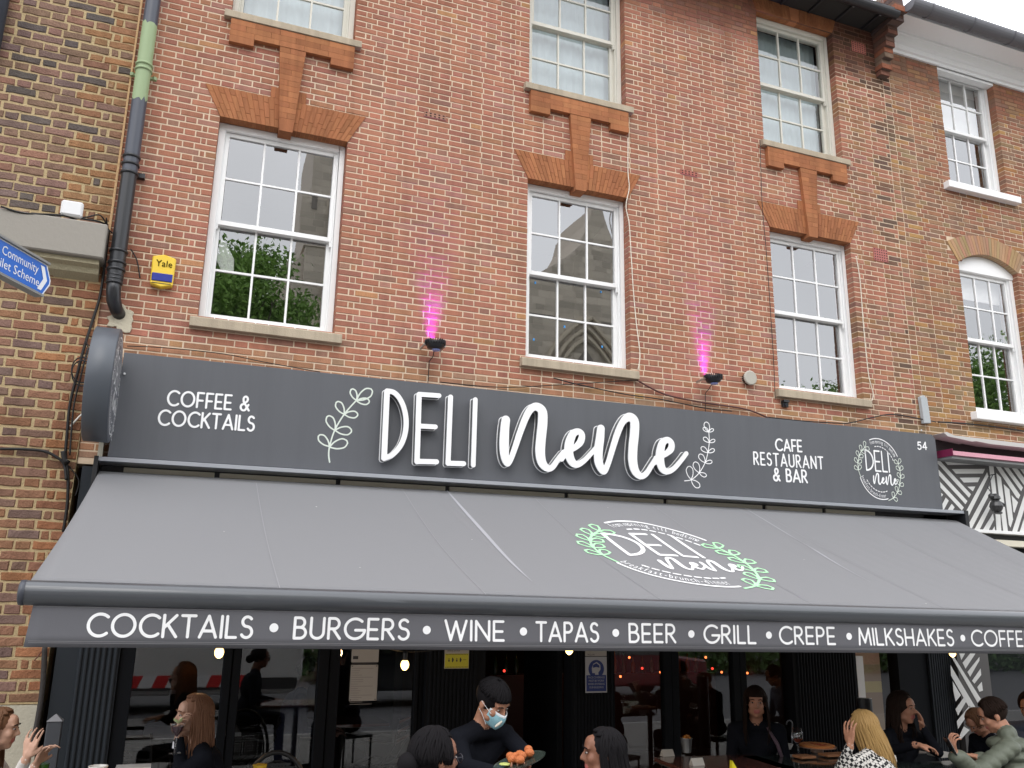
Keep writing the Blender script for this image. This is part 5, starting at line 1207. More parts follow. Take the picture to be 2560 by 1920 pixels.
def chair(x, y, rot, label):
    t = empty('folding_chair', (x, y, 0), label, 'chair', 'slatted chairs inside the cafe'); c_, s_ = math.cos(rot), math.sin(rot); P = lambda u, v, z: (x+u*c_-v*s_, y+u*s_+v*c_, z)
    for s in (-.2, .2):
        MB().tube([P(s, .2, .02), P(s, -.18, .62), P(s, -.22, .86)], .011, 6).build('leg', FRM, t); MB().tube([P(s, -.2, .02), P(s, .2, .45)], .011, 6).build('leg', FRM, t)
        MB().tube([P(s, -.2, .64), P(s, .05, .66), P(s, .2, .62), P(s, .2, .46)], .012, 6).build('armrest', FRM, t)
    for k in range(5): MB().prism([P(-.2, -.18+k*.078, 0)[:2], P(.2, -.18+k*.078, 0)[:2], P(.2, -.12+k*.078, 0)[:2], P(-.2, -.12+k*.078, 0)[:2]], 'z', .45, .465).build('slat', FRM, t)
    for k in range(3): MB().tube([P(-.2, -.20-.006*k, .66+k*.08), P(.2, -.20-.006*k, .66+k*.08)], .016, 6).build('slat', FRM, t)
    return t
chair(-.02, 1.2, R(-90), 'black slatted chair inside at the far left of the glass'); chair(.95, 1.4, R(70), 'black slatted chair inside left of the first mullion')
chair(1.3, .9, R(160), 'black slatted chair inside behind the second pane'); chair(2.0, 1.0, R(60), 'black slatted chair inside behind the third pane')
chair(-.05, .55, R(-30), 'black slatted chair just inside the left pane')
# rattan chair with a round back
rx, ry, rz = dep(700, 1885, 5.6)
rc_ = empty('rattan_chair', (rx, ry, 0), 'round backed black rattan chair at the lower left', 'chair')
arcp = [(rx-.24*math.cos(a_), ry+.05+.12*math.sin(a_), .50+.40*math.sin(a_)) for a_ in np.linspace(0, math.pi, 16)]
MB().tube(arcp, .016, 8).build('back_hoop', FRM, rc_, smooth=True); MB().tube([(p[0]*.0+rx+(p[0]-rx)*.86, p[1]-.01, .5+(p[2]-.5)*.86) for p in arcp], .008, 6).build('back_hoop', FRM, rc_)
wv = MB()
for i in range(-9, 10):
    u = i*.022; h = .40*math.sqrt(max(0, 1-(u/.21)**2)); wv.box((rx+u-.007, ry+.14-.04, .5), (rx+u+.007, ry+.143-.04, .5+h*.86))
for j in range(15):
    z = .52+j*.022; hw = .205*math.sqrt(max(0, 1-((z-.5)/.36)**2)); wv.box((rx-hw, ry+.1-.004, z), (rx+hw, ry+.1-.001, z+.014))
o = wv.build('woven_back', mat('rattan', (.025, .028, .028), .6), rc_); o['kind'] = 'stuff'
MB().lathe((rx, ry-.08, .42), [(.2, 0), (.22, .03), (.2, .05)], 20).build('seat', mat('rattan', (.025, .028, .028), .6), rc_)
for dx, dy in ((-.16, .08), (.16, .08), (-.16, -.22), (.16, -.22)): MB().tube([(rx+dx, ry+dy, 0), (rx+dx*.9, ry+dy*.9, .43)], .014, 6).build('leg', FRM, rc_)
# tableware
CH = mat('china', (.75, .74, .72), .2, coat=.4); WG = glass_mat('wine_glass', .10, tint=(.97, .97, .98))
def at_z(px, py, z):
    d = _f + _r2*(px-1280)/F_ - _u2*(py-960)/F_; t = (z-CAM[2])/d[2]; return CAM+d*t
cpx = at_z(246, 1914, .845)
cp = MB().lathe((cpx[0], cpx[1], .75), [(.03, 0), (.035, .005), (.055, .06), (.058, .095), (.052, .093), (.045, .03), (.0, .02)], 24).build('cup', CH, smooth=True); tag(cp, 'white china cup on the table at the lower left', 'cup')
tq = at_z(330, 1916, .77); pl = MB().prism([(tq[0]-.1, tq[1]-.07), (tq[0]+.12, tq[1]-.07), (tq[0]+.12, tq[1]+.08), (tq[0]-.1, tq[1]+.08)], 'z', .752, .772).build('napkin_holder', CH); tag(pl, 'white rectangular dish beside the white cup', 'dish')
yq = at_z(650, 1912, .86); yg = MB().lathe((yq[0], yq[1], .752), [(.03, 0), (.005, .01), (.005, .05), (.04, .09), (.045, .11), (.0, .108)], 18).build('yellow_drink', mat('yellow_drink', (.75, .48, .03), .2, coat=.5)); tag(yg, 'yellow drink in a stemmed glass beside the rattan chair', 'drink')
bk = at_z(1717, 1880, .755); bkt = empty('chip_bucket', (bk[0], bk[1], .75), 'small metal bucket of chips on the glossy brown table', 'bucket')
MB().lathe((bk[0], bk[1], .751), [(.032, 0), (.033, .004), (.046, .105), (.049, .108), (.046, .11), (.04, .1)], 20).build('pail', mat('steel', (.4, .4, .4), .3, metal=.8), bkt, smooth=True)
for i in range(16):
    a_ = rnd.uniform(0, 6.28); r_ = rnd.uniform(0, .03); MB().tube([(bk[0]+r_*math.cos(a_), bk[1]+r_*math.sin(a_), .82), (bk[0]+r_*1.3*math.cos(a_), bk[1]+r_*1.3*math.sin(a_), .82+rnd.uniform(.045, .065))], .008, 4).build('chip', mat('chip_gold', (.55, .22, .04), .6), bkt)
for (px, py), lb in (((1668, 1880), 'folded white menu card on the brown table, left of the chip bucket'), ((1742, 1902), 'folded white menu card at the near edge of the brown table')):
    q = at_z(px, py, .78); tc_ = MB().prism([(q[1]-.03, .751), (q[1], .80), (q[1]+.03, .751)], 'x', q[0]-.05, q[0]+.05).build('menu_card', mat('card', (.5, .47, .42), .6)); tag(tc_, lb, 'menu card', 'folded menu cards')
def wine(px, py, z, label):
    q = at_z(px, py, z); t = empty('wine_glass', (q[0], q[1], z), label, 'wine glass', 'wine glasses on the terrace table')
    MB().lathe((q[0], q[1], z), [(.035, 0), (.034, .003), (.005, .008), (.004, .08), (.02, .09), (.042, .12), (.046, .15), (.036, .20)], 20).build('glass', WG, t, smooth=True)
    MB().lathe((q[0], q[1], z+.0), [(.004, .088), (.018, .094), (.040, .122), (.0, .1225)], 16).build('wine', mat('rose_wine', (.25, .05, .03), .1, coat=.5), t)
wine(1926, 1876, .757, 'tall wine glass in front of the woman with a fringe'); wine(1996, 1887, .757, 'wine glass of rosé beside the pizza')
pz = at_z(2042, 1866, .80); pz_t = empty('pizza_plate', (pz[0], pz[1], .76), 'pizza on a raised plate between the wine glass and the blonde woman', 'pizza')
MB().lathe((pz[0], pz[1], .757), [(.05, 0), (.05, .03), (.15, .038), (.155, .046), (.14, .044)], 28).build('plate', mat('plate_terra', (.4, .25, .18), .3), pz_t)
MB().lathe((pz[0], pz[1], .80), [(.135, 0), (.14, .012), (.125, .018), (.0, .014)], 24).build('crust', mat('crust', (.45, .17, .05), .7, var=.35, vs=40, bump=.5), pz_t)
for i in range(9): a_ = rnd.uniform(0, 6.28); r_ = rnd.uniform(0, .1); MB().ell((pz[0]+r_*math.cos(a_), pz[1]+r_*math.sin(a_), .815), (.016, .016, .006), 8).build('topping', mat('topping', (.35, .05, .02), .5), pz_t)
for (px, py, w_, lb, nm) in ((1968, 1868, .06, 'small white bowl beside the tall wine glass', 'bowl'), (2085, 1885, .11, 'wooden board of food in front of the blonde woman', 'food_board'), (2010, 1890, .07, 'slim wooden serving board near the table edge', 'serving_board')):
    q = at_z(px, py, .77)
    if nm == 'bowl': o = MB().lathe((q[0], q[1], .757), [(.03, 0), (.05, .04), (.046, .04), (.02, .01)], 16).build(nm, CH)
    else: o = MB().box((q[0]-w_, q[1]-.06, .757), (q[0]+w_, q[1]+.06, .775)).build(nm, mat('wood_board', (.25, .11, .05), .5, var=.3, vs=20), auto=.004)
    tag(o, lb, nm.replace('_', ' '))
q = at_z(2362, 1888, .76); nk = MB().prism([(q[0]-.12, .757), (q[0]-.13, .79), (q[0]-.06, .80), (q[0]+.08, .765), (q[0]+.08, .757)], 'y', q[1]-.08, q[1]+.06).build('napkin', mat('napkin', (.6, .58, .54), .8)); tag(nk, 'crumpled cream napkin on the table by the man with a phone', 'napkin')
q = at_z(2300, 1880, .76); pp = MB().box((q[0]-.09, q[1]-.05, .757), (q[0]+.07, q[1]+.07, .7585)).build('paper_menu', mat('card2', (.42, .40, .40), .5)); tag(pp, 'flat printed menu on the table in front of the dark haired woman', 'menu')
q = at_z(1832, 1912, .79); ys = MB().prism([(q[0]-.02, .752), (q[0]+.035, .752), (q[0]-.012, .82)], 'y', q[1]-.015, q[1]+.015).build('lemon_wedge', mat('lemon', (.75, .65, .02), .4)); tag(ys, 'bright yellow wedge standing on the near brown table', 'lemon wedge')
hk = at_z(2040, 1880, .76); cane = MB().tube([(hk[0]+.0, hk[1]+.3, .76), (hk[0]+.015, hk[1]+.3, .90), (hk[0]+.02, hk[1]+.3, .93)]+[(hk[0]-.01+.03*math.cos(a_), hk[1]+.3, .935+.03*math.sin(a_)) for a_ in np.linspace(.2, 3.3, 9)], .006, 6).build('glass_straw', mat('straw', (.14, .15, .17), .3), smooth=True); tag(cane, 'grey hooked straw standing in a glass behind the pizza', 'straw')

bl_ = empty('bar_lights', (4.9, 3.2, 2.1), 'row of small red and amber lamps deep inside behind the right panes', 'lights')
for i in range(13):
    x = 4.1+i*.33+rnd.uniform(-.1, .1); z = rnd.choice([1.02, 1.08, 1.25]); y = 2.6+rnd.uniform(0, 1)
    MB().ell((x, y, z), (.016, .016, .016), 8).build('bulb', mat('amber_glow', (1, .3, .1), .3, emit=(1, .22, .06), es=3) if i % 3 else mat('red_glow', (1, .1, .05), .3, emit=(1, .05, .03), es=2.5), bl_)
sh = empty('drinks_shelf', (5.2, 3.7, 0), 'dark bar shelf with bottles deep inside the cafe', 'shelf')
MB().box((4.0, 3.6, 0), (7.4, 3.9, 1.0)).build('counter', mat('counter_wood', (.07, .03, .018), .4), sh)
for i in range(22):
    x = 4.1+i*.145; h = rnd.uniform(.2, .32); MB().lathe((x, 3.68, 1.001), [(.032, 0), (.034, .01), (.034, h*.6), (.012, h*.78), (.012, h)], 10).build('bottle', mat(rnd.choice(['bottle_green', 'bottle_amber', 'bottle_clear']), {'g': (.02, .06, .03), 'a': (.15, .05, .01), 'c': (.2, .2, .2)}['g' if i % 3 == 0 else 'a'], .1, coat=.5), sh, smooth=True)
ld = bpy.data.lights.new('bar_glow', 'POINT'); ld.energy = 5; ld.color = (1, .35, .15); ld.shadow_soft_size = .1; lo = bpy.data.objects.new('bar_glow', ld); COL.objects.link(lo); lo.location = (5.4, 3.0, 1.9); adopt(lo, bl_)
# ------------------------------------------------------------ the other side of the street (seen in the window glass)
CST = mat('church_stone', (.36, .32, .27), .95, .2, var=.45, vs=1.3, bump=.6, bs=6)
CSD = mat('church_stone_dark', (.2, .18, .155), .95)
ch = empty('church', (17, -30, 0), 'grey stone church gable across the road, mirrored in the middle window', 'church')
MB().prism([(10, 0), (27, 0), (27, 12.5), (22.4, 16.2), (21.0, 18.8), (20.2, 20.8), (19.8, 21.8), (19.6, 22.7), (19.2, 22.7), (19.0, 21.8), (18.4, 20.6), (17.2, 19.3), (15.4, 18.0), (13.0, 16.4), (10, 14.2)], 'y', -36, -30).build('gable', CST, ch)
for z in (15.9, 13.0, 10): MB().box((9.4, -30.12, z), (27.1, -29.98, z+.14)).build('string_course', CSD, ch)
cb_ = MB(); y_ = 0
for j in range(44):
    x_ = 9.6+(j % 2)*.3; z_ = j*.42
    while x_ < 26.5:
        w_ = rnd.uniform(.5, .95)
        if z_ < 12.3 and rnd.random() < .6: cb_.box((x_, -30.0-.0, z_), (x_+w_-.04, -29.97+rnd.uniform(0, .03), z_+.38))
        x_ += w_
o = cb_.build('stone_block', CST, ch); o['kind'] = 'stuff'
LE = [(10, 14.2), (13.0, 16.4), (15.4, 18.0), (17.2, 19.3), (18.4, 20.6), (19.0, 21.8), (19.2, 22.7)]; RE = [(27, 12.5), (22.4, 16.2), (21.0, 18.8), (20.2, 20.8), (19.8, 21.8), (19.6, 22.7)]
TB = mat('church_block', (1, 1, 1), .95, .2, tint=True, var=.3, vs=2.2, bump=.6, bs=8); cb2 = MB(); tn = []
def blocks(xl_, xr_, z0, z1, y):
    z = z0; j = 0
    while z < z1:
        h = rnd.uniform(.26, .40); a, b = xl_(z+h), xr_(z+h); x = a+.05-(rnd.random()*.3)
        while x < b-.15:
            w = rnd.uniform(.4, .95); k = rnd.uniform(.72, 1.12)
            cb2.box((max(x, a)+.01, y-rnd.uniform(.02, .05), z+.015), (min(x+w, b)-.02, y+.01, z+h-.015), 0, (.40*k, .36*k, .295*k)); x += w
        z += h
blocks(lambda z: np.interp(z, [p[1] for p in LE], [p[0] for p in LE]), lambda z: np.interp(z, [p[1] for p in RE], [p[0] for p in RE]), 12.3, 22.4, -30.0)
CE0 = len(cb2.f); blocks(lambda z: 4.1, lambda z: 7.4, 11.5, 23.8, -30.0)
me = cb2.mesh('stone_block', TB); tintattr(me, cb2.t); o = link('stone_block', me, ch); o['kind'] = 'stuff'
for k, r_ in enumerate((2.5, 2.2, 1.9)):
    pts = [(18.6-r_, 11.0)]+[(18.6+r_-2*r_*math.cos(R(a)), 11.8+2*r_*math.sin(R(a))) for a in range(0, 61, 6)]+[(18.6-r_+2*r_*math.cos(R(a)), 11.8+2*r_*math.sin(R(a))) for a in range(60, -1, -6)]+[(18.6+r_, 11.0)]
    MB().tube([(p[0], -29.9+k*.05, p[1]) for p in pts], .11, 6).build('arch_moulding', mat('church_pale', (.5, .44, .34), .9), ch)
MB().prism([(16.9, 8), (20.3, 8), (20.3, 12), (18.6, 14.6), (16.9, 12)], 'y', -29.97, -29.94).build('window', CSD, ch)
tw = empty('church_tower', (5.2, -30, 0), 'stone church tower across the road, mirrored in the left window', 'church tower')
MB().box((4.1, -35, 0), (7.4, -30, 24)).box((3.9, -35.2, 12.9), (7.6, -29.8, 13.1)).box((4.0, -35.2, 17.6), (7.5, -29.9, 17.8)).box((5.4, -30.3, 0), (6.0, -29.7, 21)).box((3.3, -34, 0), (4.11, -30.2, 16.4)).prism([(3.3, 16.4), (4.11, 16.4), (4.11, 17.4)], 'y', -34, -30.2).build('shaft', CST, tw)
for z_ in (14.6, 19.5): MB().box((4.55, -29.99, z_), (4.8, -29.95, z_+.6)).build('slit_window', CSD, tw)
LF = mat('leaf_green', (.26, .44, .08), .6, .3, var=.6, vs=1.2, var2=(.08, .18, .03)); BK = mat('bark', (.07, .055, .045), .9)
def tree(x, y, z0, cz, rx, rz, n, label, seed):
    q = random.Random(seed); t = empty('street_tree', (x, y, 0), label, 'tree', 'street trees across the road')
    MB().tube([(x, y, 0), (x+.1, y, z0), (x-.1, y, cz)], [.28, .2, .08], 10).build('trunk', BK, t, smooth=True)
    b = MB()
    for i in range(14): a = q.uniform(0, 6.28); e_ = q.uniform(.2, 1.2); b.tube([(x, y, z0+q.uniform(0, cz-z0)), (x+rx*.8*math.cos(a)*math.cos(e_), y+rx*.8*math.sin(a)*math.cos(e_), cz+rz*.7*math.sin(e_)-.5)], [.07, .015], 5)
    b.build('branch', BK, t)
    cl_s = [(q.gauss(0, .5), q.gauss(0, .5), q.gauss(0, .45)) for _ in range(34)]; vs = []; fs = []
    for i in range(n):
        c_ = cl_s[q.randrange(len(cl_s))]; p = [c_[k]+q.gauss(0, .17) for k in range(3)]
        P = np.array([x+p[0]*rx, y+p[1]*rx, cz+p[2]*rz]); u = np.array([q.gauss(0, 1) for _ in range(3)]); u /= np.linalg.norm(u); v = np.cross(u, [q.gauss(0, 1) for _ in range(3)]); v /= np.linalg.norm(v)+1e-9; s_ = q.uniform(.07, .13)
        k = len(vs); vs += [P-u*s_, P+v*s_*.5, P+u*s_, P-v*s_*.5]; fs.append((k, k+1, k+2, k+3))
    o = MB().add(vs, fs).build('leaf', LF, t); o['kind'] = 'stuff'
a = (1.2, -22)
tree(1.5, -22, 3, 11.2, 2.6, 2.4, 30000, 'leafy street tree across the road, mirrored in the left window', 3)
tree(24.5, -24, 3, 9.9, 2.6, 2.0, 22000, 'leafy street tree across the road, mirrored in the right window', 5)
tree(34, -22, 3, 10, 4.0, 5.0, 45000, 'tall street tree across the road, mirrored in the neighbour windows', 8)
# parked vehicles and a barrier on the road
CAR_W = mat('van_white', (.62, .62, .60), .3, .5, coat=.5); TY = mat('tyre', (.02, .02, .02), .8); HUB = mat('hub', (.4, .4, .4), .3, metal=.7); DG = glass_mat('car_glass', .3, tint=(.2, .2, .2))
def vehicle(x0, x1, y0, y1, prof, wheels, m, label, cat, r=.33):
    t = empty('parked_'+cat, ((x0+x1)/2, (y0+y1)/2, -.12), label, cat)
    MB().prism(prof, 'y', y0, y1).build('body', m, t, auto=.05)
    for wx in wheels:
        for yy in (y1+.01, y0-.01):
            s = 1 if yy > y0+.5 else -1
            w_ = MB().lathe((wx, yy-s*.2, -.12+r), [(r*.6, 0), (r, .02*s), (r, .18*s), (r*.9, .2*s), (r*.55, .2*s), (r*.5, .17*s)], 22, 'y').build('wheel', TY, t, smooth=False)
            MB().lathe((wx, yy-s*.02, -.12+r), [(r*.5, 0), (r*.45, .015*s), (.04, .02*s)], 16, 'y').build('rim', HUB, w_)
    return t
van = vehicle(-4.2, 2.6, -12, -10.1, [(-4.2, .2), (2.4, .2), (2.6, .5), (2.6, 2.1), (2.4, 2.35), (-3.0, 2.35), (-3.9, 1.3), (-4.2, 1.0)], (-3.2, 1.55), CAR_W, 'white van parked on the far side behind the camera', 'van')
MB().box((-2.6, -10.095, 1.3), (-1.7, -10.09, 2.0)).build('side_window', DG, van); MB().box((-4.1, -10.1, .3), (2.5, -10.05, .5)).build('bumper_strip', mat('black_plastic', (.03, .03, .03), .6), van)
car = vehicle(7.5, 11.8, -12, -10.3, [(7.5, .2), (11.8, .2), (11.8, .75), (11.0, .85), (10.3, 1.3), (8.6, 1.3), (7.8, .85), (7.5, .8)], (8.3, 11.0), mat('car_maroon', (.16, .012, .015), .25, coat=.8), 'dark red car parked behind the camera', 'car')
MB().prism([(8.0, .87), (8.7, 1.25), (10.2, 1.25), (10.8, .87)], 'y', -10.295, -10.29).build('side_window', DG, car)
car2 = vehicle(3.0, 6.9, -12, -10.3, [(3.0, .2), (6.9, .2), (6.9, .8), (6.0, .85), (5.3, 1.3), (3.9, 1.3), (3.2, .9), (3.0, .85)], (3.8, 6.1), mat('car_black', (.015, .018, .02), .2, coat=.8), 'black car parked behind the camera', 'car')
MB().prism([(3.4, .87), (4.0, 1.25), (5.2, 1.25), (5.8, .87)], 'y', -10.295, -10.29).build('side_window', DG, car2)
br = empty('road_barrier', (-.1, -9.2, -.12), 'red and white striped barrier behind the camera', 'barrier')
for i in range(14):
    x = -1.6+i*.22; MB().prism([(x, .42), (x+.22, .42), (x+.30, .62), (x+.08, .62)], 'y', -9.2, -9.17).build('panel', mat('barrier_red', (.6, .03, .03), .5) if i % 2 else mat('barrier_white', (.7, .7, .7), .5), br)
for x in (-1.5, 1.3): MB().box((x, -9.3, -.12), (x+.06, -9.05, .42)).build('leg', mat('barrier_white', (.7, .7, .7), .5), br)

RB = mat('far_brick', (.17, .085, .055), .9, var=.3, vs=2); FW = mat('far_white', (.6, .6, .58), .6)
for xa_, xb_, hh, yy, lb in ((27.5, 62, 8.5, -33, 'long red brick terrace across the road, right of the church'), (-45, 3.0, 10.5, -33, 'long red brick terrace across the road, left of the church tower')):
    t = empty('terrace_building', ((xa_+xb_)/2, yy, 0), lb, 'building')
    MB().box((xa_, yy-6, -.2), (xb_, yy, hh)).build('wall', RB, t); MB().prism([(yy-6.3, hh+.01), (yy+.3, hh+.01), (yy-3, hh+2.2)], 'x', xa_, xb_).build('roof', mat('slate', (.10, .10, .12), .7), t)
    x = xa_+1.5
    while x < xb_-2:
        for z in (.9, 3.9, 6.6):
            if z+1.6 < hh:
                w = MB().box((x, yy-.02, z), (x+1.1, yy+.06, z+1.6)).build('window', FW, t); MB().box((x+.1, yy+.062, z+.1), (x+1.0, yy+.07, z+1.5)).build('pane', DG, w)
        x += 2.6
HG = mat('hedge_leaf', (.05, .10, .025), .8, var=.5, vs=3)
q = random.Random(4); vs = []; fs = []
for i in range(26000):
    P = np.array([q.uniform(-20, 40), -17.5+q.gauss(0, .55), q.uniform(-.1, 2.3)*abs(q.gauss(.8, .25))]); u = np.array([q.gauss(0, 1) for _ in range(3)]); u /= np.linalg.norm(u); v = np.cross(u, [q.gauss(0, 1) for _ in range(3)]); v /= np.linalg.norm(v)+1e-9
    k = len(vs); vs += [P-u*.13, P+v*.07, P+u*.13, P-v*.07]; fs.append((k, k+1, k+2, k+3))
o = MB().add(vs, fs).build('churchyard_hedge', HG); tag(o, 'dark green hedge along the churchyard across the road', 'hedge', kind='stuff')
# ------------------------------------------------------------ people
SKIN = {'fair': mat('skin_fair', (.46, .27, .19), .5, .4, var=.1, vs=14), 'warm': mat('skin_warm', (.33, .16, .10), .5, .3, var=.2, vs=24), 'brown': mat('skin_brown', (.17, .075, .045), .5, .3, var=.2, vs=14), 'dark': mat('skin_dark', (.06, .035, .03), .5)}
LIP = mat('lips', (.40, .12, .10), .4)
BLC = mat('black_cloth', (.007, .0075, .010), .85, .03, var=.4, vs=9, bump=.5, bs=12)
NAVC = mat('navy_cloth', (.015, .017, .032), .85, .05)
CREAM = mat('cream_knit', (.62, .58, .54), .9, .2, bump=.4, bs=40)
OLV = mat('olive_quilted', (.085, .095, .070), .6, .4, var=.3, vs=9, bump=.5, bs=22)
BLUC = mat('blue_grey_cloth', (.06, .075, .11), .85)
def houndstooth():
    m = bpy.data.materials.new('houndstooth'); m.use_nodes = True; t = m.node_tree; b = t.nodes['Principled BSDF']; b.inputs['Roughness'].default_value = .9
    g = t.nodes.new('ShaderNodeNewGeometry'); mp = t.nodes.new('ShaderNodeMapping'); mp.inputs['Rotation'].default_value = (.5, .35, .75); t.links.new(g.outputs['Position'], mp.inputs[0])
    nz = t.nodes.new('ShaderNodeTexNoise'); nz.inputs['Scale'].default_value = 6; t.links.new(g.outputs['Position'], nz.inputs['Vector'])
    va = t.nodes.new('ShaderNodeVectorMath'); va.operation = 'MULTIPLY_ADD'; va.inputs[1].default_value = (.03, .03, .03); t.links.new(nz.outputs['Color'], va.inputs[0]); t.links.new(mp.outputs[0], va.inputs[2])
    c = t.nodes.new('ShaderNodeTexChecker'); c.inputs['Scale'].default_value = 46; c.inputs[1].default_value = (.012, .012, .013, 1); c.inputs[2].default_value = (.60, .58, .54, 1); t.links.new(va.outputs[0], c.inputs['Vector'])
    t.links.new(c.outputs['Color'], b.inputs['Base Color']); return m
HND = houndstooth()
def hairmat(name, a, b):
    return mat(name, a, .6, .03 if a[0] < .05 else .25, var=.95, vs=34, var2=b, stretch=(1, 1, .12), sheen=.0)
HAIR = {'brown': hairmat('hair_brown', (.10, .04, .022), (.19, .09, .05)), 'black': hairmat('hair_black', (.006, .006, .007), (.012, .011, .012)), 'blonde': hairmat('hair_blonde', (.55, .38, .16), (.36, .22, .08)), 'dark': hairmat('hair_dark', (.011, .008, .007), (.022, .014, .011)), 'honey': hairmat('hair_honey', (.30, .17, .07), (.13, .06, .03))}
V3 = lambda *a: np.array(a, float)
def unit(v): return v/(np.linalg.norm(v)+1e-9)
class Body:
    def __init__(s): s.p = []
    def cap(s, a, b, ra, rb, lab): s.p.append(('c', np.array(a, float), np.array(b, float), ra, rb, lab))
    def ell(s, c, r, lab, rot=None): s.p.append(('e', np.array(c, float), np.array(r, float), np.eye(3) if rot is None else np.array(rot), 0, lab))
    def chain(s, pts, rs, lab):
        for i in range(len(pts)-1): s.cap(pts[i], pts[i+1], rs[i], rs[i+1], lab)
    def mesh(s, name, mats, voxel):
        mb = MB()
        for q in s.p:
            if q[0] == 'e': mb.ell(q[1], q[2], 14, 0, q[3])
            else:
                a, b, ra, rb = q[1:5]; d = b-a; L = np.linalg.norm(d)
                if L > 1e-4:
                    u = d/L; pts = [a-u*ra*.98, a-u*ra*.7, a, b, b+u*rb*.7, b+u*rb*.98]; mb.tube(pts, [ra*.2, ra*.71, ra, rb, rb*.71, rb*.2], 12)
                else: mb.ell(a, (ra, ra, ra), 12)
        me = mb.mesh(name, BLC); bm = bmesh.new(); bm.from_mesh(me); bmesh.ops.recalc_face_normals(bm, faces=bm.faces); bm.to_mesh(me); bm.free()
        o = bpy.data.objects.new(name, me); COL.objects.link(o); md = o.modifiers.new('r', 'REMESH'); md.mode = 'VOXEL'; md.voxel_size = voxel
        dg = bpy.context.evaluated_depsgraph_get(); dg.update(); m2 = bpy.data.meshes.new_from_object(o.evaluated_get(dg)); bpy.data.objects.remove(o); bpy.data.meshes.remove(me)
        n = len(m2.vertices); co = np.empty(n*3, np.float32); m2.vertices.foreach_get('co', co); co = co.reshape(-1, 3).astype(float)
        ed = np.empty(len(m2.edges)*2, np.int32); m2.edges.foreach_get('vertices', ed); ed = ed.reshape(-1, 2)
        for _ in range(3):
            acc = np.zeros_like(co); cnt = np.zeros(n); np.add.at(acc, ed[:, 0], co[ed[:, 1]]); np.add.at(acc, ed[:, 1], co[ed[:, 0]]); np.add.at(cnt, ed[:, 0], 1); np.add.at(cnt, ed[:, 1], 1)
            co = co*.5+.5*acc/np.maximum(cnt, 1)[:, None]
        m2.vertices.foreach_set('co', co.astype(np.float32).ravel())
        labs = sorted({q[5] for q in s.p}); best = np.full(n, 1e9); lab = np.zeros(n, int)
        for q in s.p:
            if q[0] == 'e': l = (co-q[1])@q[3]; k = np.linalg.norm(l/q[2], axis=1); d = (k-1)*q[2].min()
            else:
                a, b, ra, rb = q[1:5]; ab = b-a; t = np.clip(((co-a)@ab)/max(ab@ab, 1e-9), 0, 1); d = np.linalg.norm(co-a-t[:, None]*ab, axis=1)-(ra+t*(rb-ra))
            d = np.abs(d)-(.004 if q[5] == 'lip' else 0); w = d < best; best[w] = d[w]; lab[w] = labs.index(q[5])
        lv = np.empty(len(m2.loops), np.int32); m2.loops.foreach_get('vertex_index', lv); st_ = np.empty(len(m2.polygons), np.int32); m2.polygons.foreach_get('loop_start', st_)
        m2.materials.clear(); [m2.materials.append(mats[x]) for x in labs]
        m2.polygons.foreach_set('material_index', lab[lv[st_]]); m2.polygons.foreach_set('use_smooth', [True]*len(m2.polygons)); m2.name = name; m2.update(); return m2
def hand(B, w, d, n, side, curl=.5, lab='skin', k=1.0, point=False):
    """palm from wrist w along d, palm faces n"""
    d = unit(d); n = unit(n-d*(n@d)); r = np.cross(d, n)*side
    B.cap(w-d*.01, w+d*.03, .022*k, .022*k, lab)
    d0 = d
    for i, (o_, L) in enumerate(((-.028, .92), (-.010, 1.0), (.010, .95), (.028, .78))):
        d = unit(d0+r*o_*5.5)
        kn = w+d*(.085*k)+r*o_*k; B.cap(w+d*.02+r*o_*.6*k, kn, .0135*k, .0115*k, lab)
        a = 0; p = kn
        for j, l in enumerate((.042, .027, .022)):
            a += (curl if not (point and i == 0) else .08)*(1.1 if j else .7); q = p+(d*math.cos(a)+n*math.sin(a))*l*L*k; B.cap(p, q, (.0095-.0008*j)*k, (.0088-.001*j)*k, lab); p = q
    d = d0; t0 = w+d*.025-r*.024*k; t1 = t0+(d*.55-r*.65+n*.35)*.045*k; t2 = t1+unit(d*.9-r*.1+n*.5)*.032*k; B.cap(t0, t1, .015*k, .0115*k, lab); B.cap(t1, t2, .0115*k, .009*k, lab)
def face_eyes(root, Mx, c, s, brow, lid=False):
    P = lambda x, y, z: c+Mx@(V3(x, y, z)*s)
    for sd in (-1, 1):
        MB().ell(P(sd*.031, .0812, .012), (.0115*s, .006*s, .0048*s), 10, 0, Mx).build('eye', mat('eye_white', (.36, .32, .30), .2), root, smooth=True)
        MB().ell(P(sd*.031, .0865, .0115), (.0055*s, .0035*s, .006*s), 8, 0, Mx).build('iris', mat('iris', (.03, .018, .012), .15), root, smooth=True)
        MB().tube([P(sd*.014, .094, .032), P(sd*.032, .0925, .037), P(sd*.050, .080, .031)], [.0028*s, .0036*s, .002*s], 6).build('eyebrow', brow, root, smooth=True)
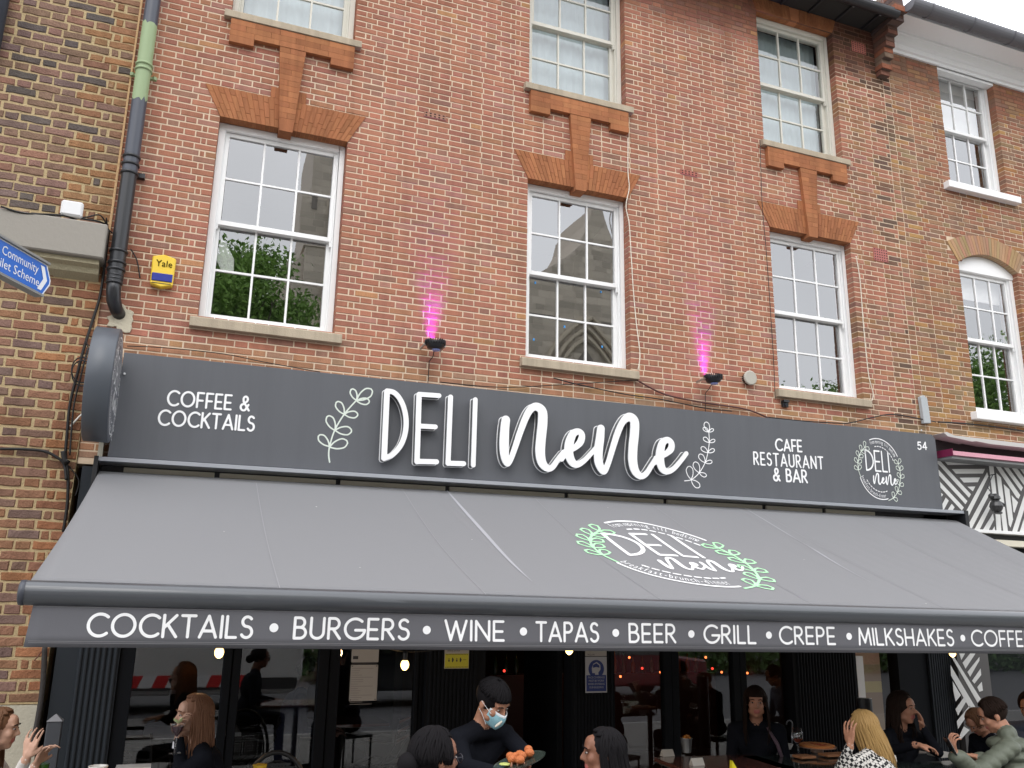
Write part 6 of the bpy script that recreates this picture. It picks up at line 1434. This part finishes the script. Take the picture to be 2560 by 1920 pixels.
def hair(root, c, Mx, s, m, gap=58, drop=.2, n=230, seed=1, fringe=False, wave=.012, vol=1.0, back=0., cap_=True, th_end=100, thick=1., lean=(0, 0)):
    q = random.Random(seed); b = MB(); a_, b_, c_ = .083*vol, .100*vol, .100*vol; C0 = V3(0, -.016, .022)
    if cap_: b.ell(c+Mx@(V3(0, -.024, .036)*s), (.0805*s*vol, .094*s*vol, .0865*s*vol), 20, 0, Mx)
    for i in range(n):
        ph = q.uniform(-180, 180); fr = abs(ph) < gap
        if fr and not fringe and abs(ph) < gap*.7: th1 = 34
        elif fr: th1 = 73 if fringe else 48
        else: th1 = th_end+q.uniform(-6, 6)
        k = q.uniform(.985, 1.06); P = []
        for j in range(9):
            th = R(6+(th1-6)*j/8); f = R(ph)+(.10*math.sin(j*.7+i) if j else 0); P.append(c+Mx@((C0+V3(a_*k*math.sin(th)*math.sin(f), b_*k*math.sin(th)*math.cos(f), c_*k*math.cos(th)))*s))
        rr = [.004]+[.0075]*8
        if not fr and drop > 0:
            L = drop*q.uniform(.82, 1.05); ax = unit(V3(P[-1][0]-c[0], P[-1][1]-c[1], 0)); w1 = q.uniform(0, 6.28); last = P[-1].copy(); m_ = 8
            for j in range(1, m_+1):
                t = j/m_; P.append(last+V3(lean[0]*t, lean[1]*t, -L*t)+ax*(.018*math.sin(t*2.2)-.012*t)+V3(math.sin(w1+t*5), math.cos(w1*1.3+t*4), 0)*wave*t); rr.append(.0078*(1-.55*t))
        b.tube(P, [r*s*thick for r in rr], 5, flat=.6)
    return b.build('hair', m, root, smooth=True)
def person(label, hc, yaw, pitch=0, tilt=0, tyaw=None, skin='fair', cloth=BLC, hr=None, arms=(), s=1., stand=False, sleeve=None, legs=BLC, puffy=False, eyes=True, lean=.04, voxel=.0068, brow=None, collar=True, chair_=True, sh=.175):
    hc = np.array(hc, float); y = R(yaw); f = V3(math.cos(y), math.sin(y), 0); rt = V3(f[1], -f[0], 0); p_ = R(pitch)
    Y = f*math.cos(p_)+V3(0, 0, -1)*math.sin(p_); Z = V3(0, 0, 1)*math.cos(p_)+f*math.sin(p_); X = rt
    if tilt: tl = R(tilt); X, Z = X*math.cos(tl)+Z*math.sin(tl), Z*math.cos(tl)-X*math.sin(tl)
    Mx = np.stack([X, Y, Z], 1)
    B = Body(); L = lambda x, yy, z: hc+Mx@(V3(x, yy, z)*s); E_ = lambda x, yy, z, a, b, c, lab='skin': B.ell(L(x, yy, z), V3(a, b, c)*s, lab, Mx)
    E_(0, -.016, .030, .075, .095, .085); E_(0, .024, -.025, .058, .066, .088); E_(0, .052, -.088, .026, .026, .020); E_(0, .055, .045, .052, .034, .045)
    for sd in (-1, 1):
        E_(sd*.034, .056, -.018, .026, .026, .028); E_(sd*.047, .012, -.062, .018, .04, .022); E_(sd*.078, -.008, -.006, .010, .020, .031); B.cap(L(sd*.009, .096, -.022), L(sd*.011, .092, -.024), .008*s, .007*s, 'skin')
        B.cap(L(sd*.016, .083, .031), L(sd*.045, .074, .031), .010*s, .008*s, 'skin')
    B.cap(L(0, .083, .022), L(0, .103, -.018), .007*s, .0115*s, 'skin')
    B.cap(L(-.017, .081, -.050), L(.017, .081, -.050), .0065*s, .0065*s, 'lip'); B.cap(L(-.014, .081, -.060), L(.014, .081, -.060), .0075*s, .0075*s, 'lip')
    ty = R(tyaw if tyaw is not None else yaw); t = V3(math.cos(ty), math.sin(ty), 0); tr = V3(t[1], -t[0], 0)
    nb_ = L(0, -.03, -.09)+V3(0, 0, -.07*s)-t*.02*s; B.cap(L(0, -.022, -.06), nb_, .052*s, .056*s, 'skin')
    ch_ = nb_-V3(0, 0, .20*s)-t*lean; ab = ch_-V3(0, 0, .18*s)-t*lean*.6; pv_ = ab-V3(0, 0, .12*s)-t*lean*.3
    Mt = np.stack([tr, t, V3(0, 0, 1)], 1)
    B.ell(ch_+V3(0, 0, .03*s), V3(.165, .115, .17)*s, 'cloth', Mt); B.ell(ab, V3(.145, .11, .15)*s, 'cloth', Mt); B.ell(pv_, V3(.17, .13, .12)*s, 'legs', Mt)
    B.cap(nb_-V3(0, 0, .015)-tr*.05*s, nb_-V3(0, 0, .02)+tr*.05*s, .058*s, .058*s, 'cloth')
    for sd in (-1, 1):
        S_ = nb_-V3(0, 0, .055*s)+tr*sd*sh*s; B.cap(nb_-V3(0, 0, .02*s)+tr*sd*.05*s, S_, .052*s, .058*s, 'cloth'); B.cap(ch_+tr*sd*.07*s+t*.04*s+V3(0, 0, .04), S_, .09*s, .06*s, 'cloth')
        A_ = next((a for a in arms if a[0] == sd), None)
        if A_ is None: el = S_+V3(0, 0, -.26*s)+tr*sd*.04+t*.03; wr = el+t*.22*s-tr*sd*.06+V3(0, 0, -.02); hd_, hn, cu, pt_ = t-tr*sd*.2, V3(0, 0, -1), .3, False
        else: el, wr, hd_, hn, cu = [np.array(v, float) if hasattr(v, '__len__') else v for v in A_[1:6]]; pt_ = len(A_) > 6
        if puffy:
            n_ = 5
            for j in range(n_+1): B.ell(S_+(el-S_)*j/n_, V3(.082, .082, .058)*s, 'cloth'); B.ell(el+(wr-el)*j/(n_+1), V3(.070, .070, .052)*s, 'cloth')
        B.cap(S_, el, .054*s, .043*s, 'cloth'); w2 = wr-unit(wr-el)*.012; B.cap(el, w2, .043*s, .031*s, 'sleeve'); B.cap(w2, wr, .024*s, .023*s, 'skin')
        hand(B, wr, hd_, hn, sd, cu, k=s, point=pt_)
        hp = pv_+tr*sd*.09*s
        if stand: kn, an = V3(hp[0], hp[1], .47), V3(hp[0], hp[1], .08)
        else: kn = hp+t*.40*s+V3(0, 0, -.02); an = V3(kn[0]+t[0]*.02, kn[1]+t[1]*.02, .08)
        B.cap(hp, kn, .085*s, .06*s, 'legs'); B.cap(kn, an, .058*s, .04*s, 'legs'); B.cap(an+V3(0, 0, -.04), an+t*.15*s+V3(0, 0, -.045), .038, .033, 'shoe')
    if puffy:
        for j in range(6): B.ell(nb_+V3(0, 0, -.05-.075*j)-t*lean*.3*j, V3(.205, .155, .058)*s, 'cloth', Mt)
        B.cap(nb_-tr*.05+V3(0, 0, .02), nb_+tr*.05+V3(0, 0, .02), .07, .07, 'cloth')
    root = empty('person', (pv_[0], pv_[1], 0), label, 'person')
    me = B.mesh('body', {'skin': SKIN[skin], 'lip': LIP if skin != 'dark' else SKIN[skin], 'cloth': cloth, 'sleeve': sleeve or cloth, 'legs': legs, 'shoe': BLC}, voxel); link('body', me, root)
    if eyes: face_eyes(root, Mx, hc, s, brow or HAIR['dark'])
    if hr: hair(root, hc, Mx, s, **hr)
    if chair_ and not stand:
        z0 = pv_[2]-.125*s; x, yy = pv_[0], pv_[1]; ch = empty('cafe_chair', (x, yy, 0), 'black cafe chair under the '+label.split(' person ')[-1] if False else 'black cafe chair under the '+' '.join(label.split(',')[0].split()[:10]), 'chair', 'black cafe chairs under the customers')
        b = -t*.2; MB().prism([(x+tr[0]*a-t[0]*c_, yy+tr[1]*a-t[1]*c_) for a, c_ in ((-.21, -.2), (.21, -.2), (.2, .2), (-.2, .2))], 'z', z0-.03, z0).build('seat', FRM, ch)
        for sx in (-.19, .19):
            for sy in (-.18, .18): MB().tube([(x+tr[0]*sx+t[0]*sy, yy+tr[1]*sx+t[1]*sy, 0), (x+tr[0]*sx+t[0]*sy, yy+tr[1]*sx+t[1]*sy, z0-.03)], .013, 6).build('leg', FRM, ch)
    return dict(root=root, M=Mx, c=hc, L=L, t=t, tr=tr, nb=nb_, s=s)
D = dep
IL = unit(-_r2*V3(1, 1, 0)); TC = unit(-_f*V3(1, 1, 0))     # image-left and toward the camera, level
# 1 woman at the left edge gesturing
w1 = person('woman with long brown hair and a cream sleeve, hands raised, cut by the left edge', D(2, 1824, 5.2), -8, 4, skin='fair', cloth=CREAM, hr=dict(m=HAIR['honey'], gap=75, drop=.34, n=260, seed=2), arms=[(1, D(20, 1990, 4.95), D(66, 1897, 4.9), V3(.15, -.1, 1), -IL*.2+TC*-.6, .28, True), (-1, D(40, 1985, 5.15), D(88, 1915, 5.15), V3(.35, 0, .8), -IL, .55)])
q = D(104, 1925, 5.2); o = MB().lathe((q[0], q[1], q[2]-.06), [(.03, 0), (.034, .05), (.040, .095), (.0, .094)], 16).build('green_drink', mat('green_drink', (.05, .16, .02), .2, coat=.5)); tag(o, 'green drink held by the woman at the left edge', 'drink')
# 2 woman drinking
h2 = D(482, 1790, 5.3); wr = D(447, 1842, 5.18)
w2 = person('woman with long brown hair in a black top, drinking, facing left', h2, 194, 0, skin='fair', hr=dict(m=HAIR['brown'], gap=72, drop=.30, n=300, seed=4, vol=1.03), brow=HAIR['brown'], lean=.05, tyaw=190,
            arms=[(-1, D(452, 1935, 5.1), wr, unit(D(452, 1802, 5.15)-wr)+V3(-.1, 0, .2), -IL*.9+V3(0, 0, .0), .62), (1, D(430, 1950, 5.3), D(400, 1935, 5.3), IL, V3(0, 0, -1), .3)])
MB().tube([tuple(wr-V3(0, 0, .022)), tuple(wr-V3(-.004, 0, .058))], [.031, .036], 14).build('cuff', mat('white_cuff', (.62, .60, .62), .7), w2['root'])
g = D(444, 1815, 5.12); t_ = empty('cocktail_glass', tuple(g), 'stemmed cocktail glass with a pale flower, held to the mouth of the drinking woman', 'cocktail glass')
MB().lathe(tuple(g-V3(.0, 0, .15)), [(.036, 0), (.035, .003), (.005, .006), (.004, .09), (.03, .12), (.042, .16), (.044, .165)], 18).build('glass', WG, t_, smooth=True)
MB().lathe(tuple(g-V3(0, 0, .03)), [(.004, -.028), (.026, .002), (.036, .03), (.0, .031)], 14).build('drink', mat('dark_drink', (.05, .01, .02), .1), t_)
fl_ = MB()
for i in range(14): a = i*.9; d = V3(math.cos(a), math.sin(a), .9+.3*math.sin(i*2.)); d = unit(d); n_ = unit(np.cross(d, V3(.2, .3, 1)))*.008; p = g+V3(0, 0, .012); fl_.add([p-n_*.4, p+d*.03-n_, p+d*.045, p+d*.03+n_], [(0, 1, 2, 3)])
fl_.build('petal', mat('petal', (.62, .70, .38), .6), t_)
# 3 waiter
h3 = D(1232, 1757, 5.1); wr3 = D(1290, 1912, 4.75)
w3 = person('masked waiter with short black hair, dressed in black, bending over a plate', h3, -62, 30, tilt=-4, skin='warm', stand=True, tyaw=-70, lean=.12, s=1.04, voxel=.007, brow=HAIR['black'],
            hr=dict(m=HAIR['black'], gap=50, drop=0, n=260, seed=5, th_end=66, vol=1.06, fringe=True, wave=0), arms=[(1, D(1165, 1915, 4.9), D(1262, 1935, 4.7), V3(.9, -.3, .1), V3(0, 0, 1), .5), (-1, D(1320, 1890, 5.0), wr3, V3(-.1, -.5, -.1), V3(0, 0, 1), .6)])
L = w3['L']; s = 1.04; MSK = mat('mask_blue', (.30, .55, .62), .7, bump=.2, bs=50); MSW = mat('mask_white', (.62, .66, .68), .7)
mk = MB(); vs = []
for j in range(9):
    for i in range(13):
        u = (i-6)/6; v_ = j/8; zz = -.008-.108*v_+.012*abs(u); wd_ = .062-.012*abs(v_-.4)-(.02*v_*v_); x = u*wd_; yy = .112-.055*u*u-.040*max(0, abs(u)-.55)-(.028*v_*v_)+.012*math.sin(v_*math.pi)*(1-u*u); vs.append(L(x, yy, zz))
mk.add(vs, [(j*13+i, j*13+i+1, (j+1)*13+i+1, (j+1)*13+i) for j in range(8) for i in range(12)]); o = mk.build('face_mask', MSK, w3['root'], smooth=True); o.data.materials.append(MSW); o.data.polygons.foreach_set('material_index', [1 if k < 12 else 0 for k in range(96)]); sm = o.modifiers.new('t', 'SOLIDIFY'); sm.thickness = .002
for sd in (-1, 1): MB().tube([L(sd*.058, .06, -.02), L(sd*.074, .02, .0), L(sd*.086, -.012, .018)], .0018, 5).tube([L(sd*.054, .05, -.095), L(sd*.072, .01, -.05), L(sd*.084, -.012, -.03)], .0018, 5).build('ear_loop', MSW, w3['root'])
pn = D(1246, 1811, 4.86); b_ = MB().tube([tuple(pn+V3(-.02, 0, -.012)), tuple(pn), tuple(pn+V3(.02, -.004, .016))], [.005, .008, .005], 8).build('badge', mat('badge_cream', (.5, .46, .38), .4), w3['root'])
pc = D(1300, 1905, 4.68); pl_ = empty('food_plate', tuple(pc), 'dark plate of fried food carried by the masked waiter', 'plate')
ax_u = unit(V3(.9, .2, .22)); ax_v = unit(V3(-.2, .9, 0)); ax_w = np.cross(ax_u, ax_v)
vs = [pc+(ax_u*.15*math.cos(a)+ax_v*.11*math.sin(a))*k+ax_w*h for k, h in ((.7, -.012), (1, .004), (1.04, .010), (.95, .006)) for a in np.linspace(0, 2*math.pi, 29)[:-1]]
MB().add(vs, [(j*28+i, j*28+(i+1) % 28, (j+1)*28+(i+1) % 28, (j+1)*28+i) for j in range(3) for i in range(28)]+[tuple(range(27, -1, -1)), tuple(range(84, 112))]).build('plate', mat('plate_dark', (.03, .04, .032), .25, coat=.4), pl_, smooth=False)
for i in range(9):
    a = i*2.4; k = .015+.012*i; MB().ell(pc+ax_u*k*math.cos(a)*.8+ax_v*k*.7*math.sin(a)+ax_w*(.028+.004*(i % 3)), (.024+.006*rnd.random(), .024, .022), 10).build('fried_bite', mat('fried', (.36, .10, .025), .6, var=.3, vs=50, bump=.8, bs=120), pl_, smooth=True)
for i in range(5): a = i*1.2; p = pc-ax_u*.10+V3(.012*math.cos(a), .015*math.sin(a), .02); MB().ell(p, (.02, .02, .006), 8).build('salad_leaf', mat('salad', (.45, .5, .15), .5), pl_)
# 4 woman with braided dark hair and glasses, near the camera
h4 = D(1088, 1898, 3.72)
w4 = person('dark haired person with tied-back braids and glasses, seen from behind at the bottom edge', h4, 12, 4, skin='brown', hr=dict(m=HAIR['black'], gap=60, drop=.0, n=420, seed=6, th_end=104, vol=1.07, thick=.7), brow=HAIR['black'])
MB().ell(w4['L'](0, -.125, -.02), (.05, .05, .05), 14).build('hair_knot', HAIR['black'], w4['root'], smooth=True)
L = w4['L']; gm = MB()
for sd in (-1, 1):
    gm.tube([L(sd*.032+.022*math.cos(a), .104, .008+.018*math.sin(a)) for a in np.linspace(0, 6.28, 15)], .0022, 5).tube([L(sd*.056, .098, .015), L(sd*.078, .04, .015), L(sd*.084, -.01, .008)], .0022, 5)
gm.tube([L(-.01, .104, .012), L(.01, .104, .012)], .002, 5); gm.build('glasses', mat('glasses_dark', (.02, .02, .03), .3), w4['root'])
# 5 woman with long black hair facing left
w5 = person('smiling woman with long straight black hair facing left at the bottom edge', D(1506, 1886, 4.3), 160, 0, skin='brown', hr=dict(m=HAIR['black'], gap=70, drop=.42, n=330, seed=8, wave=.004, lean=(.06, .0)), brow=HAIR['black'])
# 6 woman with fringe facing the camera
w6 = person('woman with dark fringe and long dark hair facing the street in black', D(1889, 1757, 7.0), -122, 2, skin='warm', hr=dict(m=HAIR['dark'], gap=62, drop=.36, n=280, seed=9, fringe=True, vol=1.05), brow=HAIR['dark'])
sc_ = w6; MB().tube([tuple(sc_['nb']+V3(.03, -.10, -.02)), tuple(sc_['nb']+V3(.08, -.15, -.14)), tuple(sc_['nb']+V3(.12, -.16, -.26))], [.02, .035, .03], 10, flat=.4).build('scarf', mat('scarf_print', (.42, .32, .34), .8, var=.9, vs=22, var2=(.06, .03, .05)), w6['root'], smooth=True)
# 7 blonde woman in houndstooth
wr = D(2126, 1862, 6.12)
w7 = person('blonde woman in a black and white houndstooth coat seen from behind', D(2157, 1822, 6.3), 108, 6, tyaw=100, skin='warm', cloth=HND, hr=dict(m=HAIR['blonde'], gap=62, drop=.27, n=320, seed=11, vol=1.05, wave=.010, lean=(.09, -.02)), eyes=True, brow=HAIR['blonde'],
            arms=[(-1, D(2100, 1925, 6.15), wr, V3(.05, .1, 1), -TC*.5-IL, .30)])
# 8 dark haired woman leaning cheek on hand
wr = D(2306, 1818, 6.9)
w8 = person('woman with long dark hair resting her cheek on her hand, looking right', D(2258, 1772, 7.0), -76, 0, skin='warm', tyaw=-80, hr=dict(m=HAIR['dark'], gap=74, drop=.32, n=320, seed=12, vol=1.10, wave=.02), brow=HAIR['dark'], cloth=BLC,
            arms=[(-1, D(2345, 1880, 6.8), wr, V3(-.25, -.1, .9), IL*.6+V3(0, 0, .3), .42), (1, D(2215, 1880, 6.8), D(2290, 1862, 6.6), -IL+V3(0, -.2, -.1), V3(0, 0, -1), .45)])
# 9 child
w9 = person('small child with light brown hair and a black jacket, head bowed', D(2443, 1806, 7.0), 172, 40, s=.84, skin='warm', hr=dict(m=HAIR['honey'], gap=52, drop=.02, n=240, seed=13, th_end=92, vol=1.03), brow=HAIR['honey'])
# 10 man in quilted jacket with phone
wrp = D(2388, 1885, 6.35)
w10 = person('man with short dark hair in an olive quilted jacket, looking at a phone', D(2482, 1790, 6.7), 146, 24, tyaw=130, skin='warm', cloth=OLV, puffy=True, legs=NAVC, hr=dict(m=HAIR['dark'], gap=52, drop=0, n=280, seed=14, th_end=84, vol=1.05), brow=HAIR['dark'], s=1.03,
             arms=[(-1, D(2440, 1935, 6.35), wrp, V3(-.25, -.05, .75), -IL, .75), (1, D(2520, 1925, 6.6), D(2440, 1893, 6.5), IL+V3(0, 0, .25), V3(0, 0, -1), .35)])
ph = D(2374, 1866, 6.33); pho = empty('phone', tuple(ph), 'black phone with a bright screen edge held by the man in the quilted jacket', 'phone'); u = unit(V3(-.5, 0, .8)); v_ = unit(TC); w_ = np.cross(u, v_)
MB().obox(ph-u*.07-v_*.036, u*.14, v_*.072, w_*.009).build('body', mat('phone_black', (.01, .01, .012), .2), pho, auto=.002); MB().obox(ph-u*.066-v_*.033+w_*.0092, u*.132, v_*.066, w_*.0008).build('screen', mat('phone_screen', (.4, .42, .42), .1, emit=(.7, .75, .75), es=.35), pho)
# 11 person in blue-grey at the right edge
person('person in a blue-grey hooded top behind the quilted jacket, cut by the right edge', D(2575, 1768, 7.5), 200, 20, skin='warm', cloth=BLUC, hr=dict(m=HAIR['dark'], gap=50, drop=0, n=200, seed=15, th_end=92), puffy=False, sh=.24)
# 12 dark standing figure inside
person('dark figure in navy standing just inside the glass doors, in profile', D(772, 1680, 7.75), -6, 6, skin='dark', cloth=NAVC, legs=NAVC, stand=True, eyes=False, lean=.05, voxel=.009, hr=dict(m=HAIR['black'], gap=60, drop=0, n=120, seed=16, th_end=92))
